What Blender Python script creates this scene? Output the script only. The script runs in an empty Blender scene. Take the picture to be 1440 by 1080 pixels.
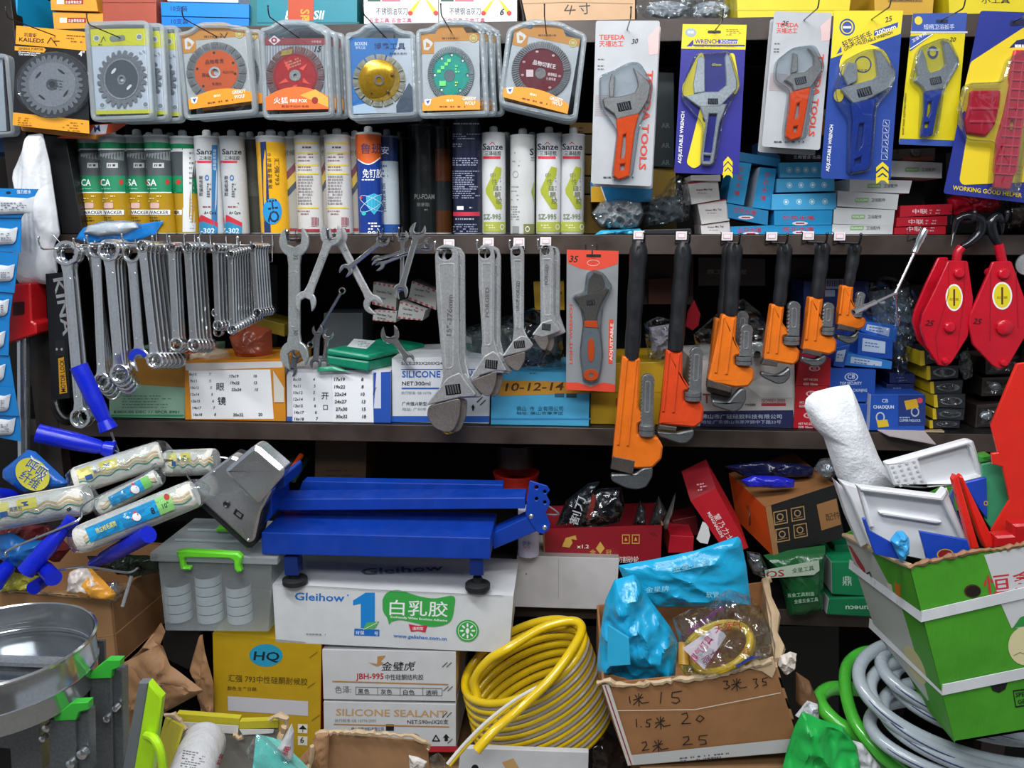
import bpy, bmesh, math, random
from mathutils import Vector, Matrix, noise
from mathutils.geometry import tessellate_polygon
V = Vector
PI = math.pi
rnd = random.Random(7)
SC = bpy.context.scene
COL = SC.collection

# ---------------------------------------------------------------- camera
FPX = 1130.0
CAM = V((0.0, -1.62, 1.58))
YAW, PITCH = math.radians(3.8), math.radians(11.0)
cd = bpy.data.cameras.new('camera')
cam = bpy.data.objects.new('camera', cd)
COL.objects.link(cam)
cd.sensor_width = 36
cd.lens = 36 * FPX / 1440
cd.clip_start = 0.02
cam.location = CAM
cam.rotation_euler = (PI / 2 - PITCH, 0, YAW)
SC.camera = cam
_R = cam.rotation_euler.to_matrix()
RIGHT, UP, FWD = _R @ V((1, 0, 0)), _R @ V((0, 1, 0)), _R @ V((0, 0, -1))

# ---------------------------------------------------------------- world, lamps, exposure
wd = bpy.data.worlds.new('room_ambience')
SC.world = wd
wd.use_nodes = True
wd.node_tree.nodes['Background'].inputs[0].default_value = (0.80, 0.88, 1.0, 1)
wd.node_tree.nodes['Background'].inputs[1].default_value = 0.40

def area(name, loc, aim, sx, sy, power, col=(1, 1, 1)):
 l = bpy.data.lights.new(name, 'AREA')
 l.shape = 'RECTANGLE'
 l.size, l.size_y, l.energy, l.color = sx, sy, power, col
 o = bpy.data.objects.new(name, l)
 COL.objects.link(o)
 o.location = loc
 o.rotation_euler = (V(aim) - V(loc)).to_track_quat('-Z', 'Y').to_euler()

area('shop_tube_light', (-0.55, -1.05, 2.75), (-0.1, 0.0, 1.2), 1.25, 0.10, 30, (0.97, 0.985, 1.0))
area('shop_tube_light.001', (0.75, -1.35, 2.80), (0.4, 0.0, 1.2), 1.25, 0.10, 17, (0.97, 0.985, 1.0))
area('shop_front_light', (-0.3, -2.5, 2.98), (0.0, 0.0, 1.1), 1.8, 0.5, 46, (0.96, 0.98, 1.0))
SC.view_settings.view_transform = 'Standard'
SC.view_settings.look = 'None'
SC.view_settings.gamma = 1
SC.view_settings.use_curve_mapping = False
SC.view_settings.exposure = -0.2

# ---------------------------------------------------------------- pixel rays to real places
def ray(px, py):
 return FWD * FPX + RIGHT * (px - 720) + UP * (540 - py)

def P(px, py, Y=0.0):
 d = ray(px, py)
 return CAM + d * ((Y - CAM.y) / d.y)

def mpp(px, py, Y=0.0):
 return (Y - CAM.y) / ray(px, py).y * 1.0

def crop(s, ox, oy):
 def f(*a):
  if len(a) == 2 and not hasattr(a[0], '__len__'):
   return (ox + a[0] / s, oy + a[1] / s)
  pts = a[0] if len(a) == 1 else a
  return [(ox + x / s, oy + y / s) for x, y in pts]
 f.s = s
 return f

T1, T2, T3, T4 = crop(4, 0, 0), crop(4, 360, 0), crop(4, 700, 0), crop(3.789, 1060, 0)
T5, T6, T7, T8 = crop(4, 0, 170), crop(4, 350, 170), crop(4, 660, 170), crop(3, 960, 180)
U1, U2, U3, U4 = crop(3.485, 0, 310), crop(3.482, 360, 310), crop(3.273, 580, 310), crop(2.768, 840, 310)
U5, U6, U7, U8 = crop(3.272, 1120, 290), crop(3.485, 0, 490), crop(3.13, 340, 600), crop(2.88, 740, 600)
V1, V2, V3, V4 = crop(3.178, 0, 740), crop(3.273, 280, 860), crop(4.5, 620, 840), crop(3.178, 820, 740)
V5, V6, V8 = crop(3.6, 1100, 520), crop(3.375, 1120, 760), crop(3.273, 1000, 330)
W1, W5, W7, W8 = crop(6, 0, 0), crop(3.6, 0, 560), crop(4.966, 1150, 600), crop(5.143, 180, 980)

class Pl:
 curved = False

 def __init__(s, p0, n):
  s.p, s.n = V(p0), V(n).normalized()
  if s.n.dot(CAM - s.p) < 0:
   s.n = -s.n

 def at(s, px, py, off=0.0):
  d = ray(px, py)
  return CAM + d * ((s.p - CAM).dot(s.n) / d.dot(s.n)) + s.n * off

def PY(Y):
 return Pl((0, Y, 0), (0, -1, 0))

def PZ(z):
 return Pl((0, 0, z), (0, 0, 1))

def P3(a, b, c):
 a, b, c = P(*a), P(*b), P(*c)
 return Pl(a, (b - a).cross(c - a))

class Cy:
 curved = True

 def __init__(s, a, b, r):
  s.a, s.b, s.r = V(a), V(b), r
  s.d = (s.b - s.a).normalized()

 def at(s, px, py, off=0.0):
  d = ray(px, py).normalized()
  o = CAM - s.a
  dp, op = d - s.d * d.dot(s.d), o - s.d * o.dot(s.d)
  A, B, C = dp.dot(dp), dp.dot(op), op.dot(op) - s.r ** 2
  D = B * B - A * C
  t = (-B - math.sqrt(max(D, 0))) / A
  q = CAM + d * t
  foot = s.a + s.d * (q - s.a).dot(s.d)
  nr = (q - foot)
  nr.normalize()
  return foot + nr * (s.r + off)

# ---------------------------------------------------------------- materials
MATS = {}

def lin(h):
 h = h.lstrip('#')
 return tuple(((int(h[i:i + 2], 16) / 255 + 0.055) / 1.055) ** 2.4 if int(h[i:i + 2], 16) > 10 else int(h[i:i + 2], 16) / 3294.6 for i in (0, 2, 4))

def M(h, kind='card', rough=None, name=None):
 key = (h, kind, rough)
 if key in MATS:
  return MATS[key]
 m = bpy.data.materials.new(name or (kind + '_' + h.lstrip('#')))
 MATS[key] = m
 m.use_nodes = True
 nt = m.node_tree
 N, L = nt.nodes, nt.links
 b = N['Principled BSDF']
 out = N['Material Output']
 c = lin(h)
 tc = N.new('ShaderNodeTexCoord')

 def noi(scale, detail=4, vec=None, dist=0):
  n = N.new('ShaderNodeTexNoise')
  n.inputs['Scale'].default_value = scale
  n.inputs['Detail'].default_value = detail
  n.inputs['Distortion'].default_value = dist
  L.new(vec or tc.outputs['Object'], n.inputs['Vector'])
  return n.outputs['Fac']

 def var(fac, lo, hi, mn=.35, mx=.65):
  r = N.new('ShaderNodeMapRange')
  r.inputs['From Min'].default_value, r.inputs['From Max'].default_value = mn, mx
  r.inputs['To Min'].default_value, r.inputs['To Max'].default_value = lo, hi
  L.new(fac, r.inputs['Value'])
  return r.outputs[0]

 def colour(fac, amt):
  x = N.new('ShaderNodeMix')
  x.data_type = 'RGBA'
  x.inputs[6].default_value = (*c, 1)
  x.inputs[7].default_value = (*[v * (1 - amt) for v in c], 1)
  L.new(var(fac, 0, 1), x.inputs[0])
  L.new(x.outputs[2], b.inputs['Base Color'])

 def bump(fac, st, dist=.001):
  n = N.new('ShaderNodeBump')
  n.inputs['Strength'].default_value = st
  n.inputs['Distance'].default_value = dist
  L.new(fac, n.inputs['Height'])
  L.new(n.outputs[0], b.inputs['Normal'])
  return n.outputs[0]
 b.inputs['Base Color'].default_value = (*c, 1)
 R = {'card': .42, 'carton': .62, 'plastic': .33, 'gloss': .12, 'paint': .3, 'chrome': .16, 'steel': .34, 'cast': .45, 'film': .22,
         'clear': .1, 'milky': .25, 'cloth': .9, 'shelf': .42, 'rubber': .6, 'wall': .8, 'ink': .5, 'hose': .25}.get(kind, .5)
 R = rough if rough is not None else R
 b.inputs['Roughness'].default_value = R
 if kind in ('card', 'ink'):
  if kind == 'card':
   colour(noi(30), .07)
   bump(noi(120, 2), .12)
 elif kind == 'carton':
  colour(noi(14, 6), .16)
  mp = N.new('ShaderNodeMapping')
  mp.inputs['Scale'].default_value = (1, 1, .06)
  L.new(tc.outputs['Object'], mp.inputs[0])
  a = noi(240, 1, mp.outputs[0])
  k = noi(18, 5)
  ad = N.new('ShaderNodeMath')
  ad.operation = 'MULTIPLY_ADD'
  ad.inputs[1].default_value = 5
  L.new(k, ad.inputs[0])
  L.new(a, ad.inputs[2])
  bump(ad.outputs[0], .35, .0012)
 elif kind in ('plastic', 'gloss', 'paint', 'rubber', 'hose'):
  colour(noi(22, 5), .10 if kind != 'paint' else .16)
  bump(noi(60 if kind == 'paint' else 160, 3), .10)
  L.new(var(noi(35), R * .8, R * 1.3), b.inputs['Roughness'])
  if kind == 'hose':
   b.inputs['Coat Weight'].default_value = .6
   b.inputs['Coat Roughness'].default_value = .1
 elif kind in ('chrome', 'steel', 'cast'):
  b.inputs['Metallic'].default_value = .92 if kind == 'chrome' else .7
  colour(noi(260, 3), .10 if kind == 'chrome' else .22)
  L.new(var(noi(9, 2), R * .8, R * 1.3), b.inputs['Roughness'])
  bump(noi(140 if kind != 'cast' else 300, 4), .04 if kind == 'chrome' else .10)
 elif kind == 'film':
  colour(noi(20), .1)
  k = noi(26, 3, None, 1.5)
  bump(k, .5, .004)
 elif kind == 'cloth':
  colour(noi(30, 6), .2)
  bump(noi(220, 5), .6, .003)
  b.inputs['Sheen Weight'].default_value = .3
 elif kind == 'shelf':
  colour(noi(9, 8, None, .6), .55)
  L.new(var(noi(12, 6), .3, .6), b.inputs['Roughness'])
  bump(noi(80, 4), .15)
 elif kind == 'wall':
  colour(noi(3, 6), .15)
 elif kind in ('clear', 'milky'):
  N.remove(b)
  tr = N.new('ShaderNodeBsdfTransparent')
  tr.inputs[0].default_value = (*c, 1)
  gl = N.new('ShaderNodeBsdfGlossy')
  gl.inputs['Roughness'].default_value = R
  fr = N.new('ShaderNodeLayerWeight')
  fr.inputs[0].default_value = .35
  bp = N.new('ShaderNodeBump')
  bp.inputs['Strength'].default_value = .8 if R > .07 else .12
  bp.inputs['Distance'].default_value = .004
  L.new(noi(22 if kind == 'clear' else 40, 3, None, 1.2), bp.inputs['Height'])
  L.new(bp.outputs[0], fr.inputs['Normal'])
  L.new(bp.outputs[0], gl.inputs['Normal'])
  mr = var(fr.outputs['Facing'], .07, .55, 0, 1)
  mx = N.new('ShaderNodeMixShader')
  L.new(mr, mx.inputs[0])
  L.new(tr.outputs[0], mx.inputs[1])
  L.new(gl.outputs[0], mx.inputs[2])
  last = mx.outputs[0]
  if kind == 'milky':
   df = N.new('ShaderNodeBsdfDiffuse')
   df.inputs[0].default_value = (*c, 1)
   tl = N.new('ShaderNodeBsdfTranslucent')
   tl.inputs[0].default_value = (*c, 1)
   m2 = N.new('ShaderNodeMixShader')
   m2.inputs[0].default_value = .4
   L.new(df.outputs[0], m2.inputs[1])
   L.new(tl.outputs[0], m2.inputs[2])
   m3 = N.new('ShaderNodeMixShader')
   m3.inputs[0].default_value = .38 if R > .22 else .24
   L.new(last, m3.inputs[1])
   L.new(m2.outputs[0], m3.inputs[2])
   last = m3.outputs[0]
  L.new(last, out.inputs[0])
 return m

def I(h):
 return M(h, 'ink')

CLEAR = M('#f2f6f8', 'clear')
CLEARS = M('#f6f9fb', 'clear', .05)
def I(h):
 return M(h, 'ink')

KRAFT = M('#b08a62', 'carton')
KRAFTL = M('#cbb08c', 'carton')
MILK = M('#dfe6ea', 'milky')
CHROME = M('#e4e6e8', 'chrome')
CHROME2 = M('#c0c3c6', 'chrome', .25)
DCHROME = M('#8a8d91', 'steel')
STEEL = M('#b4b7ba', 'steel')
CAST = M('#6c6f72', 'cast')
BLACK = M('#0c0c0e', 'plastic')
INK = I('#141416')
WHT = I('#f0f1f2')

# ---------------------------------------------------------------- mesh builder
TXT = {}
WORLDPOS = {}

def text2d(s):
 if s not in TXT:
  c = bpy.data.curves.new('t', 'FONT')
  c.body = s
  c.resolution_u = 2
  c.offset = .006 if any(ord(ch) > 0x2e80 for ch in s) else .018
  o = bpy.data.objects.new('t', c)
  COL.objects.link(o)
  m = bpy.data.meshes.new_from_object(o.evaluated_get(bpy.context.evaluated_depsgraph_get()))
  vs = [(v.co.x, v.co.y) for v in m.vertices]
  fs = [tuple(p.vertices) for p in m.polygons]
  bpy.data.objects.remove(o)
  bpy.data.curves.remove(c)
  bpy.data.meshes.remove(m)
  TXT[s] = (vs, fs)
 return TXT[s]

def slice2d(vs, fs, step):
 bm = bmesh.new()
 bv = [bm.verts.new((x, y, 0)) for x, y in vs]
 for f in fs:
  try:
   bm.faces.new([bv[i] for i in f])
  except ValueError:
   pass
 x0, x1 = min(v[0] for v in vs), max(v[0] for v in vs)
 x = x0 + step
 while x < x1:
  bmesh.ops.bisect_plane(bm, geom=bm.verts[:] + bm.edges[:] + bm.faces[:], plane_co=(x, 0, 0), plane_no=(1, 0, 0), dist=1e-4)
  x += step
 bm.verts.index_update()
 r = [(v.co.x, v.co.y) for v in bm.verts], [tuple(v.index for v in f.verts) for f in bm.faces]
 bm.free()
 return r

def inset(pts, c):
 n = len(pts)
 A = sum(pts[i][0] * pts[(i + 1) % n][1] - pts[(i + 1) % n][0] * pts[i][1] for i in range(n))
 sg = 1 if A > 0 else -1
 out = []
 for i in range(n):
  p, q, r = V(pts[i - 1]), V(pts[i]), V(pts[(i + 1) % n])
  a, b = (q - p), (r - q)
  a = a.normalized() if a.length > 1e-9 else V((1, 0))
  b = b.normalized() if b.length > 1e-9 else a
  na, nb = V((-a.y, a.x)) * sg, V((-b.y, b.x)) * sg
  m = na + nb
  m = m.normalized() if m.length > 1e-6 else na
  k = 1 / max(.45, m.dot(na))
  out.append((q.x + m.x * c * k, q.y + m.y * c * k))
 return out

def ell(cx, cy, rx, ry=None, n=24, rot=0, a0=0, a1=2 * PI):
 ry = ry or rx
 full = abs(a1 - a0 - 2 * PI) < 1e-6
 k = n if full else n + 1
 r = []
 for i in range(k):
  t = a0 + (a1 - a0) * i / n
  x, y = rx * math.cos(t), ry * math.sin(t)
  r.append((cx + x * math.cos(rot) - y * math.sin(rot), cy + x * math.sin(rot) + y * math.cos(rot)))
 return r

def rrect(q, r, n=4):
 """round the corners of a quad (or any polygon) of pixel points"""
 out = []
 k = len(q)
 for i in range(k):
  p, c, nx = V(q[i - 1]), V(q[i]), V(q[(i + 1) % k])
  a = c + (p - c).normalized() * min(r, (p - c).length * .49)
  b = c + (nx - c).normalized() * min(r, (nx - c).length * .49)
  for j in range(n + 1):
   t = j / n
   w = a * (1 - t) ** 2 + c * 2 * t * (1 - t) + b * t * t
   out.append((w.x, w.y))
 return out

def quadpt(q, u, v):
 a = V(q[0]).lerp(V(q[1]), u)
 b = V(q[3]).lerp(V(q[2]), u)
 return tuple(a.lerp(b, v))

def subq(q, u0, v0, u1, v1):
 return [quadpt(q, u0, v0), quadpt(q, u1, v0), quadpt(q, u1, v1), quadpt(q, u0, v1)]

def spline(pts, n=8):
 pts = [V(p) for p in pts]
 out = []
 P0 = [pts[0]] + pts + [pts[-1]]
 for i in range(1, len(P0) - 2):
  a, b, c, d = P0[i - 1:i + 3]
  for j in range(n):
   t = j / n
   out.append(.5 * ((2 * b) + (c - a) * t + (2 * a - 5 * b + 4 * c - d) * t * t + (3 * b - a - 3 * c + d) * t ** 3))
 out.append(pts[-1])
 return out

class B:
 def __init__(s):
  s.v, s.f, s.m, s.mats, s.lay, s.zmin = [], [], [], [], 0, None

 def mi(s, mat):
  if mat not in s.mats:
   s.mats.append(mat)
  return s.mats.index(mat)

 def add(s, vs, fs, mat):
  o = len(s.v)
  k = s.mi(mat)
  s.v += [tuple(v) for v in vs]
  s.f += [tuple(i + o for i in f) for f in fs]
  s.m += [k] * len(fs)
  return s

 # ---- solids
 def prism(s, loops, S, th, mat, ch=0, off=0, side=None):
  if not isinstance(loops[0][0], (tuple, list)):
   loops = [loops]
  if not isinstance(S, (Pl, Cy)):
   S = PY(S)
  c0 = loops[0][0]
  d = ray(*c0)
  k = (S.at(*c0) - CAM).length / d.length
  front, rings = [], []
  for i, lp in enumerate(loops):
   ins = inset(lp, (ch / k) * (1 if i == 0 else -1)) if ch else lp
   front.append([S.at(x, y, off) for x, y in ins])
   rings.append(([S.at(x, y, off - ch) for x, y in lp], [S.at(x, y, off) - S.n * th for x, y in lp]))
  flat2 = [[V((x, y, 0)) for x, y in lp] for lp in loops]
  tri = tessellate_polygon(flat2)
  fl = [p for lp in front for p in lp]
  bk = [p for r in rings for p in r[1]]
  s.add(fl, tri, mat)
  s.add(bk, tri, side or mat)
  for fr, (r0, r1) in zip(front, rings):
   n = len(fr)
   if ch:
    s.add(fr + r0 + r1, [(j, (j + 1) % n, n + (j + 1) % n, n + j) for j in range(n)] + [(n + j, n + (j + 1) % n, 2 * n + (j + 1) % n, 2 * n + j) for j in range(n)], side or mat)
   else:
    s.add(fr + r1, [(j, (j + 1) % n, n + (j + 1) % n, n + j) for j in range(n)], side or mat)
  return s

 def hexa(s, q, ext, mat, faces=None):
  q = [V(p) for p in q]
  e = V(ext)
  vs = q + [p + e for p in q]
  F = {'front': (0, 3, 2, 1), 'back': (4, 5, 6, 7), 'top': (0, 1, 5, 4), 'bottom': (3, 7, 6, 2), 'left': (0, 4, 7, 3), 'right': (1, 2, 6, 5)}
  faces = faces or {}
  for k, f in F.items():
   mt = faces.get(k, mat)
   if mt is None:
    continue
   s.add([vs[i] for i in f], [(0, 1, 2, 3)], mt)
  return s

 def box(s, c, d, mat, rot=None):
  c, d = V(c), V(d) / 2
  R = rot or Matrix.Identity(3)
  vs = [c + R @ V((x * d.x, y * d.y, z * d.z)) for x in (-1, 1) for y in (-1, 1) for z in (-1, 1)]
  return s.add(vs, [(0, 1, 3, 2), (4, 6, 7, 5), (0, 4, 5, 1), (2, 3, 7, 6), (0, 2, 6, 4), (1, 5, 7, 3)], mat)

 def lathe(s, a, b, prof, mat, seg=28, cap=True):
  """profile [(t along a->b in metres, r[, mat])]"""
  a, b = V(a), V(b)
  d = (b - a).normalized()
  u = d.orthogonal().normalized()
  w = d.cross(u)
  n = len(prof)
  vs = []
  for p in prof:
   for j in range(seg):
    t = 2 * PI * j / seg
    vs.append(a + d * p[0] + (u * math.cos(t) + w * math.sin(t)) * max(p[1], 1e-5))
  o = len(s.v)
  s.v += [tuple(v) for v in vs]
  for i in range(n - 1):
   mt = prof[i + 1][2] if len(prof[i + 1]) > 2 else mat
   k = s.mi(mt)
   for j in range(seg):
    s.f.append((o + i * seg + j, o + i * seg + (j + 1) % seg, o + (i + 1) * seg + (j + 1) % seg, o + (i + 1) * seg + j))
    s.m.append(k)
  if cap:
   for i, mt in ((0, mat), (n - 1, mat)):
    if prof[i][1] > 1e-4:
     s.f.append(tuple(o + i * seg + j for j in range(seg)))
     s.m.append(s.mi(mt))
  return s

 def tube(s, path, r, mat, seg=8, closed=False):
  path = [V(p) for p in path]
  n = len(path)
  rr = r if hasattr(r, '__len__') else [r] * n
  T = [(path[min(i + 1, n - 1)] - path[max(i - 1, 0)]).normalized() for i in range(n)]
  u = T[0].orthogonal().normalized()
  vs = []
  for i in range(n):
   u = (u - T[i] * u.dot(T[i]))
   u = u.normalized() if u.length > 1e-6 else T[i].orthogonal().normalized()
   w = T[i].cross(u)
   for j in range(seg):
    a = 2 * PI * j / seg
    vs.append(path[i] + (u * math.cos(a) + w * math.sin(a)) * rr[i])
  fs = [(i * seg + j, i * seg + (j + 1) % seg, (i + 1) * seg + (j + 1) % seg, (i + 1) * seg + j) for i in range(n - 1) for j in range(seg)]
  if not closed:
   fs += [tuple(range(seg)), tuple((n - 1) * seg + j for j in range(seg))]
  return s.add(vs, fs, mat)

 def ball(s, c, r, mat, seg=12):
  c = V(c)
  r = V((r, r, r)) if not hasattr(r, '__len__') else V(r)
  vs, fs = [], []
  for i in range(seg // 2 + 1):
   th = PI * i / (seg // 2)
   for j in range(seg):
    a = 2 * PI * j / seg
    vs.append(c + V((r.x * math.sin(th) * math.cos(a), r.y * math.sin(th) * math.sin(a), r.z * math.cos(th))))
  for i in range(seg // 2):
   for j in range(seg):
    fs.append((i * seg + j, i * seg + (j + 1) % seg, (i + 1) * seg + (j + 1) % seg, (i + 1) * seg + j))
  return s.add(vs, fs, mat)

 def pillow(s, out, S, bulge, mat, rings=12, amp=0.0, freq=30, n=72, back=.35, seed=0, flat=2.2, ay=1.0):
  if not isinstance(S, (Pl, Cy)):
   S = PY(S)
  freq, amp = freq * 1.5, amp * .75
  per = [0]
  m = len(out)
  for i in range(m):
   per.append(per[-1] + (V(out[(i + 1) % m]) - V(out[i])).length)
  pts = []
  for k in range(n):
   t = per[-1] * k / n
   i = max(j for j in range(m) if per[j] <= t + 1e-9)
   f = (t - per[i]) / max(per[i + 1] - per[i], 1e-9)
   pts.append(V(out[i]).lerp(V(out[(i + 1) % m]), f))
  cx = sum(p.x for p in pts) / n
  cy = sum(p.y for p in pts) / n
  c = V((cx, cy))
  vs = []
  for sd in (1, -1):
   for i in range(rings + 1):
    t = i / rings
    for p in pts:
     q = c + (p - c) * t
     w = max(0, 1 - t ** flat)
     z = bulge * math.sqrt(w) * (1 if sd > 0 else -back)
     if amp:
      nn = noise.noise(V((q.x / freq, q.y / freq / ay, seed * 7.3 + sd)))
      n2 = noise.noise(V((q.x / freq * 2.7, q.y / freq / ay * 2.3, seed * 3.1 + 9)))
      z += amp * ((1 - 2.2 * abs(nn)) + .3 * (1 - 2.4 * abs(n2)) - .6) * min(1, w * 3 + .15) * (1 if sd > 0 else .5)
     vs.append(S.at(q.x, q.y, 0) + S.n * z)
  fs = []
  for sd in (0, 1):
   o = sd * (rings + 1) * n
   for i in range(rings):
    for j in range(n):
     fs.append((o + i * n + j, o + i * n + (j + 1) % n, o + (i + 1) * n + (j + 1) % n, o + (i + 1) * n + j))
  return s.add(vs, fs, mat)

 # ---- flat print
 def _e2(s, vs, fs, S, mat, step=4):
  if not isinstance(S, (Pl, Cy)):
   S = PY(S)
  if S.curved:
   vs, fs = slice2d(vs, fs, step)
  s.lay += 1
  o = .00035 + .00006 * s.lay
  w = [S.at(x, y, o) for x, y in vs]
  if s.zmin is not None:
   for p in w:
    p.z = max(p.z, s.zmin)
  return s.add(w, fs, mat)

 def pg(s, S, pts, mat, holes=()):
  lp = [list(pts)] + [list(h) for h in holes]
  tri = tessellate_polygon([[V((x, y, 0)) for x, y in l] for l in lp])
  return s._e2([p for l in lp for p in l], tri, S, mat)

 def rc(s, S, x0, y0, x1, y1, mat):
  return s.pg(S, [(x0, y0), (x1, y0), (x1, y1), (x0, y1)], mat)

 def el(s, S, cx, cy, rx, ry, mat, rot=0, n=24, ri=0):
  return s.pg(S, ell(cx, cy, rx, ry, n, rot), mat, [ell(cx, cy, rx * ri, ry * ri, n, rot)] if ri else ())

 def ln(s, S, pts, w, mat):
  """ink stroke through pixel points"""
  for a, b in zip(pts, pts[1:]):
   d = V(b) - V(a)
   if d.length < 1e-6:
    continue
   d = d.normalized()
   nn = V((-d.y, d.x)) * w / 2
   a2, b2 = V(a) - d * w * .3, V(b) + d * w * .3
   s.add([S.at(*p, .0006 + .00006 * s.lay) for p in (a2 + nn, b2 + nn, b2 - nn, a2 - nn)], [(0, 1, 2, 3)], mat)
  s.lay += 1
  return s

 def tx(s, S, st, x, y, h, mat, ang=0, al='l', sx=1.0, sk=0.0, vert=False, w=None, dn=None):
  """text with cap height h px, baseline start (x,y); w = wanted width in px; dn = (dx,dy) px of the glyph's up direction"""
  if vert:
   for i, chh in enumerate(st):
    s.tx(S, chh, x, y + i * h * 1.25, h, mat, ang, 'c', sx)
   return s
  vs, fs = text2d(st)
  if not vs:
   return s
  x0, x1 = min(v[0] for v in vs), max(v[0] for v in vs)
  k = h / (.82 if any(ord(ch) > 0x2e80 for ch in st) else .7)
  kx = k * sx if w is None else w / (x1 - x0)
  ofs = x0 if al == 'l' else (x0 + x1) / 2 if al == 'c' else x1
  ca, sa = math.cos(math.radians(ang)), math.sin(math.radians(ang))
  out = []
  for vx, vy in vs:
   u, v_ = (vx - ofs) * kx + vy * k * sk, vy * k
   out.append((x + u * ca + v_ * sa, y + u * sa - v_ * ca))
  return s._e2(out, fs, S, mat)

 def lines(s, S, x0, y0, x1, n, dy, mat, h=1.6, seed=1, ang=0, dens=.75):
  """rows of tiny unreadable print"""
  r = random.Random(seed)
  vs, fs = [], []
  ca, sa = math.cos(math.radians(ang)), math.sin(math.radians(ang))
  for i in range(n):
   x = 0.0
   L_ = (x1 - x0) * r.uniform(.65, 1)
   while x < L_:
    w = r.uniform(1.2, 4.5)
    if r.random() < dens:
     k = len(vs)
     for a, b in ((x, 0), (min(x + w, L_), 0), (min(x + w, L_), h), (x, h)):
      b += i * dy
      vs.append((x0 + a * ca - b * sa, y0 + a * sa + b * ca))
     fs.append((k, k + 1, k + 2, k + 3))
    x += w + r.uniform(.6, 1.4)
  if vs:
   s._e2(vs, fs, S, mat)
  return s

 def build(s, name, parent=None, origin=None, bevel=0, smooth=35, seg=2):
  me = bpy.data.meshes.new(name)
  if origin is None:
   if parent is not None:
    xs = [v[0] for v in s.v]
    ys = [v[1] for v in s.v]
    zs = [v[2] for v in s.v]
    origin = V(((min(xs) + max(xs)) / 2, (min(ys) + max(ys)) / 2, (min(zs) + max(zs)) / 2))
   else:
    xs = [v[0] for v in s.v]
    ys = [v[1] for v in s.v]
    origin = V(((min(xs) + max(xs)) / 2, (min(ys) + max(ys)) / 2, min(v[2] for v in s.v)))
  origin = V(origin)
  me.from_pydata([(v[0] - origin.x, v[1] - origin.y, v[2] - origin.z) for v in s.v], [], s.f)
  for m in s.mats:
   me.materials.append(m)
  me.polygons.foreach_set('material_index', s.m)
  me.polygons.foreach_set('use_smooth', [not bevel] * len(s.f))
  me.validate()
  if not bevel:
   me.set_sharp_from_angle(angle=math.radians(smooth))
  me.update()
  o = bpy.data.objects.new(name, me)
  COL.objects.link(o)
  WORLDPOS[o] = origin
  if parent is not None:
   o.parent = parent
   o.location = origin - WORLDPOS[parent]
  else:
   o.location = origin
  if bevel:
   md = o.modifiers.new('bevel', 'BEVEL')
   md.width, md.segments, md.limit_method = bevel, seg, 'ANGLE'
   md.angle_limit = math.radians(40)
   wm = o.modifiers.new('weld', 'WELD')
   wm.merge_threshold = .00002
   o.modifiers.move(1, 0)
  return o

def tag(o, label, cat, group=None, kind=None):
 o['label'] = label
 o['category'] = cat
 if group:
  o['group'] = group
 if kind:
  o['kind'] = kind
 return o

def thing(name, label, cat, loc, group=None):
 o = bpy.data.objects.new(name, None)
 COL.objects.link(o)
 o.empty_display_size = .02
 o.location = loc
 WORLDPOS[o] = V(loc)
 return tag(o, label, cat, group)

def shiftcopy(root, dv, label=None, group=None):
 def cp(o, par):
  c = o.copy()
  COL.objects.link(c)
  if par is not None:
   c.parent = par
  for ch in [x for x in o.children]:
   cp(ch, c)
  return c
 c = cp(root, None)
 c.location = root.location + V(dv)
 WORLDPOS[c] = WORLDPOS[root] + V(dv)
 if label:
  c['label'] = label
 if group:
  c['group'] = group
 return c

def carton(name, label, cat, q, Y, dep, mat, pr=None, group=None, ext=None, top=None, side=None, bev=.0012, rest=None, parent=None):
 """closed box: front face = quad of pixels TL,TR,BR,BL at depth Y (number or 4), pushed back by dep"""
 if isinstance(mat, str):
  mat = M(mat)
 if isinstance(top, str):
  top = M(top)
 if isinstance(side, str):
  side = M(side)
 Ys = Y if hasattr(Y, '__len__') else [Y] * 4
 w = [P(x, y, yy) for (x, y), yy in zip(q, Ys)]
 if rest is not None:
  for i in (2, 3):
   w[i].z = rest + .0012
 e = V(ext) if ext else V((0, dep, 0))
 b = B()
 F = {}
 if top:
  F['top'] = top
 if side:
  F['left'] = F['right'] = side
 b.hexa(w, e, mat, F)
 if rest is not None:
  b.zmin = rest + .0014
 if pr:
  S = Pl(w[0], (w[1] - w[0]).cross(w[3] - w[0]))
  pr(b, S, q)
 o = b.build(name, parent, bevel=bev)
 return tag(o, label, cat, group) if parent is None else o

def rbox(x0, y0, x1, y1, dx=0):
 return [(x0, y0), (x1, y0), (x1 + dx, y1), (x0 + dx, y1)]

def Yz(px, py, z):
 return PZ(z).at(px, py).y

def torn(path, Y, r, mat, name='torn_edge', parent=None, seed=1):
 rr = random.Random(seed)
 pts = []
 for a, c in zip(path, path[1:]):
  n = max(2, int((V(c) - V(a)).length / 5))
  for i in range(n):
   q = V(a).lerp(V(c), i / n)
   pts.append(P(q.x + rr.uniform(-1, 1), q.y + rr.uniform(-1.6, 1.6), Y + rr.uniform(-.002, .002)))
 b = B()
 b.tube(pts, [r * rr.uniform(.5, 1.5) for _ in pts], mat, 6)
 return b.build(name, parent)

ZA, ZB, ZC, ZD = P(720, 30, 0).z, P(720, 330, 0).z, P(720, 600, 0).z, P(720, 845, 0).z
# ================================================================ the room and the shelving
FLOOR_Z = 0.0
XL, XR = -1.75, 1.75

def struct(name, b, **k):
 o = b.build(name, **k)
 o['kind'] = 'structure'
 o['label'] = k.get('label', name.replace('_', ' ') + ' of the small hardware shop')
 return o

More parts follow.
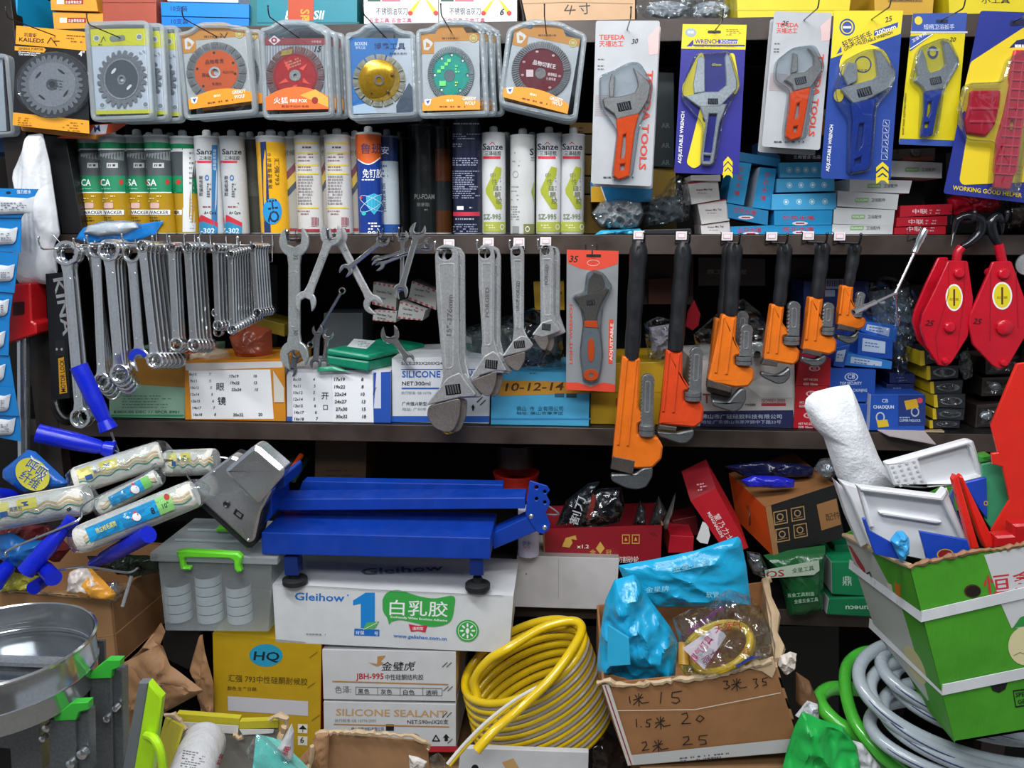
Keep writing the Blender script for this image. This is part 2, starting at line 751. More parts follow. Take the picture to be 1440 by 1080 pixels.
b = B(); b.box((0, -1.2, -0.02), (5.2, 4.6, .04), M('#8a857e', 'wall')); struct('floor', b)
b = B(); b.box((0, -.9, 3.12), (5.2, 3.2, .04), M('#e2e2e0', 'wall')); struct('ceiling', b)
b = B(); b.box((0, .62, 1.55), (5.2, .04, 3.1), M('#1c1a19', 'wall')); struct('wall_back', b)

b = B(); b.box((0, -3.3, 1.15), (4.6, .04, 2.3), M('#837d75', 'wall')); struct('wall_front', b)  # unseen wall added behind the camera to shape the reflections in the chrome

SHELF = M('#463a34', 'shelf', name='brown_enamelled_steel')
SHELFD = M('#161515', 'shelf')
unit = thing('steel_shelving', 'tall dark brown steel shelving carrying the whole display', 'shelving', (0, 0, 0))
for i, (z, lip, y1) in enumerate(((ZA, .040, .42), (ZB, .038, .42), (ZC, .037, .42), (ZD, .036, .42))):
 b = B()
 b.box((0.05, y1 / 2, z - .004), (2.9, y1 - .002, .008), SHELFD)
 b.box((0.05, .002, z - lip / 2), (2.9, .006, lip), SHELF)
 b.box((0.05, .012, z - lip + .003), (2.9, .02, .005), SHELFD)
 b.build('shelf_board', unit, bevel=.0012)
b = B()
b.box((0.05, .43, 1.3), (2.9, .01, 2.6), M('#0b0b0b', 'wall'))
b.build('back_panel', unit)
for px in (47, 1478):
 b = B()
 c = P(px, 300, .03)
 b.box((c.x, .012, 1.3), (.05, .03, 2.6), M('#2a2320', 'shelf'))
 b.box((c.x, .215, 1.3), (.008, .4, 2.6), SHELFD)
 b.build('upright', unit, bevel=.001)
# ================================================================ boxes standing on the top shelf board
def pr(f):
 return f

def p_yel(b, S, q):
 x, y = q[3]
 yy = y - 11
 b.rc(S, x + 8, yy - 4, x + 18, yy + 3, I('#e6e2ee'))
 b.rc(S, x + 19, yy - 4, x + 45, yy + 3, I('#a02a1c'))
 b.tx(S, '五金零售批发', x + 20, yy + 2, 4, WHT, w=23)

carton('parts_carton', 'orange-yellow carton, upper of two in the stack above the black saw blade card', 'carton', [(70, -16), (132, -16), (138, 16), (72, 14)], .03, .2, '#e8a13a', p_yel, top='#d8973a')
carton('parts_carton', 'orange-yellow carton, lower of two in the stack above the black saw blade card', 'carton', [(74, 17), (146, 19), (146, 42), (76, 40)], .035, .2, '#e6a23c', p_yel, rest=ZA)
carton('plastic_pouch_box', 'glossy brick-red carton beside the orange-yellow cartons on the top shelf', 'carton', [(143, -20), (219, -22), (219, 27), (144, 30)], .02, .2, '#a8513f', lambda b, S, q: b.rc(S, 144, 3, 219, 4, I('#7d3a2e')), rest=ZA)

def p_blu(t):
 def f(b, S, q):
  b.tx(S, t, q[0][0] + 14, q[3][1] - 7, 7, I('#083a78'), ang=1)
 return f

carton('file_carton', 'bright blue carton, upper of two under the teal box row on the top shelf', 'carton', [(226, 3), (350, 6), (350, 25), (227, 22)], .02, .2, '#1283d8', p_blu('10支装'), top='#1a8be0')
carton('file_carton', 'bright blue carton, lower of two on the top shelf board', 'carton', [(227, 23), (350, 26), (350, 42), (228, 40)], .022, .2, '#117cd0', p_blu('10支装'), rest=ZA)
carton('white_carton', 'white carton edge lying on the blue cartons of the top shelf', 'carton', [(235, -20), (335, -20), (335, 4), (235, 2)], .05, .2, '#dfe3e6')
carton('shelf_carton', 'dark teal carton at the left end of the teal tape-wrapped box', 'carton', [(351, -20), (361, -20), (361, 36), (351, 36)], .03, .2, '#1d6d70', rest=ZA)

def p_teal(b, S, q):
 b.rc(S, 362, 31, 505, 33, I('#0c5c66'))
 b.tx(S, 'B', 401, 27, 12, WHT, sk=.2)
 b.tx(S, 'Sll', 440, 27, 12, WHT, sk=.2)
 b.rc(S, 405, -10, 441, 29, I('#b8431f'))
 b.tx(S, 'SPE', 423, 13, 12, I('#e59a2c'), ang=90)
 b.tx(S, 'SPE', 425, 25, 10, I('#e59a2c'), ang=84)

carton('tool_carton', 'dark teal carton with white lettering and an orange-red tape tag on the top shelf', 'carton', [(361, -20), (502, -20), (502, 34), (361, 36)], .03, .25, '#117f90', p_teal, rest=ZA)

def knife_print(b, S, cx, cy, k=1):
 yel, red, bl = I('#e8c81e'), I('#c03022'), I('#b9bfc4')
 for sx in (-1, 1):
  p0, p1 = (cx + 2 * sx, cy - 6), (cx + 17 * sx, cy + 14)
  b.pg(S, [(cx + 3 * sx, cy - 7), (cx + 8 * sx, cy - 4), (cx + 20 * sx, cy + 10), (cx + 15 * sx, cy + 14)], yel)
  b.el(S, cx + 18 * sx, cy + 12.5, 3.5, 3.2, red, n=12)
  b.ln(S, [(cx + 1 * sx, cy - 8), (cx - 8 * sx, cy - 24)], 4, bl)

def p_knife(x0, six):
 def f(b, S, q):
  b.rc(S, x0, -2, x0 + 18, 2, I('#1f4d3c'))
  b.rc(S, x0 + 20, 0, x0 + 46, 2, I('#b5566f'))
  b.tx(S, '不锈钢油灰刀', x0 + 12, 20, 9, I('#5b5b5f'), w=44)
  b.tx(S, '五金工具 五金工具', x0 + 2, 31, 5.5, I('#c2476a'), w=60)
  knife_print(b, S, x0 + 78, 6)
  if six:
   b.tx(S, '6', x0 + 82, 21, 9, INK, sk=.3)
 return f

carton('putty_knife_carton', 'white carton printed with crossed yellow putty knives, left one of two', 'carton', [(511, -24), (616, -24), (616, 33), (512, 33)], .03, .25, '#e2e2e6', p_knife(517, 0), rest=ZA, side='#c9b28f')
carton('putty_knife_carton', 'white carton printed with crossed yellow putty knives and a handwritten 6', 'carton', [(617, -24), (727, -24), (727, 32), (617, 33)], .035, .25, '#e0e0e4', p_knife(620, 1), rest=ZA)

def p_kraft(b, S, q):
 b.ln(S, [(799, 7), (794, 15), (809, 14)], 1.4, INK)
 b.ln(S, [(804, 8), (801, 20)], 1.4, INK)
 b.tx(S, '寸', 815, 19, 14, INK, ang=-4)
 b.ln(S, [(735, 5), (800, 3), (890, 5)], .8, I('#a98b63'))

carton('kraft_carton', 'tan kraft carton marked 4 and a measure character in ink, above the maroon disc packs', 'carton', [(728, -26), (893, -28), (893, 25), (741, 27)], .015, .2, '#c29b73', p_kraft, rest=ZA)
carton('yellow_carton', 'bright yellow carton on the top shelf above the grey wrench card', 'carton', [(1035, -24), (1200, -26), (1194, 17), (1038, 21)], .02, .2, '#e3cc1f', lambda b, S, q: b.rc(S, 1036, 14, 1192, 15, I('#c4ae16')), rest=ZA)

def p_dk(b, S, q):
 b.rc(S, q[0][0] + 20, -8, q[0][0] + 68, 3, I('#8a6518'))
 b.tx(S, '五金配件', q[0][0] + 23, 1, 5, INK, w=40)

carton('ochre_carton', 'ochre yellow carton with a brown label strip on the top shelf', 'carton', [(1229, -26), (1315, -26), (1312, 12), (1231, 14)], .03, .2, '#c79a2a', p_dk, rest=ZA)
carton('lemon_carton', 'crumpled lemon-yellow carton at the right end of the top shelf', 'carton', [(1333, -22), (1470, -26), (1470, 6), (1336, 14)], .02, .2, '#dcc81c', lambda b, S, q: b.tx(S, '小工具', 1380, 4, 6, INK, w=40), rest=ZA)
carton('brown_carton', 'dark brown carton behind the clear bags on the top shelf', 'carton', [(895, -30), (1034, -30), (1034, 26), (895, 26)], .16, .15, '#3a2f28', rest=ZA)
for x, y, w, h, sd, lab in ((938, 8, 44, 26, 1, 'crumpled clear plastic bag beside the kraft carton on the top shelf'), (1000, 8, 40, 24, 2, 'crumpled clear plastic bag against the yellow carton on the top shelf')):
 b = B()
 b.pillow(ell(x, y, w, h, 20), .07, .03, CLEAR, amp=.02, freq=14, seed=sd, rings=10)
 b.pillow(ell(x, y + 6, w * .7, h * .5, 14), .09, .012, M('#b9bcc2', 'film'), amp=.012, freq=10, seed=sd + 5, rings=6)
 tag(b.build('plastic_bag'), lab, 'bag')

# far left bay: blue box and clamshell
def p_fl(b, S, q):
 b.lines(S, -10, 10, 14, 6, 7, I('#0b70b0'), 3, 3)

carton('sky_blue_carton', 'sky-blue carton cut by the upper left corner of the picture', 'carton', [(-60, -20), (25, -18), (25, 60), (-60, 62)], .01, .2, '#17a3dc', p_fl, rest=ZA - .0)
carton('cyan_carton', 'dull blue carton hanging low at the left edge below the sky-blue carton', 'carton', [(-60, 150), (28, 152), (28, 214), (-60, 214)], .03, .1, '#2a5a8e')

# ================================================================ wire hooks
def hook(px, py, Y, what, L=.085, tagc=None, back=.003, lipy=None, r=.0013, name='wire_hook', tip=.012, tilt=0.0, cat='hook', mat=None):
 b = B()
 p = P(px, py, Y)
 r0 = V((p.x, back, p.z))
 e = V((p.x + tilt, p.y - L, p.z))
 mm = mat or M('#7d7f84', 'chrome')
 b.tube([r0, p, e] + [e + V((0, -tip * math.sin(a) * .7, tip * (1 - math.cos(a)))) for a in (.5, 1.0, 1.5, 1.9)], r, mm, 7)
 b.ball(e + V((0, -tip * .66, tip * 1.35)), r * 1.5, mm, 8)
 h = .030
 for sx in (-.011, .011):
  b.tube([V((p.x + sx, -.004, r0.z - .004)), V((p.x + sx, -.004, r0.z + h * .6)), V((p.x + sx, .006, r0.z + h * .66))], .0009, mm, 6)
 b.tube([V((p.x - .011, -.004, r0.z - .004)), V((p.x, -.003, r0.z)), V((p.x + .011, -.004, r0.z - .004))], .0009, mm, 6)
 o = b.build(name, origin=r0)
 tag(o, what, cat)
 if tagc:
  t = B()
  w, h2, zz = .0105, .016, p.z + .012
  t.hexa([(p.x - w, -.006, zz + h2 / 2), (p.x + w, -.006, zz + h2 / 2), (p.x + w, -.006, zz - h2 / 2), (p.x - w, -.006, zz - h2 / 2)], (0, .001, 0), M('#e9e2e4', 'card'))
  t.hexa([(p.x - w * .7, -.0066, zz + h2 * .3), (p.x + w * .7, -.0066, zz + h2 * .3), (p.x + w * .7, -.0066, zz - h2 * .3), (p.x - w * .7, -.0066, zz - h2 * .3)], (0, .0004, 0), M('#d9a5ad', 'card'))
  t.hexa([(p.x - w * .6, -.0070, zz + h2 * .22), (p.x + w * .6, -.0070, zz + h2 * .22), (p.x + w * .6, -.0070, zz - h2 * .22), (p.x - w * .6, -.0070, zz - h2 * .22)], (0, .0003, 0), M('#efe6e8', 'card'))
  t.build('price_tag', o)
 return o

# ================================================================ hanging disc packs
ORG, SILV = M('#e88a1e', 'card'), M('#b9bcc0', 'steel')
DW = WHT

def clamshell(t, out, Y, th=.013, rim=7, clear=None, plate=True):
 S = PY(Y)
 inn = inset(out, rim)
 b = B()
 b.prism([out, inn], S, th, MILK, ch=.003)
 inn2 = inset(out, rim * .55)
 b.build('clear_rim', t)
 if plate:
  b = B()
  b.prism([inn], PY(Y + .0012), .0006, CLEARS)
  b.build('clear_front', t)

def tab_outline(q, tabx, tabw, tabh, r=9):
 """rounded rectangle with a hanging tab rising in the middle of its top edge; q TL,TR,BR,BL px"""
 (x0, y0), (x1, y1) = q[0], q[1]
 t = (y1 - y0) / (x1 - x0)
 f = lambda x: y0 + (x - x0) * t
 pts = [q[0], (tabx - tabw * .8, f(tabx - tabw * .8)), (tabx - tabw * .45, f(tabx) - tabh), (tabx + tabw * .45, f(tabx) - tabh), (tabx + tabw * .8, f(tabx + tabw * .8)), q[1], q[2], q[3]]
 return rrect(pts, r)

BLADE = []

def disc(t, S, cx, cy, rx, ry, rot, kind, cmat, rim_mat=SILV, nseg=20, hub=8, rc=.7):
 """the blade: body part, coloured centre part, bore part"""
 b = B()
 out = []
 if kind == 'saw':
  for i in range(nseg):
   a = 2 * PI * i / nseg
   st = 2 * PI / nseg
   for da, k in ((0, 1.0), (st * .35, .985), (st * .42, .87), (st * .62, .85), (st * .80, .93)):
    out += [(rx * k * math.cos(a + da), ry * k * math.sin(a + da))]
 elif kind == 'seg':
  for i in range(nseg):
   a = 2 * PI * i / nseg
   st = 2 * PI / nseg
   for da, k in ((0, 1), (st * .3, 1), (st * .6, 1), (st * .86, 1), (st * .88, .78), (st * .97, .78)):
    out += [(rx * k * math.cos(a + da), ry * k * math.sin(a + da))]
 else:
  n = nseg
  for i in range(n):
   a = 2 * PI * i / n
   out += [(rx * math.cos(a), ry * math.sin(a)), (rx * .965 * math.cos(a + PI / n), ry * .965 * math.sin(a + PI / n))]
 out = [(cx + x * math.cos(rot) - y * math.sin(rot), cy + x * math.sin(rot) + y * math.cos(rot)) for x, y in out]
 hole = ell(cx, cy, hub * .62, hub * .62, 16)
 b.prism([out, hole], S, .0022, rim_mat, ch=.0003)
 if kind == 'turbo':
  for i in range(72):
   a = 2 * PI * i / 72
   p = [(cx + rx * k * math.cos(a + s_), cy + ry * k * math.sin(a + s_)) for k, s_ in ((.98, 0), (.98, .04), (.74, .10), (.74, .06))]
   b.pg(S, p, M('#63666b', 'steel'))
 if kind == 'seg':
  for i in range(nseg):
   a = 2 * PI * (i + .4) / nseg
   for dl in (-.06, .0, .06):
    b.ln(S, [(cx + rx * k * math.cos(a + dl + rot), cy + ry * k * math.sin(a + dl + rot)) for k in (.82, .97)], .7, M('#8d9095', 'steel'))
 BLADE.append(b.build('blade', t))
 b = B()
 S2 = Pl(S.p + S.n * .0006, S.n)
 b.prism([ell(cx, cy, rx * rc, ry * rc, 40), ell(cx, cy, hub * .62, hub * .62, 16)], S2, .0014, cmat, ch=.0003)
 return b, S2

PK = {}

def pack(key, name, label, grp, out, card, Y, cmat, prints, dsk, hookp, n=1, dv=(.0135, .0155, .001), behind='', shell=True, th=.013):
 base = P(*((V(card[3]) + V(card[2])) / 2), Y)
 t = thing(name, label, 'blade pack', base, grp)
 if shell:
  clamshell(t, out, Y, th)
 SCd = PY(Y + .006)
 b = B()
 b.prism([rrect(card, 3)], SCd, .0012, cmat)
 prints(b, SCd)
 b.build('card', t)
 dsk(t, PY(Y + .003))
 for i in range(1, n):
  c = shiftcopy(t, V(dv) * i, behind + (', second in line' if i == 1 else ', rearmost in line'))
 if hookp:
  hook(hookp[0], hookp[1], Y - .002, 'thin dark wire hook carrying the ' + hookp[2], L=hookp[3] if len(hookp) > 3 else .09, mat=M('#3c3b3d', 'steel'), r=.0011)
 return t

# a: black and orange card with a large saw blade
qa = [(23, 36), (121, 45), (126, 188), (18, 176)]

def pa(b, S):
 q = qa
 b.pg(S, subq(q, 0, 0, 1, .185), I('#e8a02c'))
 b.pg(S, subq(q, 0, .872, 1, 1), I('#e8a02c'))
 b.tx(S, '凯雷斯', 34, 51, 5, INK, ang=4, w=18)
 b.tx(S, 'KAILEDS', 27, 58, 5.5, INK, ang=4, w=35)
 b.pg(S, [(21, 65), (62, 67), (65, 70), (62, 74), (21, 71)], I('#e8a02c'))
 b.tx(S, 'GENERAL PURPOSE', 26, 70, 3.4, INK, ang=2, w=35)
 b.tx(S, 'Chrome steel saw blade', 26, 74.5, 2.6, WHT, ang=3, w=31)
 b.tx(S, 'Cuts wood cleanly', 27, 77.5, 2.6, WHT, ang=3, w=25)
 b.tx(S, '4"', 111, 79, 7, WHT)
 b.ln(S, [(67, 61), (72, 53), (80, 64), (76, 58), (84, 58)], 1, INK)
 b.lines(S, 94, 49, 120, 3, 4, I('#8a5410'), 1.6, 2, 4)
 b.lines(S, 26, 165, 50, 4, 3.2, I('#a56a16'), 1.4, 4, 4)
 b.lines(S, 86, 171, 122, 4, 3.6, I('#a56a16'), 1.4, 5, 4)
 b.pg(S, ell(73, 120, 52, 46, 40), I('#2b2e30'))

def da(t, S):
 b, S2 = disc(t, S, 73, 119, 44, 42, .2, 'saw', M('#dcdcde', 'steel', .22), M('#b5b5b8', 'steel'), 30, 8, .75)
 for a in (.6, 2.2, 3.8, 5.3):
  b.pg(S2, ell(73 + 24 * math.cos(a), 119 + 22 * math.sin(a), 6, 1.6, 12, a + 1.6), INK)
 b.el(S2, 73, 119, 8, 8, M('#77797d', 'steel'), ri=.62)
 b.lines(S2, 78, 112, 92, 4, 4, I('#3a3a3c'), 1.5, 9, 10)
 b.build('blade_centre', BLADE[-1])
 b = B()
 b.prism([ell(75, 119, 52, 47, 48), ell(75, 119, 50, 45, 48)], PY(S.p.y - .006), .006, CLEARS, ch=.002)
 b.prism([ell(75, 119, 50, 45, 48)], PY(S.p.y - .0055), .0005, CLEARS)
 b.build('clear_blister', t)

pack('a', 'saw_blade_pack', 'black and orange carded circular saw blade, leftmost of the top hanging row', None, qa, qa, -.055, M('#1b1c1e', 'card'), pa, da, (74, 49, 'black and orange saw blade card', .12), shell=False)
carton('orange_card', 'orange and white blister card edge showing below the black saw blade card', 'packet', [(28, 176), (136, 190), (134, 196), (30, 184)], -.02, .01, '#d8862c')
b = B()
b.prism([[(118, 176), (182, 172), (160, 186), (122, 196), (80, 194)]], -.01, .002, M('#d4512a', 'card'))
b.pg(-.01, [(134, 176), (152, 175), (149, 188), (124, 191)], I('#e7e5ef'))
b.tx(PY(-.01), 'M', 133, 186, 9, I('#31407c'), ang=-10)
tag(b.build('red_packet'), 'red packet with a white and blue print below the yellow-topped saw blade packs', 'packet')

# b: yellow/white card in deep clamshell
ob = rrect([(117, 30), (208, 28), (216, 168), (127, 171)], 10)
qb = [(126, 41), (208, 40), (215, 159), (134, 161)]

def pb(b, S):
 Yel = I('#e3dc22')
 b.pg(S, subq(qb, 0, 0, 1, .2), Yel)
 b.pg(S, subq(qb, 0, .955, 1, 1), Yel)
 for x, y in ((136, 54), (196, 52), (144, 148), (205, 147)):
  b.el(S, x, y, 4.5, 4.5, I('#8f9499'))
  b.el(S, x, y, 4.5, 4.5, I('#e9ecee'), ri=.75)
 b.pg(S, rrect([(154, 51), (176, 49), (177, 57), (155, 59)], 4), I('#8c9284'))
 b.ln(S, [(142, 60), (146, 52), (149, 58)], .8, INK)
 b.lines(S, 134, 62, 148, 1, 3, I('#6b6a1c'), 2)
 b.lines(S, 196, 71, 206, 3, 2, I('#9aa0a8'), 1)

def db(t, S):
 b, S2 = disc(t, S, 171, 111, 35, 41, .1, 'saw', M('#9da0a4', 'chrome', .25), M('#b0b2b6', 'steel'), 24, 6, .7)
 b.el(S2, 171, 111, 25, 29, M('#d2d4d6', 'steel'), ri=.93)
 for a in (.7, 3.8):
  b.pg(S2, ell(171 + 14 * math.cos(a), 111 + 18 * math.sin(a), 5, 2, 12, a + 1.6), I('#e9eaec'))
 b.el(S2, 171, 112, 6, 7, M('#c4c6c9', 'steel'), ri=.6)
 b.build('blade_centre', BLADE[-1])

pack('b', 'saw_blade_pack', 'clear pack with yellow-topped card and toothed saw blade, front of its line', 'yellow-topped saw blade packs', ob, qb, -.07, M('#d9dde6', 'card'), pb, db, (166, 52, 'yellow-topped saw blade packs'), 3, dv=(.019, .02, .000), behind='clear pack with yellow-topped card and toothed saw blade', th=.016)

# c: orange disc
oc = tab_outline([(246, 45), (350, 36), (361, 160), (258, 169)], 298, 42, 10, 10)
qc = [(254, 48), (345, 40), (355, 142), (266, 154)]

def gold_card(b, S, q, badge=True, fox=True):
 O = I('#dd9436')
 b.pg(S, subq(q, 0, 0, 1, .10), O)
 b.pg(S, subq(q, 0, 0, .22, .26), O)
 tx, ty = quadpt(q, .5, -.02)
 b.pg(S, [quadpt(q, .2, .05), quadpt(q, .32, -.1), quadpt(q, .7, -.1), quadpt(q, .82, .05)], O)
 x, y = quadpt(q, .12, .14)
 b.pg(S, [(x - 6, y + 7), (x - 7, y - 6), (x - 2, y - 9), (x + 4, y - 5), (x + 7, y - 2), (x + 4, y + 3), (x, y + 8)], I('#f0ece6'))
 b.pg(S, [(x - 3, y + 4), (x - 3, y - 4), (x + 2, y - 1), (x + 3, y + 3)], O)
 b.lines(S, *quadpt(q, .36, .05), quadpt(q, .74, .05)[0], 1, 3, I('#8a4c10'), 2.6, 8)
 x, y = quadpt(q, .9, .07)
 b.el(S, x, y, 6, 6, I('#cda64a'))
 b.el(S, x, y, 5.4, 5.4, I('#e8d38a'), ri=.8)
 b.rc(S, x - 2.5, y - 2, x + 2.5, y + 2, I('#e8d38a'))
 x, y = quadpt(q, .5, .03)

def gold_foot(t, S, q, ang=0, v0=.78):
 b = B()
 S3 = Pl(S.p + S.n * .0022, S.n)
 pts = [quadpt(q, u, v0 + .10 * (2 * u - 1) ** 2) for u in [i / 12 for i in range(13)]] + [quadpt(q, 1, 1), quadpt(q, 0, 1)]
 b.prism([pts], S3, .0006, M('#e69324', 'card'))
 b.lines(S3, *quadpt(q, .26, .855), quadpt(q, .58, .86)[0], 1, 3, I('#f6dfb0'), 3, 5, ang)
 b.lines(S3, *quadpt(q, .3, .94), quadpt(q, .78, .94)[0], 1, 3, I('#7c3c0a'), 2.2, 6, ang)
 x, y = quadpt(q, .1, .89)
 b.pg(S3, [(x - 5, y - 4), (x + 5, y - 5), (x + 3, y + 3), (x, y + 5), (x - 4, y + 3)], I('#e9e8f0'))
 b.pg(S3, [(x - 3, y - 2), (x + 3, y - 3), (x, y + 3)], I('#38519a'))
 for dx, dy, s in ((0, 0, 'GREEDY'), (3, 6.5, 'WOLF')):
  x, y = quadpt(q, .70, .875)
  b.tx(S3, s, x + dx, y + dy, 5, I('#fbe6dc'), ang=ang, w=19 if dx == 0 else 15)
 b.build('card_foot', t)

def dc(t, S):
 b, S2 = disc(t, S, 304, 101, 42, 42, .1, 'seg', M('#e8641c', 'plastic'), M('#a9a8a6', 'steel'), 20, 8, .73)
 for a in (2.3, 3.3, 4.6, 5.8, .1):
  b.el(S2, 304 + 27 * math.cos(a), 101 + 27 * math.sin(a), 1.8, 1.8, I('#2b1c14'), n=10)
 b.tx(S2, '品物尊贵', 289, 90, 5.5, I('#5c2410'), ang=-4, w=26)
 b.tx(S2, '高级', 290, 108, 5, I('#5c2410'), al='c')
 b.tx(S2, '精品切割', 313, 103, 3.5, I('#8a3a14'), w=16)
 b.tx(S2, '专用片', 298, 120, 4, I('#5c2410'), w=14)
 b.el(S2, 302, 102, 8.2, 8.2, M('#d9dbdd', 'steel'), ri=.65)
 b.build('blade_centre', BLADE[-1])
 gold_foot(t, S, qc, -8)

def pc(b, S):
 gold_card(b, S, qc)
 b.ln(S, [(310, 47), (316, 53), (320, 46)], 1, INK)

pack('c', 'diamond_disc_pack', 'clear pack with an orange segmented cutting disc, front of its line', 'orange disc packs', oc, qc, -.07, M('#cfcdca', 'card'), pc, dc, (302, 50, 'orange segmented disc packs', .12), 2, dv=(.016, .022, .0), behind='clear pack with an orange segmented cutting disc')

# d: red disc
od = tab_outline([(364, 38), (462, 40), (469, 164), (369, 168)], 412, 44, 12, 10)
qd = [(370, 54), (458, 54), (462, 153), (374, 155)]

def pd(b, S):
 for i in range(22):
  b.rc(S, 371 + i * 4, 62, 373 + i * 4, 140, I('#96999d'))
 b.pg(S, subq(qd, 0, 0, 1, .09), I('#a03a3c'))
 b.tx(S, '十年老店', 438, 60.5, 3.4, I('#e9c7c7'), w=14)
 b.pg(S, [(386, 50), (395, 57), (386, 64), (378, 57)], I('#e9e4e4'))
 b.el(S, 386, 57, 4.2, 4, I('#b4282a'), ri=.45)
 b.tx(S, '15', 442, 73, 8, INK, sk=.3)

def dd(t, S):
 b, S2 = disc(t, S, 415, 107, 41, 42, .2, 'seg', M('#c02224', 'gloss', .25), M('#9a6a66', 'steel'), 14, 9, .76)
 b.el(S2, 415, 107, 30, 31, I('#8f1416'), ri=.95)
 b.lines(S2, 400, 88, 424, 3, 4, I('#d88a6a'), 2.4, 6, -20)
 b.pg(S2, [(398, 71), (412, 69), (410, 76), (394, 79)], I('#b59a2c'))
 b.el(S2, 415, 106, 8, 8, M('#b8b4ae', 'steel'), ri=.3)
 for a, l in ((.2, 12), (1.3, 16), (2.4, 14), (3.8, 15), (5.2, 13)):
  b.pg(S2, [(415 + 12 * math.cos(a), 107 + 12 * math.sin(a)), (415 + (12 + l) * math.cos(a + .3), 107 + (12 + l) * math.sin(a + .3)), (415 + 14 * math.cos(a + .5), 107 + 14 * math.sin(a + .5))], I('#dd4a3a'))
 b.build('blade_centre', BLADE[-1])
 b = B()
 S3 = Pl(S.p + S.n * .0022, S.n)
 q = qd
 pts = [quadpt(q, u, .68 + .14 * (2 * u - 1) ** 2) for u in [i / 12 for i in range(13)]] + [quadpt(q, 1, 1), quadpt(q, 0, 1)]
 b.prism([pts], S3, .0006, M('#de6a2a', 'card'))
 b.pg(S3, [quadpt(q, .55, .8), quadpt(q, .8, .72), quadpt(q, 1, .84), quadpt(q, 1, .98), quadpt(q, .8, .9)], I('#eda23c'))
 b.tx(S3, '火狐', 385, 145, 8, I('#fff2ea'), w=20)
 b.tx(S3, 'FIRE FOX', 408, 144, 4.6, I('#fff2ea'), w=24)
 b.el(S3, 443, 141, 4.6, 4.6, I('#8c1d18'))
 b.tx(S3, '新型干切片专用', 396, 151, 3, I('#8c1d18'), w=38)
 b.build('card_foot', t)

pack('d', 'diamond_disc_pack', 'clear pack with a red segmented disc and orange foot, front of its line', 'red disc packs', od, qd, -.07, M('#c6c8ca', 'card'), pd, dd, (413, 48, 'red segmented disc packs', .12), 3, dv=(.009, .02, .001), behind='clear pack with a red segmented disc and orange foot')

# e: gold cup wheel
oe = tab_outline([(484, 45), (583, 43), (588, 164), (489, 169)], 533, 40, 13, 10)
qe = [(491, 53), (580, 54), (584, 158), (496, 160)]

def pe(b, S):
 b.pg(S, [quadpt(qe, .0, 0), quadpt(qe, .78, 0), quadpt(qe, .74, .12), quadpt(qe, .2, 1), quadpt(qe, 0, 1)], I('#2f7cc4'))
 b.pg(S, [quadpt(qe, .0, .9), quadpt(qe, .3, .85), quadpt(qe, .4, 1), quadpt(qe, 0, 1)], I('#cfe0f0'))
 b.pg(S, [quadpt(qe, .7, .9), quadpt(qe, .92, .6), quadpt(qe, 1, .7), quadpt(qe, 1, 1), quadpt(qe, .7, 1)], I('#4c5868'))
 b.tx(S, 'BOXIN', 499, 64, 5, WHT, w=17)
 b.tx(S, '博鑫工具', 500, 69, 3.6, WHT, w=14)
 b.tx(S, '博鑫工具', 526, 69, 8.5, I('#1a2c66'), w=44)
 b.tx(S, '碗磨片系列', 548, 77, 3, I('#3a3f4a'), w=24)

def de(t, S):
 b, S2 = disc(t, S, 533, 113, 37, 37, .1, 'seg', M('#b8902a', 'steel', .3), M('#b3ab92', 'steel'), 14, 7, .80)
 b.build('blade_centre', BLADE[-1])
 b = B()
 b.lathe(P(533, 113, S.p.y - .0005), P(533, 113, S.p.y - .02), [(0, .036), (.002, .036), (.008, .026), (.0095, .020), (.0105, .0125), (.0105, .008)], M('#c39a30', 'steel', .25), 40)
 for a in (.9, 2.1, 3.4, 4.6, 5.9):
  b.ball(P(533 + 20 * math.cos(a), 113 + 20 * math.sin(a), S.p.y - .006), (.003, .002, .003), I('#4a3610'))
 b.build('cup_body', t)
 b = B()
 b.lathe(P(533, 113, S.p.y - .010), P(533, 113, S.p.y - .02), [(0, .009), (.002, .009), (.0021, .006), (.0005, .0055)], M('#8d9094', 'steel'), 24)
 b.build('bore_ring', t)

pack('e', 'cup_wheel_pack', 'clear pack with a gold diamond cup wheel on a blue card, front of its line', 'gold cup wheel packs', oe, qe, -.07, M('#d3d6dc', 'card'), pe, de, (535, 45, 'gold cup wheel packs', .12), 2, dv=(.004, .022, -.003), behind='clear pack with a gold diamond cup wheel on a blue card', th=.02)

# f: teal disc
of = tab_outline([(584, 40), (680, 38), (688, 162), (588, 166)], 640, 46, 12, 10)
qf = [(592, 48), (674, 46), (675, 154), (594, 156)]

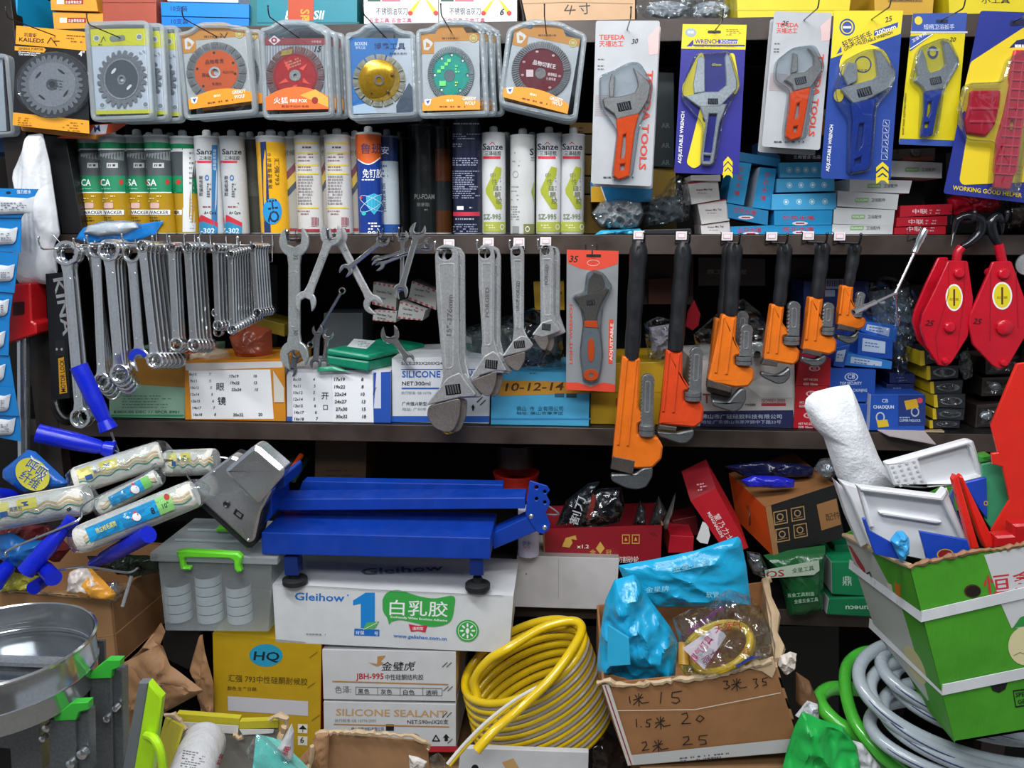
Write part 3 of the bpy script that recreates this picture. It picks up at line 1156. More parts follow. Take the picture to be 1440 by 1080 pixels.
def df(t, S):
 b, S2 = disc(t, S, 634, 104, 33, 39, 0, 'turbo', M('#1bb09a', 'plastic', .25), M('#a3b0b0', 'steel'), 90, 8, .80)
 for a in (.05, 1.0, 2.2, 3.1, 4.1, 4.75, 5.5):
  b.el(S2, 634 + 23 * math.cos(a), 104 + 27 * math.sin(a), 2.4, 2.6, I('#20413c'), n=12)
  b.el(S2, 634 + 23 * math.cos(a) + .6, 104.7 + 27 * math.sin(a), 1.6, 1.8, I('#cfd8d6'), n=12)
 for i, (x, y) in enumerate([(631, 86), (627, 91), (622, 96), (617, 101)]):
  b.rc(S2, x - 2, y - 3, x + 3, y + 1.5, I('#5fc66a'))
 b.rc(S2, 618, 114, 627, 121, I('#5fc66a'))
 b.lines(S2, 640, 92, 648, 3, 4, I('#63c984'), 2.2, 4)
 b.lines(S2, 640, 115, 650, 2, 4, I('#b6d65c'), 2.2, 4)
 b.build('blade_centre', BLADE[-1])
 b = B()
 b.prism([ell(632, 106, 8, 8.5, 24)], PY(S.p.y - .0012), .002, M('#a9b9bb', 'chrome'), ch=.0004)
 b.build('bore_plug', t)
 gold_foot(t, S, qf, 0, .80)

pack('f', 'diamond_disc_pack', 'clear pack with a teal turbo disc, front of its line', 'teal disc packs', of, qf, -.07, M('#d2d2d2', 'card'), lambda b, S: gold_card(b, S, qf), df, (634, 44, 'teal turbo disc packs', .11), 3, dv=(.013, .02, .002), behind='clear pack with a teal turbo disc')

# g: maroon disc
og = tab_outline([(708, 34), (803, 42), (812, 160), (703, 156)][:2] + [(800, 164), (702, 148)], 757, 44, 11, 10)
qg = [(725, 37), (816, 55), (798, 160), (706, 136)]
og = rrect([(713, 40), (733, 31), (750, 26), (790, 30), (803, 38), (826, 48), (812, 166), (800, 170), (704, 148), (701, 138)], 8)

def dg(t, S):
 b, S2 = disc(t, S, 761, 99, 42, 41, 0, 'turbo', M('#7a1220', 'gloss', .22), M('#8a8583', 'steel'), 90, 8, .76)
 for a in (.3, 1.1, 2.9, 3.6, 4.5, 5.4):
  b.el(S2, 761 + 27 * math.cos(a), 99 + 27 * math.sin(a), 2.2, 1.6, I('#c9a2a2'), n=12)
 b.tx(S2, '品物切割王', 749, 90, 6, I('#efe4e4'), ang=12, w=33)
 b.rc(S2, 740, 98, 750, 108, I('#cfb7b9'))
 b.tx(S2, '尊贵精品', 770, 106, 4, I('#e9d5d5'), w=13, ang=8)
 b.tx(S2, '使用专用', 768, 112, 3.6, I('#e9d5d5'), w=13, ang=8)
 b.build('blade_centre', BLADE[-1])
 b = B()
 b.prism([ell(760, 103, 8, 8, 24)], PY(S.p.y - .0012), .002, M('#76716f', 'steel'), ch=.0004)
 b.build('bore_plug', t)
 gold_foot(t, S, qg, 13, .78)

pack('g', 'diamond_disc_pack', 'clear pack with a maroon turbo disc, tilted, front of its line', 'maroon disc packs', og, qg, -.07, M('#cfcfcf', 'card'), lambda b, S: gold_card(b, S, qg), dg, (768, 45, 'maroon turbo disc packs', .11), 3, dv=(.0, .018, -.001), behind='clear pack with a maroon turbo disc')

# far left sliver of a further pack
t = thing('blade_pack', 'clear clamshell pack cut by the left edge beside the black saw blade card', 'blade pack', P(-20, 195, -.03))
clamshell(t, rrect([(-70, 75), (10, 75), (20, 190), (-60, 196)], 9), -.03, .02, 6)
b = B(); b.prism([[(-62, 84), (3, 84), (9, 184), (-55, 188)]], -.022, .001, M('#c9ced6', 'card')); b.build('card', t)
b = B(); b.prism([ell(-40, 130, 34, 38, 40), ell(-40, 130, 6, 6, 16)], -.025, .002, SILV, ch=.0004); b.build('blade', t)
# ================================================================ hanging cards on the right: adjustable wrenches in blisters
def wrap_quad(q, r=5):
 return rrect(q, r)

def blister(t, pts, Y, h=.012, nm='clear_blister'):
 b = B()
 S = PY(Y - h)
 b.prism([pts, inset(pts, 3)], S, h, CLEAR, ch=.003)
 b.prism([inset(pts, 3)], PY(Y - h + .0006), .0004, CLEARS)
 b.build(nm, t)

def card_thing(label, q, Y, mat, prints, name='wrench_pack', cat='wrench pack', th=.0014, hk=None, hl=.075):
 t = thing(name, label, cat, P(*((V(q[2]) + V(q[3])) / 2), Y))
 b = B()
 b.prism([rrect(q, 4)], Y, th, M(mat, 'card', .3))
 prints(b, PY(Y))
 b.build('card', t)
 if hk:
  hook(hk[0], hk[1], Y - .001, hk[2], L=hl)
 return t

def knurl(b, S, x, y, w, h, ang, mat=None, n=5):
 """worm screw seen in the head window"""
 m = mat or M('#c8cacd', 'chrome')
 ca, sa = math.cos(ang), math.sin(ang)
 q = [(x + u * ca - v * sa, y + u * sa + v * ca) for u, v in ((-w / 2, -h / 2), (w / 2, -h / 2), (w / 2, h / 2), (-w / 2, h / 2))]
 b.pg(S, q, M('#1a1b1d', 'steel'))
 for i in range(n):
  u0 = -w * .42 + w * .84 * i / n
  u1 = u0 + w * .84 / n * .55
  p = [(x + u * ca - v * sa, y + u * sa + v * ca) for u, v in ((u0, -h * .42), (u1, -h * .42), (u1 + w * .06, h * .42), (u0 + w * .06, h * .42))]
  b.prism([p], Pl(S.p + S.n * .0025, S.n), .003, m, ch=.0004)

def adj(t, S, handle, head, jaw, slotp=None, grip=None, gripm=None, worm=None, metal=STEEL, th=.007, holes=(), rims=()):
 """adjustable wrench in parts: handle or grip, head with fixed jaw, moving jaw, worm screw"""
 if handle:
  b = B()
  b.prism([handle] + list(holes), S, th, gripm or metal, ch=.0018)
  b.build('grip' if gripm else 'handle', t)
 b = B()
 b.prism([head], Pl(S.p + S.n * .0008, S.n), th + .0015, metal, ch=.0016)
 b.build('head', t)
 if jaw:
  b = B()
  b.prism([jaw], Pl(S.p + S.n * .0004, S.n), th, metal, ch=.0012)
  b.build('moving_jaw', t)
 if worm:
  b = B()
  knurl(b, Pl(S.p + S.n * .0009, S.n), *worm)
  b.build('worm_screw', t)

# 1 grey card, big orange-handled wrench ------------------------------------------------
q1 = [(838, 29), (928, 29), (916, 262), (831, 258)]
RED = I('#d8402c')

def tef(q, k=1.0, price='30', py=None):
 def f(b, S):
  b.pg(S, [quadpt(q, .82, .1), quadpt(q, .99, .03), quadpt(q, 1.0, .2), quadpt(q, .86, .21)], I('#d3b4b2'))
  x, y = quadpt(q, .06, .115)
  b.tx(S, 'TEFEDA', x, y, 6.6 * k, RED, w=36 * k)
  b.tx(S, '天福达工', x, y + 9.5 * k, 7.5 * k, RED, w=34 * k)
  if price == '30':
   b.tx(S, '30', 888, 62, 6.5, INK, sk=.35, ang=-8)
  else:
   b.tx(S, '25', x + 8 * k, y - 3, 6, INK, sk=.35, ang=6)
  for i in range(11):
   u0 = .02 + .01 * i
   p = [quadpt(q, .03, .46 + i * .012), quadpt(q, .3, .46 + i * .012), quadpt(q, .42, .49 + i * .012)]
   b.ln(S, p, .5, I('#b98d8c'))
  for yy in (.235, .275, .295):
   x, y = quadpt(q, .05, yy)
   b.lines(S, x, y, x + 12 * k, 1, 2, I('#55585c'), 1, 3)
  x, y = quadpt(q, .86, .30)
  x2, y2 = quadpt(q, .815, .90)
  L = math.hypot(x2 - x, y2 - y)
  b.tx(S, 'TEFEDA TOOLS', x - 3, y, 9.5 * k, RED, ang=math.degrees(math.atan2(y2 - y, x2 - x)), w=L)
  x, y = quadpt(q, .2, .955)
  b.lines(S, x, y, quadpt(q, .8, .955)[0], 1, 2, I('#3a3c40'), 2, 6)
 return f

def slip(b, S, q):
 pass

t = card_thing('large grey wrench card with an orange-handled adjustable wrench, marked 30', q1, -.055, '#b4b7bb', tef(q1), hk=(882, 41, 'wire hook carrying the two large grey cards'))
S = PY(-.063)
adj(t, S, T3([(665, 650), (800, 622), (770, 740), (740, 990), (680, 1010), (648, 990), (672, 760)]),
 T3([(590, 560), (600, 548), (700, 540), (770, 520), (790, 480), (780, 430), (762, 380), (790, 400), (845, 455), (860, 480), (845, 560), (815, 610), (795, 640), (668, 672), (655, 640), (600, 600)]),
 T3([(640, 415), (658, 425), (652, 545), (630, 545), (625, 470)]), gripm=M('#ff5a1c', 'plastic', .25), worm=(*T3(712, 598), 19, 12, -.2), metal=M('#aaa39f', 'steel', .3),
 holes=(T3([(706, 760), (722, 752), (720, 850), (710, 890), (692, 890)]), T3([(690, 925), (716, 920), (712, 955), (690, 960)])))
blister(t, rrect(T3([(640, 400), (740, 345), (800, 345), (880, 480), (850, 600), (800, 720), (760, 1000), (650, 1025), (640, 990), (670, 740), (570, 600), (570, 420)]), 8), -.055, .016)
c = shiftcopy(t, (.004, .02, -.004), 'large grey wrench card with an orange-handled wrench, hidden behind the card marked 30')

# 2 yellow / purple card ---------------------------------------------------------------
q2 = [(960, 34), (1050, 35), (1039, 246), (948, 243)]

def p2(b, S):
 Yl, Bl = I('#e6cf1d'), I('#2b2a80')
 b.pg(S, subq(q2, 0, 0, 1, .165), Yl)
 b.pg(S, T3([(1060, 262), (1100, 222), (1100, 250), (1090, 262)]), Bl)
 b.pg(S, T3([(1100, 250), (1390, 252), (1390, 262), (1098, 260)]), Bl)
 b.tx(S, 'WRENCH', *T3(1108, 245), 6, Bl, w=34)
 b.pg(S, T3([(1245, 222), (1350, 222), (1345, 246), (1242, 245)]), Bl)
 b.tx(S, '300mm', *T3(1248, 243), 5, I('#c9cbe0'), w=25)
 b.tx(S, 'LARGE OPENING WRENCH', *T3(1108, 265), 2.6, I('#6a6222'), w=58)
 b.el(S, *T3(1085, 183), 8, 6, I('#9aa9b6'))
 b.tx(S, '钢城', *T3(1085, 188), 3.5, WHT, al='c')
 b.lines(S, *T3(1285, 165), T3(1375, 165)[0], 4, 2.4, I('#9c8e22'), 1, 3)
 b.pg(S, rrect(T3([(1180, 172), (1255, 172), (1255, 188), (1180, 188)]), 2), I('#26241c'))
 b.tx(S, 'ADJUSTABLE WRENCH', *T3(1030, 920), 4.6, WHT, ang=-86, w=73)
 for i in range(3):
  y = 880 + i * 34
  b.pg(S, T3([(1268, y + 30), (1294, y), (1320, y + 30), (1320, y + 55), (1294, y + 26), (1268, y + 55)]), Yl)
 b.pg(S, T3([(1266, 965), (1316, 965), (1312, 985), (1262, 985)]), Yl)
 b.pg(S, rrect(T3([(1140, 295), (1160, 310), (1165, 520), (1150, 680), (1180, 700), (1140, 930), (1100, 950), (1060, 920), (1150, 560), (1040, 540), (1035, 490), (1120, 320)]), 5), Yl)
 b.pg(S, rrect(T3([(1300, 300), (1330, 300), (1360, 480), (1335, 540), (1290, 480)]), 5), Yl)
 b.tx(S, '60mm', *T3(1205, 372), 4, Yl, w=13)

t = card_thing('purple-blue card with yellow top holding a long silver wide-jaw wrench', q2, -.055, '#34328c', p2, hk=(1004, 45, 'wire hook carrying the purple-blue silver wrench card'))
S = PY(-.062)
adj(t, S, T3([(1130, 585), (1290, 585), (1250, 690), (1215, 910), (1195, 930), (1150, 925), (1140, 900), (1170, 690)]),
 T3([(1050, 540), (1170, 515), (1240, 515), (1285, 480), (1285, 440), (1278, 320), (1290, 295), (1310, 320), (1345, 450), (1345, 500), (1250, 600), (1130, 600)]),
 T3([(1125, 330), (1140, 310), (1165, 330), (1165, 515), (1105, 525), (1100, 470)]), metal=M('#dcdee0', 'steel', .28), worm=(*T3(1210, 570), 14, 8, 0),
 holes=(T3([(1190, 640), (1235, 640), (1205, 860), (1160, 855)]), T3([(1160, 872), (1200, 875), (1196, 905), (1158, 905)])))
blister(t, rrect(T3([(1110, 300), (1310, 285), (1370, 480), (1280, 640), (1225, 930), (1140, 940), (1150, 700), (1030, 560), (1040, 480)]), 8), -.055, .014)

# 3 second grey card ---------------------------------------------------------------
q3 = [(1089, 16), (1170, 18), (1153, 211), (1071, 206)]
t = card_thing('small grey wrench card with an orange-handled wrench, marked 25', q3, -.06, '#b2b5b9', tef(q3, .86, '25'), hk=(1131, 28, 'wire hook carrying the two small grey cards'))
S = PY(-.068)
adj(t, S, T4([(196, 492), (305, 462), (290, 540), (255, 730), (200, 748), (168, 725), (195, 560)]),
 T4([(165, 425), (205, 390), (270, 385), (320, 345), (320, 300), (290, 255), (320, 270), (360, 330), (365, 370), (330, 430), (305, 465), (215, 485), (205, 450)]),
 T4([(210, 280), (235, 290), (235, 380), (200, 390), (205, 330)]), gripm=M('#ff561a', 'plastic', .25), worm=(*T4(250, 430), 16, 10, -.2), metal=M('#aaa5a1', 'steel', .3),
 holes=(T4([(232, 552), (246, 548), (244, 610), (230, 638), (218, 632)]), T4([(214, 675), (236, 672), (232, 700), (212, 704)])))
blister(t, rrect(T4([(210, 250), (330, 235), (385, 350), (330, 470), (285, 740), (165, 760), (160, 700), (190, 480), (110, 430), (120, 320)]), 8), -.06, .015)
shiftcopy(t, (-.002, .02, -.008), 'small grey wrench card with an orange-handled wrench, hidden behind the card marked 25')

# 4 blue / yellow light wrench card ---------------------------------------------------------------
q4 = [(1173, 15), (1270, 15), (1252, 254), (1154, 251)]

def p4(b, S):
 Yl = I('#e3cb1e')
 Bl = I('#2a4590')
 b.pg(S, [q4[0], q4[1], T4(782, 180), T4(410, 312)], Yl)
 b.pg(S, T4([(440, 290), (465, 245), (468, 278)]), Bl)
 b.el(S, *T4(497, 145), 11, 12, Bl, ri=.8)
 b.el(S, *T4(497, 145), 7, 8, Bl)
 b.rc(S, *T4(475, 140), *T4(519, 152), WHT)
 b.tx(S, '轻型活扳手', *T4(478, 255), 9, I('#252a3c'), ang=-21, w=44)
 b.pg(S, T4([(640, 165), (768, 118), (766, 145), (640, 192)]), Bl)
 b.tx(S, '200mm', *T4(652, 190), 6, WHT, ang=-20, w=30)
 b.tx(S, 'LIGHT ADJUSTABLE WRENCH', *T4(484, 272), 4, I('#4e4a24'), ang=-20, w=72)
 b.tx(S, '25', *T4(700, 120), 7, I('#55511c'), sk=.3, ang=-14)
 b.tx(S, 'ADJUSTABLE WRENCH', *T4(400, 915), 4.6, WHT, ang=-85, w=66)
 for i in range(6):
  y = 640 + 36 * i
  b.ln(S, T4([(690 - i * 2, y), (722 - i * 2, y + 2), (718 - i * 2, y + 32), (686 - i * 2, y + 30), (690 - i * 2, y)]), .5, I('#b4c0e0'))
  b.ln(S, T4([(698, y + 8), (710, y + 24)]), .6, WHT)
 for i in range(3):
  y = 862 + i * 34
  b.pg(S, T4([(650, y + 30), (684, y), (716, y + 30), (716, y + 52), (684, y + 24), (650, y + 52)]), Yl)
 b.pg(S, T4([(650, 945), (716, 945), (712, 962), (648, 960)]), Yl)
 b.pg(S, ell(*T4(590, 350), 36, 30, 24), Yl)
 b.pg(S, ell(*T4(450, 510), 7, 9, 14), Yl)
 b.el(S, *T4(580, 345), 12, 12, I('#1d2f6e'), ri=.85)
 b.tx(S, '活扳手', *T4(575, 385), 4, I('#3b3818'), al='c')

t = card_thing('tall blue card with yellow top holding a blue-handled wide wrench', q4, -.065, '#2b4795', p4, hk=(1226, 27, 'wire hook carrying the tall blue wrench card'))
S = PY(-.073)
adj(t, S, T4([(520, 550), (655, 520), (640, 600), (625, 880), (605, 905), (530, 920), (508, 900), (530, 640)]),
 T4([(465, 478), (480, 465), (640, 420), (660, 400), (650, 300), (640, 260), (680, 275), (755, 385), (752, 430), (720, 470), (600, 535), (530, 552), (512, 530)]),
 T4([(500, 330), (550, 335), (555, 430), (500, 455), (478, 400)]), gripm=M('#2140a0', 'plastic', .25), worm=(*T4(590, 490), 20, 12, -.25), metal=M('#bdbfc2', 'steel', .3),
 holes=(T4([(565, 660), (590, 655), (580, 770), (560, 800), (548, 795)]), T4([(540, 850), (575, 835), (572, 870), (540, 880)])))
blister(t, rrect(T4([(480, 320), (600, 260), (700, 255), (765, 390), (730, 490), (660, 560), (630, 910), (505, 935), (510, 640), (440, 540), (430, 480)]), 8), -.065, .016)

# 5 small yellow card ---------------------------------------------------------------
q5 = [(1284, 19), (1360, 18), (1343, 206), (1264, 203)]

def p5(b, S):
 Bl = I('#2c4a9a')
 b.pg(S, subq(q5, 0, 0, 1, .15), Bl)
 b.pg(S, subq(q5, 0, .955, 1, 1), Bl)
 b.rc(S, *T4(835, 168), *T4(1138, 176), I('#c8cbd2'))
 b.el(S, *T4(877, 110), 5.5, 6, I('#d9c63a'))
 b.tx(S, '短柄卫浴扳手', *T4(905, 155), 6.5, I('#c7d2e6'), w=43)
 b.pg(S, rrect(T4([(970, 105), (1035, 103), (1035, 122), (970, 124)]), 2), I('#14203f'))
 b.pg(S, T4([(830, 260), (830, 195), (955, 182), (830, 275)]), Bl)
 b.ln(S, T4([(832, 262), (950, 184)]), 1.2, WHT)
 b.tx(S, '卫浴专用', *T4(846, 226), 4, WHT, ang=-30, w=22)
 b.tx(S, '20', *T4(1040, 220), 6, I('#4a4a18'), sk=.3, ang=4)
 b.el(S, *T4(953, 280), 7.5, 9, I('#35406c'), ri=.6)
 b.tx(S, 'CHENGU', *T4(953, 272), 3, WHT, al='c')
 b.tx(S, 'SHORT SHANK ADJUSTABLE WRENCH', *T4(798, 718), 2.6, I('#46461a'), ang=-86, w=58)

t = card_thing('small yellow card with blue header holding a short blue-handled wrench, marked 20', q5, -.06, '#d9c61c', p5, hk=(1324, 29, 'wire hook carrying the small yellow wrench card'))
S = PY(-.067)
adj(t, S, T4([(912, 490), (1010, 472), (985, 560), (955, 715), (920, 732), (888, 722), (912, 600)]),
 T4([(860, 430), (875, 405), (900, 400), (1000, 370), (1025, 340), (1005, 215), (1040, 225), (1090, 310), (1092, 350), (1040, 430), (1010, 475), (915, 490), (900, 460)]),
 T4([(895, 255), (915, 300), (930, 370), (950, 395), (880, 410), (868, 370), (880, 300)]), gripm=M('#2440a4', 'plastic', .25), worm=(*T4(970, 430), 16, 10, -.2), metal=M('#b6b8bb', 'steel', .3),
 holes=(T4([(932, 545), (950, 542), (948, 590), (932, 625), (922, 620)]), T4([(912, 655), (938, 650), (934, 678), (912, 682)])))
blister(t, rrect(T4([(880, 250), (1000, 200), (1050, 205), (1105, 330), (1020, 480), (985, 720), (890, 745), (900, 480), (840, 440)]), 8), -.06, .013)

# 6 large blue and yellow card with a red plastic sink wrench --------------------------------
q6 = [(1379, 15), (1520, 20), (1500, 292), (1327, 272)]

def p6(b, S):
 Yl = I('#e2c51f')
 b.pg(S, rrect(T4([(1155, 330), (1440, 145), (1700, 145), (1700, 960), (1110, 985), (1095, 960), (1135, 720), (1120, 470)]), 4), Yl)
 b.pg(S, T4([(1180, 470), (1320, 470), (1110, 600), (1100, 520)]), I('#c9ad17'))
 b.tx(S, 'WORKING GOOD HELPER', *T4(1058, 1010), 6, Yl, ang=6.5, w=98)
 b.tx(S, 'CK-113', *T4(1422, 1000), 9, I('#b8981a'), ang=-84, w=30)
 b.pg(S, rrect(T4([(1365, 110), (1470, 100), (1470, 130), (1365, 140)]), 3), I('#0c1238'))
 b.pg(S, T4([(1360, 255), (1400, 215), (1480, 200), (1480, 245)]), I('#16205c'))
 b.lines(S, *T4(1390, 238), T4(1440, 240)[0], 1, 3, WHT, 4, 2)

t = card_thing('big blue and yellow card at the right edge with a red plastic pipe wrench tool', q6, -.075, '#2a3588', p6, name='sink_wrench_pack', cat='tool pack', hk=(1426, 30, 'wire hook carrying the big card at the right edge'))
RP = M('#d01c38', 'plastic', .25)
b = B()
body = T4([(1395, 265), (1440, 265), (1500, 275), (1480, 420), (1450, 600), (1420, 760), (1390, 930), (1370, 1010), (1280, 1000), (1292, 940), (1280, 900), (1300, 740), (1340, 600), (1370, 450), (1365, 420), (1385, 300)])
b.prism([body, T4(ell(1382, 672, 14, 34, 14))], -.083, .012, RP, ch=.002)
for i in range(13):
 y = 320 + i * 50
 x = 1385 - max(0, y - 480) * .20
 b.prism([T4([(x - 12, y), (x + 90, y + 6), (x + 89, y + 14), (x - 13, y + 8)])], -.086, .004, M('#e8425a', 'plastic'), ch=.0006)
for k in (0, 48, 84):
 b.prism([T4([(1385 + k, 330), (1393 + k, 330), (1318 + k, 920), (1310 + k, 920)])], -.0855, .004, M('#e23a52', 'plastic'), ch=.0006)
b.build('tool_body', t)
b = B()
b.prism([rrect(T4([(1160, 482), (1320, 480), (1312, 560), (1290, 660), (1270, 690), (1240, 725), (1140, 710), (1128, 640), (1150, 560)]), 3)], -.083, .02, RP, ch=.003)
b.prism([rrect(T4([(1160, 570), (1310, 570), (1302, 585), (1158, 585)]), 1)], -.085, .004, M('#e8425a', 'plastic'), ch=.001)
b.prism([rrect(T4([(1150, 640), (1290, 640), (1288, 655), (1150, 655)]), 1)], -.085, .004, M('#e8425a', 'plastic'), ch=.001)
b.build('socket_insert', t)
blister(t, rrect(T4([(1140, 440), (1330, 435), (1370, 300), (1500, 240), (1520, 400), (1420, 1030), (1270, 1020), (1290, 760), (1130, 750), (1100, 600)]), 8), -.075, .018)
# ================================================================ sealant cartridges on the middle shelf
def cartridge(xc, yt, yb, w, Y, label, mats, prints=None, group=None, nub=True, lean=0, cap='#cfd2d2', name='sealant_cartridge', cat='sealant tube', zr=None):
 """xc centre px at top, w width px; mats: list of (v0, colour) bands from top"""
 top, bot = P(xc, yt, Y), P(xc, yb, Y)
 z0 = ZB + .0012 if zr is None else zr
 if lean is None:
  a = V((bot.x, Y, z0))
 else:
  a = V((top.x, Y, z0))
 r = (P(xc + w / 2, yt, Y) - P(xc - w / 2, yt, Y)).length / 2
 H = top.z - z0
 t = thing(name, label, cat, a, group)
 up = V((0, 0, 1))
 b = B()
 prof = [(0, r * .97), (.002, r)]
 bands = sorted(mats, key=lambda m: -m[0])
 for v0, colr in bands:
  m = M(colr, 'plastic', .22)
  s0 = prof[-1][0]
  e = H * (1 - v0)
  prof.append((s0 + .0001, r, m))
  prof.append((e, r, m))
 b.lathe(a, a + up * H, prof, M('#c9cac8', 'plastic'), 36)
 S = Cy(a, a + up, r)
 b.zmin = z0 + .0005
 if prints:
  prints(b, S)
 b.build('tube_body', t)
 b = B()
 c = M(cap, 'plastic', .3)
 b.lathe(a + up * H, a + up * (H + .02), [(-.002, r * 1.02), (.001, r * 1.03), (.0022, r * .98), (.0024, r * .5)] + ([(.003, r * .34), (.008, r * .34), (.013, r * .32), (.0155, r * .2), (.0162, 0)] if nub else []), c, 28)
 b.build('nozzle_end', t)
 return t

G1, G2, GK = '#0e7a4c', '#b08a1c', '#4d5456'
W_ = '#dddfe0'

def p_ca(x0, w, nm, col=1):
 """green and gold label seen around x0..x0+w"""
 x1 = x0 + w

 def f(b, S):
  b.rc(S, x0 + 1, 211, x1 - 1, 247, I('#4f5658'))
  b.pg(S, [(x0 + 2, 216), (x1 - 2, 213), (x1 - 2, 226), (x0 + 2, 221)], I('#8c9394'))
  b.rc(S, x0 + w * .3, 229, x0 + w * .72, 236, I('#c9cccc'))
  b.rc(S, x0 + w * .36, 231, x0 + w * .46, 234, I('#2a2d2e'))
  b.rc(S, x0 + w * .52, 231, x0 + w * .62, 234, I('#2a2d2e'))
  b.rc(S, x0, 247, x1, 270, I('#17855a'))
  b.rc(S, x0, 270, x1, 271.5, WHT)
  b.rc(S, x0, 209, x1, 210.5, WHT)
  b.tx(S, nm, x0 + w * .08, 261, 9, WHT, w=w * .36)
  b.lines(S, x0 + w * .1, 265, x0 + w * .6, 1, 2, I('#a9d3bf'), 1, 3)
  b.el(S, x0 + w * .84, 256, 2.8, 4, I('#c0392b'), n=12)
  b.lines(S, x0 + 3, 275, x0 + w * .7, 3, 3.5, I('#e8d58c'), 1.6, 5)
  b.pg(S, rrect([(x0 + w * .22, 285), (x0 + w * .55, 285), (x0 + w * .55, 293), (x0 + w * .22, 293)], 2), I('#d9b3a8'))
  b.rc(S, x0 + w * .1, 295, x1 - 2, 302, WHT)
  b.tx(S, 'WACKER', x0 + w * .14, 301, 4.6, INK, w=w * .74)
  b.lines(S, x0 + w * .14, 305, x0 + w * .6, 2, 4, I('#4a3b10'), 1.8, 8)
 return f

CAB = [(0, '#9fa5a6'), (.07, G1), (.135, W_), (.15, GK), (.42, G1), (.58, G2)]
LX = 'green and gold sealant tube, '
cartridge(128, 193, 330, 35, .055, LX + 'lettered A, mostly hidden behind the CA tube', CAB, p_ca(112, 36, 'CA'))
cartridge(157, 192, 330, 36, .03, LX + 'lettered CA, front left of the row', CAB, p_ca(139, 37, 'CA'))
cartridge(193, 193, 330, 35, .055, LX + 'lettered SA, behind the front SA tube', CAB, p_ca(177, 36, 'SA'))
cartridge(222, 192, 330, 36, .03, LX + 'lettered SA, standing in front', CAB, p_ca(204, 37, 'SA'))

def p_back(b, S):
 b.rc(S, 239, 209, 256, 210.5, WHT)
 b.rc(S, 240, 247, 256, 270, I('#17855a'))
 b.el(S, 251, 256, 3.4, 3.6, I('#c0392b'), n=14)
 b.rc(S, 257, 209, 275, 326, I('#d9dcdc'))
 b.lines(S, 266, 214, 273, 9, 7, I('#7b7f82'), 3, 3)
 b.lines(S, 267, 280, 274, 10, 4.5, I('#8a8d90'), 1.2, 4)
 b.rc(S, 242, 295, 256, 302, WHT)
 b.tx(S, 'ER', 246, 301, 4.6, INK)

cartridge(257, 194, 330, 34, .035, LX + 'turned to show its back label, right of the SA tubes', CAB, p_back)

def p_302(x0, w, cut=0):
 def f(b, S):
  b.tx(S, 'Sanze', x0 + w * .9, 217, 7.5, I('#20253a'), w=w * .8, al='r')
  b.tx(S, '三泽硅胶', x0 + w * .82, 224.5, 5, INK, w=w * .62, al='r')
  b.rc(S, x0 + w * .05, 226, x0 + w * .72, 229, I('#c93040'))
  b.el(S, x0 + w * .5, 250, 3, 4, I('#2c6aa8'), ri=.55)
  b.tx(S, '酸性玻璃胶', x0 + w * .28, 252, 4.6, I('#343a44'), vert=True)
  b.lines(S, x0 + w * .5, 258, x0 + w * .7, 6, 3.4, I('#5a606a'), 2, 3)
  b.lines(S, x0 + w * .35, 285, x0 + w * .85, 2, 5, I('#8c3a3e'), 1.6, 5)
  b.tx(S, 'A+ Care', x0 + w * .4, 301, 4, INK, w=w * .45)
  b.pg(S, [(x0 + 2, 310), (x0 + w * .3, 302), (x0 + w - 3, 313), (x0 + w - 3, 319), (x0 + w * .35, 312), (x0 + 2, 316)], I('#c22b38'))
  b.pg(S, [(x0 + 2, 316), (x0 + w * .35, 311), (x0 + w - 3, 319), (x0 + w - 3, 330), (x0 + 2, 330)], I('#2c86b0'))
  b.tx(S, 'Z-302', x0 + w * .08, 328, 7, I('#dfeaf2'), w=w * .72)
  if not cut:
   b.rc(S, x0 + w * .68, 204, x0 + w * .9, 330, I('#2a6ea0'))
   b.tx(S, '建筑玻璃幕墙', x0 + w * .79, 214, 4, I('#b9d3e6'), al='c', vert=True)
 return f

cartridge(291, 194, 330, 35, .03, 'white sealant tube marked 302 with a vertical blue stripe', [(0, '#c7c9ca')], p_302(273, 36))
cartridge(326, 194, 330, 34, .032, 'white sealant tube marked Z-302 without a blue stripe', [(0, '#c3c5c6')], p_302(309, 34, 1))
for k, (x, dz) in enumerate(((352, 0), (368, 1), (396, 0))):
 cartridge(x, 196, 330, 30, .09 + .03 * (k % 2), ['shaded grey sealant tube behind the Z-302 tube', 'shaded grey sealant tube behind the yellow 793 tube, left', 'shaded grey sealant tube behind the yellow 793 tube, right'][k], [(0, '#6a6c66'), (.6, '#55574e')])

def p_793(b, S):
 b.pg(S, [(366, 200), (374, 199), (381, 327), (372, 327)], I('#1b3568'))
 for i, c in enumerate('中性硅酮耐候胶'):
  b.tx(S, c, 378.5 + i * .3, 220 + i * 7.4, 5, I('#44360c'), al='c')
 b.tx(S, '汇强793', 386, 222, 6, I('#5a4510'), ang=88, w=38)
 b.el(S, 383, 297, 13, 18.5, I('#1e90d0'))
 b.tx(S, 'HQ', 376, 282, 13, I('#10243e'), ang=82, w=32)

cartridge(381, 194, 331, 41, .028, 'yellow sealant tube with blue HQ oval and number 793', [(0, '#b9bbbc'), (.055, '#e9ae1c')], p_793)

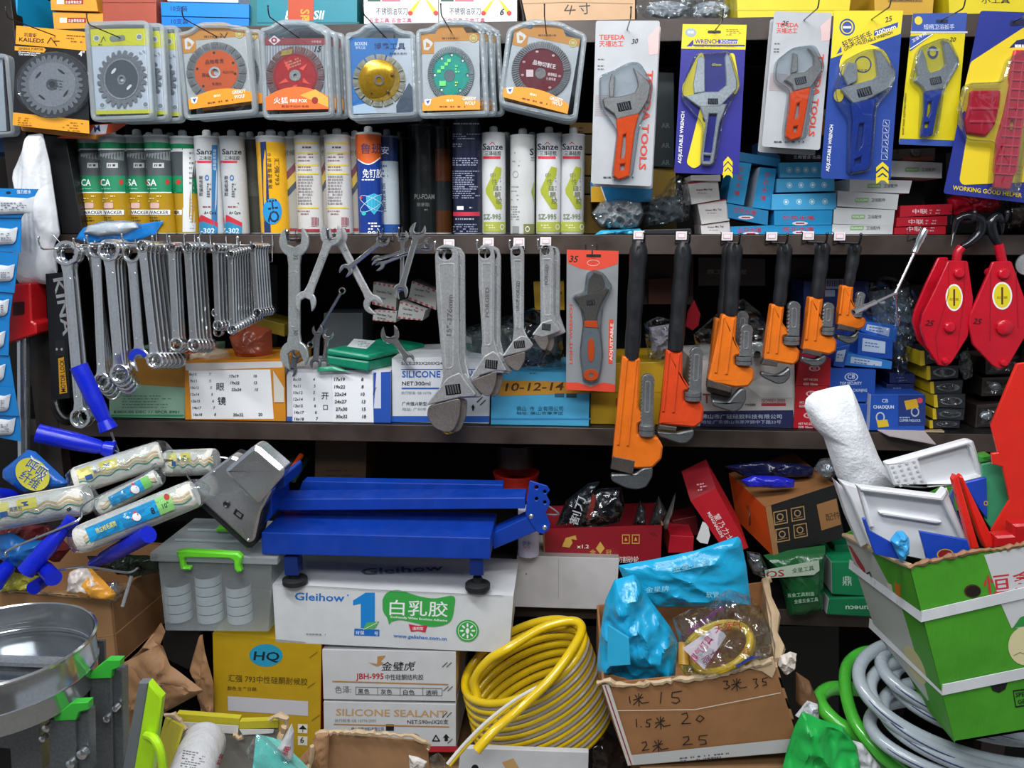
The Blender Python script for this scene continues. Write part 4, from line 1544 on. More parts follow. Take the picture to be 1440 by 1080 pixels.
def p_bandback(x0, w):
 def f(b, S):
  b.tx(S, '耐候', x0 + w * .1, 218, 7, I('#3a3a3c'))
  b.pg(S, [(x0, 250), (x0 + w, 225), (x0 + w, 237), (x0, 262)], I('#6d3440'))
  b.pg(S, [(x0, 262), (x0 + w, 237), (x0 + w, 252), (x0, 277)], I('#b99b3a'))
  b.pg(S, [(x0, 277), (x0 + w, 252), (x0 + w, 262), (x0, 287)], I('#35404e'))
  b.rc(S, x0, 321, x0 + w, 325, I('#8c2c36'))
 return f

cartridge(410, 195, 330, 34, .05, 'striped sealant tube half hidden behind the yellow 793 tube', [(0, '#9b9a92')], p_bandback(396, 22))

def p_txt(x0, w):
 def f(b, S):
  x1 = x0 + w
  for y in (200, 214, 231, 243, 291):
   b.rc(S, x0 + 1, y, x1 - 2, y + 2.5, I('#d9c24a'))
  b.lines(S, x0 + w * .18, 206, x1 - w * .15, 1, 3, I('#6a3a34'), 2.4, 1)
  for i, y in enumerate((216, 220, 225, 234, 238)):
   b.lines(S, x0 + w * .15, y, x1 - w * .2, 1, 3, I('#8f6a68'), 1.6, i + 5)
  b.lines(S, x0 + w * .15, 247, x1 - w * .12, 10, 4.2, I('#8c8488'), 2.4, 7, 0, .95)
  b.lines(S, x0 + w * .15, 296, x1 - w * .3, 2, 4, I('#8f6a68'), 1.6, 9)
  b.rc(S, x0 + w * .66, 305, x1 - 4, 318, I('#bb9a9e'))
  for i in range(5):
   b.rc(S, x0 + w * .68 + i * 2, 306, x0 + w * .68 + i * 2 + .9, 317, I('#7c3540'))
  b.rc(S, x0 + 1, 322, x1 - 1, 326, I('#9c2c38'))
 return f

cartridge(432, 193, 330, 36, .03, 'white sealant tube covered in fine print, left one of the pair', [(0, '#cfcdca')], p_txt(414, 36))
cartridge(455, 194, 330, 30, .055, 'maroon-banded sealant tube between the two fine-print tubes', [(0, '#a9a39a')], p_bandback(446, 12))
cartridge(474, 192, 330, 36, .03, 'white sealant tube covered in fine print, right one of the pair', [(0, '#cfcdca')], p_txt(456, 36))
cartridge(499, 195, 330, 28, .055, 'striped sealant tube behind the orange and blue tube', [(0, '#a09a90')], p_bandback(488, 16))

def p_mian(b, S):
 b.pg(S, [(500, 188)] + [(500 + 35 * i / 12, 221 + 9 * math.sin(PI * i / 12)) for i in range(13)] + [(535, 188)], I('#e0601c'))
 b.ln(S, [(501 + 33 * i / 12, 222 + 9 * math.sin(PI * i / 12)) for i in range(13)], 1.6, WHT)
 b.tx(S, '鲁班', 507, 215, 13, I('#2b3566'), w=30)
 b.tx(S, '免钉胶', 510, 249, 11, WHT, w=28)
 b.lines(S, 509, 252, 534, 1, 3, WHT, 1.6, 3)
 b.pg(S, [(515, 276), (526, 272), (536, 276), (535, 290), (526, 302), (516, 290)], I('#39b7d6'))
 b.pg(S, [(516.5, 277), (526, 273.5), (534, 277), (533, 289), (526, 299), (518, 289)], I('#2aa0c4'))
 for r in (.5, -.6):
  b.pg(S, ell(524, 286, 20, 7, 30, r), I('#bcd8f0'), [ell(524, 286, 19.2, 6.2, 30, r)])
 b.el(S, 508, 278, 2, 2, I('#d23040'))
 b.el(S, 512, 300, 3, 3, I('#2fc4b4'))
 b.lines(S, 518, 313, 534, 3, 4, WHT, 2, 3)
 b.tx(S, '995', 517, 331, 6, WHT, w=17)

cartridge(518, 189, 330, 35, .03, 'blue and orange nail-free adhesive tube with a shield emblem', [(0, '#d8601e'), (.25, '#1c3c8e')], p_mian)

def p_mb(b, S):
 b.tx(S, '安', 536, 216, 10, I('#c9d3e6'))
 b.lines(S, 538, 232, 546, 3, 7, I('#4a5a74'), 3, 3)
 b.tx(S, 'NO MORE NAILS', 538, 258, 4, I('#3c4a62'), ang=88, w=40)

cartridge(544, 193, 330, 30, .055, 'blue-topped white adhesive tube behind the blue and orange one', [(0, '#1d3160'), (.25, '#a9b4bb'), (.9, '#2a4f96')], p_mb, cap='#5b6472')

def p_pu(b, S):
 b.tx(S, 'PU-FOAM', 583, 280, 7, I('#6a6d6c'), w=28)
 b.tx(S, '聚氨酯', 586, 290, 5, I('#5a5d5c'))
 b.lines(S, 592, 294, 606, 1, 3, I('#5a5d5c'), 2)

cartridge(562, 196, 330, 24, .12, 'shaded foam can behind the blue-topped adhesive tube', [(0, '#15171a')], cap='#2a2c30')
cartridge(597, 178, 330, 46, .1, 'shaded black foam can lettered PU-FOAM', [(0, '#1a1d1e')], p_pu, cap='#2b2e30', name='foam_can', cat='spray can')
cartridge(622, 180, 330, 26, .09, 'shaded black and orange foam can beside the tall navy can', [(0, '#17191a'), (.2, '#5a3018'), (.5, '#25282a'), (.78, '#4a2a16')], cap='#222426', name='foam_can', cat='spray can')

def p_nav(b, S):
 b.lines(S, 638, 173, 674, 1, 3, I('#a9adb8'), 2, 2)
 for i, (y, n) in enumerate(((188, 3), (202, 2), (222, 4), (240, 9), (262, 6))):
  b.lines(S, 637, y, 676 if i != 1 else 655, n, 3.1, I('#8c93ac'), 1.5, 20 + i, 0, .9)
 b.rc(S, 643, 290, 652, 295, WHT)
 b.lines(S, 655, 291, 668, 1, 3, I('#a9adb8'), 2)
 b.rc(S, 638, 298, 674, 304, I('#c22b42'))
 b.lines(S, 641, 307, 672, 1, 3, I('#a9adb8'), 2, 9)
 b.lines(S, 637, 315, 676, 5, 3.2, I('#8c93ac'), 1.4, 29)

cartridge(657, 166, 331, 42, .028, 'tall navy foam can with a red stripe and rows of fine print', [(0, '#20232c'), (.1, '#1c2038')], p_nav, cap='#30343c', name='foam_can', cat='spray can')

def p_san(x0, w, part=0):
 def f(b, S):
  if part == 2:
   b.tx(S, 'S', x0 + w * .95, 218, 9, I('#1c2136'), al='r')
   b.tx(S, '三', x0 + w * .98, 226, 5, INK, al='r')
   b.pg(S, [(x0 + w * .96, 255), (x0 + w * .96, 285), (x0 + w * .85, 270)], I('#8d9a34'))
   b.lines(S, x0 + 2, 214, x0 + 10, 1, 3, INK, 2)
   b.el(S, x0 + w * .23, 245, 4, 5, I('#9a9c9a'), ri=.8)
   b.lines(S, x0 + 4, 226, x0 + 18, 2, 6, I('#7c7f80'), 1.6, 4)
   b.lines(S, x0 + 2, 262, x0 + 14, 4, 6, I('#8b8e8f'), 1.2, 6)
   b.lines(S, x0 + 2, 290, x0 + 14, 6, 3.5, I('#8b8e8f'), 1.4, 7)
   b.rc(S, x0 + 4, 318, x0 + 13, 328, I('#8b8e8f'))
   b.rc(S, x0 + w * .55, 315, x0 + w - 1, 329, I('#7d7f4c'))
   b.el(S, x0 + w * .7, 322, 3, 4, WHT, ri=.7)
   return
  b.tx(S, 'Sanze', x0 + w * .06, 210.5, 8.5, I('#1c2136'), w=w * .82)
  b.ln(S, [(x0 + w * .35, 203), (x0 + w * .45, 200), (x0 + w * .55, 203)], 1, I('#c22b38'))
  b.tx(S, '三泽硅胶', x0 + w * .15, 218, 5.5, INK, w=w * .66)
  b.rc(S, x0 + w * .08, 219.5, x0 + w * .78, 223.5, I('#cf3848'))
  O = I('#a0a92e')
  pts_o = [(.60, 234), (.82, 236), (.80, 246), (.5, 268), (.5, 274), (.85, 288), (.83, 294), (.60, 294), (.2, 272), (.18, 266)]
  b.pg(S, [(x0 + w * u, v) for u, v in pts_o], O)
  for i, c in enumerate('中性硅酮胶'):
   b.tx(S, c, x0 + w * (.48 + .06 * i), 250 + i * 9, 7, I('#6d7240'), al='c')
  b.lines(S, x0 + w * .76, 250, x0 + w * .80, 8, 4, I('#6f7274'), 1.5, 3)
  b.tx(S, 'SZ-995', x0 + w * .1, 308, 7, I('#7b8a6a'), w=w * .7)
  b.rc(S, x0 + .8, 312, x0 + w - .8, 326, I('#a9b04a'))
  b.lines(S, x0 + w * .2, 316, x0 + w * .6, 2, 3.4, I('#e3e8b8'), 1.4, 3)
  b.el(S, x0 + w * .84, 319, 2.6, 4, WHT, ri=.7)
 return f

SN = 'white and olive sealant tube, '
cartridge(694, 189, 331, 34, .03, SN + 'right beside the tall navy can', [(0, '#d3d4d5')], p_san(677, 34))
cartridge(735, 192, 331, 35, .03, SN + 'turned to show its back label', [(0, '#cbccca')], p_san(717, 35, 2))
cartridge(772, 190, 331, 35, .028, SN + 'third from the tall navy can', [(0, '#d5d6d8')], p_san(754, 35))
cartridge(806, 191, 331, 34, .032, SN + 'at the right end of the row', [(0, '#cccdcf')], p_san(789, 34))
# second and third rows, in shade
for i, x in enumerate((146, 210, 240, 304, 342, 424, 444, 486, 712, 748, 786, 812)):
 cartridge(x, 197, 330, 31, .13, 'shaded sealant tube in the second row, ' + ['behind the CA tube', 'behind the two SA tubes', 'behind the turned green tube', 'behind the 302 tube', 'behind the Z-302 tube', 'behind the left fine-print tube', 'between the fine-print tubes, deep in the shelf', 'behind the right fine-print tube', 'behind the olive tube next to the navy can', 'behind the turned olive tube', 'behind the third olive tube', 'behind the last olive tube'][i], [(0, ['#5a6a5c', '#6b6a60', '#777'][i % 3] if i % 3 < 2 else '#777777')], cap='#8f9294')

# left end of the middle shelf: dark uprighted boxes
carton('black_case', 'tall matt black case standing at the left end of the middle shelf', 'case', [(62, 190), (92, 192), (118, 335), (88, 335)], .01, .025, '#1a1a1c', rest=ZB)
carton('brown_carton', 'shaded brown carton with a pale lower half beside the black case', 'carton', [(93, 185), (120, 186), (128, 330), (104, 330)], .045, .08, '#3f372f', lambda b, S, q: b.pg(S, [(99, 288), (123, 288), (128, 330), (104, 330)], I('#94653c')), rest=ZB)

# boxes to the right of the cartridges
BK = 'stack behind the hanging grey wrench cards'

def p_ar(b, S, q):
 for y in (180, 208, 232):
  b.tx(S, 'AR', 930, y, 7, I('#5e6f70'), w=12)

carton('dark_carton', 'dark green-black carton lettered AR seen between the hanging wrench cards', 'carton', [(916, 100), (948, 102), (948, 236), (916, 234)], .09, .1, '#18282b', p_ar)
carton('ochre_box', 'ochre yellow carton behind the dark AR carton', 'carton', [(912, 236), (950, 236), (952, 330), (912, 330)], .1, .1, '#9c7a22', rest=ZB)
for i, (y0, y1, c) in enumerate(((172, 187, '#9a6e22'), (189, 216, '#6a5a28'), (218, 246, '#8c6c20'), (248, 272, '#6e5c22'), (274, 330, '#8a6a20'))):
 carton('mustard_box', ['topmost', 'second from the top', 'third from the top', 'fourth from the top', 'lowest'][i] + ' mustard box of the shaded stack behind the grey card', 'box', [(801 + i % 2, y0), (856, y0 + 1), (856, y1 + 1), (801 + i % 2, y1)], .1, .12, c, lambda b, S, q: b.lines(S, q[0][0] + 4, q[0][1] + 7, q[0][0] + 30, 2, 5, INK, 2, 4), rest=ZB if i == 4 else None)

def p_yb(b, S, q):
 b.pg(S, [(831, 262), (845, 263), (852, 284), (831, 284)], I('#d9a41f'))
 b.ln(S, [(845, 262), (853, 285)], 1.6, WHT)

carton('blue_leaflet', 'blue and yellow carton showing under the large grey wrench card', 'carton', [(830, 255), (918, 259), (916, 284), (831, 284)], .035, .05, '#1f76a8', p_yb, bev=.0008)
# crumpled bags
b = B()
b.pillow(T7([(690, 520), (740, 460), (860, 445), (960, 460), (980, 520), (950, 590), (850, 610), (740, 590)]), .03, .03, M('#a6a9ad', 'film'), amp=.022, freq=9, seed=3, rings=16, n=90)
b.pillow(T7([(680, 530), (740, 450), (860, 435), (965, 450), (990, 520), (955, 600), (850, 620), (730, 600)]), .025, .034, CLEAR, amp=.02, freq=10, seed=4, rings=12)
tag(b.build('parts_bag'), 'crumpled silver parts bag on the shelf under the large grey wrench card', 'bag')
b = B()
b.pillow(T7([(960, 440), (1080, 410), (1130, 330), (1180, 300), (1250, 360), (1235, 560), (1150, 580), (1000, 600)]), .05, .035, CLEAR, amp=.024, freq=11, seed=6, rings=14)
b.pillow(T7([(970, 470), (1080, 430), (1180, 420), (1220, 540), (1100, 590), (990, 600)]), .07, .02, M('#5d6468', 'film'), amp=.014, freq=9, seed=7, rings=10)
tag(b.build('plastic_bag'), 'clear plastic bag with grey contents left of the small white cartons', 'bag')
b = B()
b.pillow(T7([(705, 640), (740, 615), (850, 610), (960, 605), (975, 625), (960, 642)]), .015, .01, M('#3aa9cf', 'film'), amp=.006, freq=8, seed=9, rings=8)
tag(b.build('blue_bag'), 'small sky-blue plastic bag on the shelf edge below the silver parts bag', 'bag')
carton('dark_box', 'low black box at the shelf edge under the clear plastic bag', 'box', T7([(978, 612), (1248, 606), (1250, 642), (980, 642)]), .02, .08, '#26282a', rest=ZB)

def p_w(b, S, q):
 m = quadpt(q, .5, .45)
 b.tx(S, 'Water Mix Tap', m[0], m[1], 2.6, I('#5a3038'), al='c', ang=-4, w=23)
 b.lines(S, m[0] - 9, m[1] + 3, m[0] + 9, 1, 2, I('#8a8084'), .8, 3)
 b.pg(S, subq(q, 0, 0, 1, .05), I('#b8323c'))

for i, q in enumerate((T8([(35, 200), (160, 197), (160, 225), (35, 222)]), T8([(22, 232), (148, 216), (157, 302), (38, 322)]), T8([(62, 318), (182, 300), (198, 390), (80, 406)]), T8([(76, 408), (196, 391), (203, 446), (80, 446)]))):
 carton('small_white_carton', ['topmost', 'second from the top', 'third from the top', 'lowest'][i] + ' white carton of the leaning stack under the purple-blue wrench card', 'carton', q, .03 + .004 * i, .09, '#d6d2cf', p_w if i else None, rest=ZB if i == 3 else None, bev=.0008)
LB = '#1e8fc6'

def p_lh(wd=None, ang=0, y=.6, dots=0):
 def f(b, S, q):
  if dots:
   for u in (.22, .42, .62, .82):
    x, yy = quadpt(q, u, .5)
    b.el(S, x, yy, 4, 4.2, I('#9fd6ee'), ri=.72)
    b.el(S, x, yy, 2, 2.1, I('#d4ecf6'))
   return
  x, yy = quadpt(q, .14, y)
  W0 = abs(q[1][0] - q[0][0])
  b.tx(S, '兰花水嘴', x, yy, 6, I('#c2303c'), ang=ang, w=W0 * .55)
  x, yy = quadpt(q, .45, y + .3)
  b.el(S, x, yy - 1, 11, 2.6, I('#e4d9e4'))
  b.rc(S, x - 6, yy - 2, x + 6, yy, I('#a3303c'))
 return f

def p_vert(b, S, q):
 for i, c in enumerate('兰花水嘴'):
  x, y = quadpt(q, .5, .22 + i * .19)
  b.tx(S, c, x, y, 6.5, I('#c2303c'), al='c', ang=8)

carton('blue_tap_box', 'blue tap box lying flat on top of the two upright blue ones', 'box', T8([(238, 100), (412, 130), (408, 165), (236, 140)]), .05, .07, '#2573a4', bev=.0008)
carton('blue_tap_box', 'blue tap box standing upright, left of the upright pair', 'box', T8([(214, 140), (290, 150), (258, 326), (186, 314)]), .035, .09, LB, p_vert, bev=.0008)
carton('blue_tap_box', 'blue tap box standing upright with a white end, right of the upright pair', 'box', T8([(326, 165), (396, 172), (372, 345), (294, 335)]), .04, .09, LB, p_vert, side='#dfe6ea', bev=.0008)
carton('blue_tap_box', 'blue tap box slanting below the upright pair', 'box', T8([(188, 318), (362, 350), (358, 410), (192, 378)]), .035, .1, '#2180b2', p_lh(ang=9, y=.5), bev=.0008)
carton('blue_tap_box', 'lowest blue tap box beside the leaning white cartons', 'box', T8([(206, 416), (388, 410), (388, 447), (206, 447)]), .03, .1, LB, p_lh(y=.75), rest=ZB, bev=.0008)
for i, (q, dd) in enumerate(((T8([(412, 146), (585, 144), (588, 208), (410, 210)]), 1), (T8([(398, 214), (640, 212), (642, 266), (395, 272)]), 1), (T8([(378, 280), (648, 274), (650, 344), (374, 346)]), 1), (T8([(386, 349), (632, 346), (628, 408), (386, 412)]), 0), (T8([(388, 414), (628, 410), (628, 447), (388, 447)]), 0))):
 carton('blue_tap_box', ['topmost dotted', 'second dotted', 'third dotted', 'fourth, lettered', 'lowest lettered'][i] + ' light blue box in the wide stack right of the slanting tap boxes', 'box', q, .03 + (.006 if i < 2 else 0), .1, '#48a9dc' if dd else LB, p_lh(dots=dd, y=.62), rest=ZB if i == 4 else None, bev=.0008)

def p_gr(b, S, q):
 x, y = quadpt(q, .3, .62)
 b.pg(S, rrect([(x, y - 5), (x + 19, y - 5), (x + 18, y + 1), (x - 1, y + 1)], 1.5), I('#86b873'))
 b.tx(S, 'HUALIAN', x + 1, y - .6, 3, I('#e9f2e4'), w=16)
 b.tx(S, '卫浴配件', x + 22, y, 4.4, I('#4d5254'), w=20)

for i, q in enumerate((T4([(725, 855), (1005, 868), (1002, 950), (725, 940)]), T8([(706, 215), (968, 222), (955, 276), (704, 268)]), T8([(655, 265), (912, 280), (904, 345), (652, 330)]), T8([(640, 335), (896, 346), (888, 412), (636, 404)]), T8([(632, 406), (888, 412), (886, 440), (630, 440)]))):
 carton('white_tap_box', ['topmost, offset right', 'second from the top', 'third from the top', 'fourth from the top', 'lowest'][i] + ' white box with green logo, stack behind the tall blue wrench card', 'box', q, .03 + .004 * (i == 0), .1, '#d5d7d8', p_gr, rest=ZB if i == 4 else None, bev=.0008)

def p_rd(b, S, q):
 x, y = quadpt(q, .24, .72)
 b.tx(S, '中联', x, y, 6, I('#f0d4d8'), w=21)
 b.lines(S, x + 24, y - 5, x + 48, 2, 4, I('#e8b8c0'), 1.5, 4)

for i, q in enumerate((T8([(918, 328), (1138, 320), (1136, 364), (916, 376)]), T8([(904, 378), (1116, 372), (1116, 410), (900, 416)]), T8([(894, 420), (1110, 414), (1110, 440), (892, 440)]))):
 carton('red_box', ['upper', 'middle', 'lowest'][i] + ' red box with pale lettering at the right end of the middle shelf', 'box', q, .03, .1, '#c0182c', p_rd, rest=ZB if i == 2 else None, bev=.0008)
b = B()
b.pillow(T8([(1115, 300), (1150, 280), (1330, 285), (1345, 330), (1300, 355), (1130, 372)]), .05, .02, M('#b3142a', 'gloss'), amp=.012, freq=12, seed=12)
tag(b.build('red_packet'), 'glossy red plastic packet behind the black pulley hook', 'packet')
b = B()
b.pillow(T8([(1360, 300), (1460, 290), (1480, 420), (1370, 430)]), .06, .03, CLEAR, amp=.02, freq=10, seed=14)
b.pillow(T8([(1390, 340), (1450, 330), (1460, 400), (1390, 410)]), .07, .01, M('#8a7a70', 'film'), amp=.01, freq=9, seed=15, rings=6)
tag(b.build('plastic_bag'), 'clear plastic bag at the right edge of the middle shelf', 'bag')
b = B()
b.prism([T8([(882, 90), (1066, 84), (1062, 138), (884, 132)])], .09, .01, M('#5a5350', 'plastic'))
b.prism([rrect(T8([(965, 88), (1010, 86), (1004, 118), (985, 122), (968, 112)]), 3)], .08, .01, M('#8f8c88', 'steel'), ch=.002)
b.prism([T8([(930, 124), (1056, 120), (1050, 138), (932, 136)])], .085, .01, M('#8a4a38', 'plastic'))
tag(b.build('tap_fitting'), 'grey metal fitting on a dark card under the small yellow wrench card', 'fitting')
carton('black_label_box', 'black box with white characters above the dotted blue boxes', 'box', T8([(436, 104), (590, 104), (590, 142), (436, 142)]), .06, .05, '#1d2022', lambda b, S, q: b.tx(S, '三和管业·出品', 1116, 223, 4.5, WHT, w=38))
for i, q in enumerate((T4([(352, 580), (392, 582), (388, 620), (352, 620)]), T4([(352, 622), (392, 624), (386, 720), (350, 716)]))):
 carton('orange_box', ['upper grey', 'lower orange'][i] + ' box end between the small grey card and the tall blue card', 'box', q, .07, .06, ['#8d8f91', '#c27a1e'][i])
carton('dark_blue_carton', 'dark blue carton in shade under the small grey wrench card', 'carton', T4([(20, 760), (140, 830), (146, 870), (20, 830)]), .07, .05, '#23496e')
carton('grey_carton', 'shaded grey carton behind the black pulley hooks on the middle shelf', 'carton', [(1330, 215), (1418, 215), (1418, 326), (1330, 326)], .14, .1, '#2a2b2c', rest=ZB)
# ================================================================ tools hanging from the middle shelf board
def wend(kind, r, h, a=0.0):
 """outline points of a spanner end, shaft leaving towards +u; returns (outer pts, hole or None)"""
 t0 = math.asin(min(.95, h / r))
 if kind == 'ring':
  pts = [(r * math.cos(t), r * math.sin(t)) for t in [t0 + (2 * PI - 2 * t0) * i / 22 for i in range(23)]]
  hole = [(r * (.66 if i % 2 else .58) * math.cos(PI * i / 12), r * (.66 if i % 2 else .58) * math.sin(PI * i / 12)) for i in range(24)]
  return pts, hole
 s = r * .50
 dl = math.asin(.50)
 t1, t2 = PI + a - dl, PI + a + dl
 rr = lambda t: r * (1.0 + .16 * max(0, math.cos((t - PI - a))) ** 2)
 pts = [(rr(t) * math.cos(t), rr(t) * math.sin(t)) for t in [t0 + (t1 - t0) * i / 11 for i in range(12)]]
 ca, sa = math.cos(a), math.sin(a)
 for u, v in ((-r * .25, s), (r * .12, s * .86), (r * .32, 0), (r * .12, -s * .86), (-r * .25, -s)):
  pts.append((u * ca - v * sa, u * sa + v * ca))
 pts += [(rr(t) * math.cos(t), rr(t) * math.sin(t)) for t in [t2 + (2 * PI - t0 - t2) * i / 11 for i in range(12)]]
 return pts, None

def uvpx(A, Bp, pts):
 d = V(Bp) - V(A)
 d = d.normalized()
 n = V((d.y, -d.x))
 return [(A[0] + d.x * u + n.x * v, A[1] + d.y * u + n.y * v) for u, v in pts]

def spanner(A, Bp, e1, e2, w, Y, label, group=None, mat=CHROME, groove=True, name='spanner', num=None, bend=0.0, parent=None, th=.005):
 """A,Bp pixel centres of both ends; e=(kind,r,angle)"""
 L = (V(Bp) - V(A)).length
 p1, h1 = wend(e1[0], e1[1], w / 2 * 1.15, e1[2])
 p2, h2 = wend(e2[0], e2[1], w / 2 * 1.15, e2[2])
 sh = [(L * .16 + e1[1], -w / 2), (L * .84 - e2[1], -w / 2)]
 out = p1 + [(e1[1] * 1.5, -w / 2 * .95)] + [(L - e2[1] * 1.5, -w / 2 * .95)] + [(L - u, -v) for u, v in p2] + [(L - e2[1] * 1.5, w / 2 * .95), (e1[1] * 1.5, w / 2 * .95)]
 t = thing(name, label, 'spanner', P(*Bp, Y), group)
 S = PY(Y)
 loops = [uvpx(A, Bp, out)]
 if h1:
  loops.append(uvpx(A, Bp, h1))
 if h2:
  loops.append(uvpx(A, Bp, [(L - u, v) for u, v in h2]))
 b = B()
 b.prism(loops, S, th, mat, ch=.0018)
 if groove:
  g = rrect([(e1[1] * 1.9, -w * .30), (L - e2[1] * 1.9, -w * .30), (L - e2[1] * 1.9, w * .30), (e1[1] * 1.9, w * .30)], w * .28, 3)
  gi = inset(g, w * .09)
  b.prism([uvpx(A, Bp, g), uvpx(A, Bp, gi)], Pl(S.p + S.n * .0006, S.n), .0006, mat, ch=.0002)
 if num:
  for k, (fu, s) in enumerate(num):
   c = uvpx(A, Bp, [(L * fu, 0)])[0]
   d = V(Bp) - V(A)
   b.tx(Pl(S.p + S.n * .0002, S.n), s, c[0], c[1], w * .34, M('#e6e8ea', 'chrome'), ang=math.degrees(math.atan2(d.y, d.x)) - (180 if k == 9 else 0), al='c')
 b.build('forged_body', t)
 for e, C, hh, u0 in ((e1, A, h1, 0), (e2, Bp, h2, L)):
  if e[0] == 'ring' and e[1] > 5:
   b = B()
   r = e[1]
   Cc = C
   b.prism([ell(*Cc, r * .98, r * .98, 24), ell(*Cc, r * .70, r * .70, 24)], Pl(S.p + S.n * .0035, S.n), .011, mat, ch=.0012)
   b.build('ring_head', t)
 return t

R_, O_ = 'ring', 'open'
# bunches of ring spanners at the left
spanner((92, 356), (112, 588), (R_, 18, 0), (R_, 15, 0), 15, -.10, 'longest ring spanner, front of the left end bunch', num=[(.25, '27'), (.78, '24')])
spanner((98, 357), (120, 586), (R_, 17, 0), (R_, 14, 0), 15, -.082, 'long ring spanner directly behind the longest one, left end bunch')
hook(93, 349, -.085, 'wire hook holding the longest ring spanners at the left end', L=.07, tip=.016, r=.0018, mat=CHROME)

def bunch(n, A, Bp, dA, dB, e1, e2, w, Y, dY, what, grp, num=None, mat=CHROME):
 for i in range(n):
  a = (A[0] + dA[0] * i, A[1] + dA[1] * i)
  c = (Bp[0] + dB[0] * i, Bp[1] + dB[1] * i)
  if i == 0:
   spanner(a, c, e1, e2, w, Y, 'front spanner of ' + what, None, mat, num=num)
  else:
   spanner(a, c, e1, e2, w, Y + dY * i, ('second third fourth fifth sixth seventh eighth ninth tenth eleventh'.split()[i - 1]) + ' spanner from the front in ' + what.split(',')[0], grp, mat, groove=False)

hk = lambda x, y, what, **k: hook(x, y, -.085, 'wire hook holding ' + what, L=.06, r=.0016, mat=CHROME, **k)
bunch(4, (134, 352), (142, 536), (-2, 0), (5, 5), (R_, 11, 0), (R_, 12, 0), 13, -.085, .013, 'the second bunch from the left', 'spanners of the second bunch')
hk(134, 347, 'the second spanner bunch from the left')
bunch(4, (152, 352), (167, 526), (5, 0), (4, 5), (R_, 16, 0), (R_, 14, 0), 15, -.095, .012, 'the third bunch, with the wide hexagon ring', 'spanners of the third bunch', num=[(.35, '19')])
hk(152, 343, 'the third spanner bunch')
spanner((184, 356), (196, 506), (R_, 14, 0), (O_, 15, .3), 14, -.08, 'spanner with a blue-dipped open jaw between the third and fourth bunches')
S = PY(-.0815)
b = B(); b.prism([ell(193, 502, 13, 12, 16, 0, PI * .9, PI * 1.95) + ell(194, 505, 7, 7, 12, 0, PI * .9, PI * 1.95)[::-1]], S, .006, M('#1f35b8', 'plastic'), ch=.001)
tag(b.build('blue_dip_sleeve'), 'blue plastic dip on the open jaw of a spanner in the left bunches', 'sleeve')
bunch(6, (199, 346), (217, 507), (6, 1), (6, 0), (R_, 9, 0), (R_, 12, 0), 12, -.095, .011, 'the fourth bunch', 'spanners of the fourth bunch', num=[(.3, '17'), (.7, '14')])
hk(199, 341, 'the fourth spanner bunch')
bunch(3, (240, 348), (247, 485), (4, 0), (4, 1), (R_, 8, 0), (R_, 10, 0), 11, -.09, .012, 'the fifth bunch, of three', 'spanners of the fifth bunch')
hk(240, 344, 'the fifth spanner bunch')
bunch(5, (263, 348), (272, 486), (5, 0), (5, 0), (R_, 8, 0), (R_, 10, 0), 11, -.09, .011, 'the sixth bunch', 'spanners of the sixth bunch', num=[(.3, '13')])
hk(263, 344, 'the sixth spanner bunch')
bunch(5, (302, 349), (306, 458), (5, 0), (5, 0), (R_, 7, 0), (R_, 7.5, 0), 9, -.085, .012, 'the seventh bunch, with slim heads', 'spanners of the seventh bunch')
spanner((303, 440), (306, 467), (R_, 6.5, 0), (R_, 7, 0), 6, -.07, 'small ring spanner showing below the seventh bunch', groove=False)
hk(302, 346, 'the seventh spanner bunch')
bunch(11, (323, 357), (326, 464), (3.6, -1), (3.7, -2), (R_, 6.5, 0), (R_, 7.5, 0), 8, -.095, .009, 'the fanned bunch, lower ends stepping upward', 'spanners of the fanned bunch')
hk(323, 354, 'the fanned spanner bunch')
bunch(6, (355, 347), (361, 440), (3.5, 0), (3.5, -.5), (R_, 5.5, 0), (R_, 6.5, 0), 8, -.095, .011, 'the short rightmost bunch', 'spanners of the short bunch')
hk(355, 345, 'the short rightmost spanner bunch')
# rail wire
b = B()
y0 = P(75, 345, -.075)
b.tube([P(75, 330, -.08), P(88, 345, -.08), P(150, 343, -.07), P(260, 344, -.06), P(380, 345, -.05), P(382, 345, -.004)], .0013, CHROME)
b.tube([P(383, 330, -.004), P(383, 368, -.012), P(374, 369, -.012)], .0010, CHROME)
tag(b.build('wire_rail'), 'thin chrome wire running behind the heads of the ring spanner bunches', 'wire')

# open end spanners in the middle
spanner((413, 341), (413, 499), (O_, 21, 0.05), (O_, 20, .25), 17, -.06, 'large grey open-end spanner marked 32, hanging vertically', mat=M('#c6cbcb', 'steel', .3), num=[(.13, '32'), (.8, '30')], th=.008)
hook(411, 337, -.058, 'round-headed hook carrying the large open-end spanner marked 32', L=.02, r=.003)
spanner((465, 331), (429, 424), (O_, 15, .3), (O_, 15, .4), 12, -.075, 'open-end spanner leaning left, its lower jaw over the large one', mat=M('#d6d8da', 'steel', .28), num=[(.35, '17')])
spanner((474, 333), (524, 428), (O_, 14, -.3), (O_, 13.5, .4), 11, -.06, 'open-end spanner leaning right from the same hook', mat=M('#d6d8da', 'steel', .28), num=[(.2, '12')])
hook(467, 335, -.058, 'hook carrying the two crossed open-end spanners', L=.02, r=.0025)
spanner((538, 338), (486, 380), (O_, 9, .3), (O_, 9, .3), 6.5, -.07, 'small chrome open-end spanner lying diagonally across a longer one')
spanner((566, 333), (564, 412), (O_, 8.5, .1), (O_, 8.5, .3), 6, -.06, 'small open-end spanner behind the bright one, hanging vertically')
spanner((587, 325), (563, 409), (O_, 11.5, -.1), (O_, 10.5, .3), 9, -.085, 'bright open-end spanner tilted in front of its group', mat=M('#dfe3e6', 'chrome'))
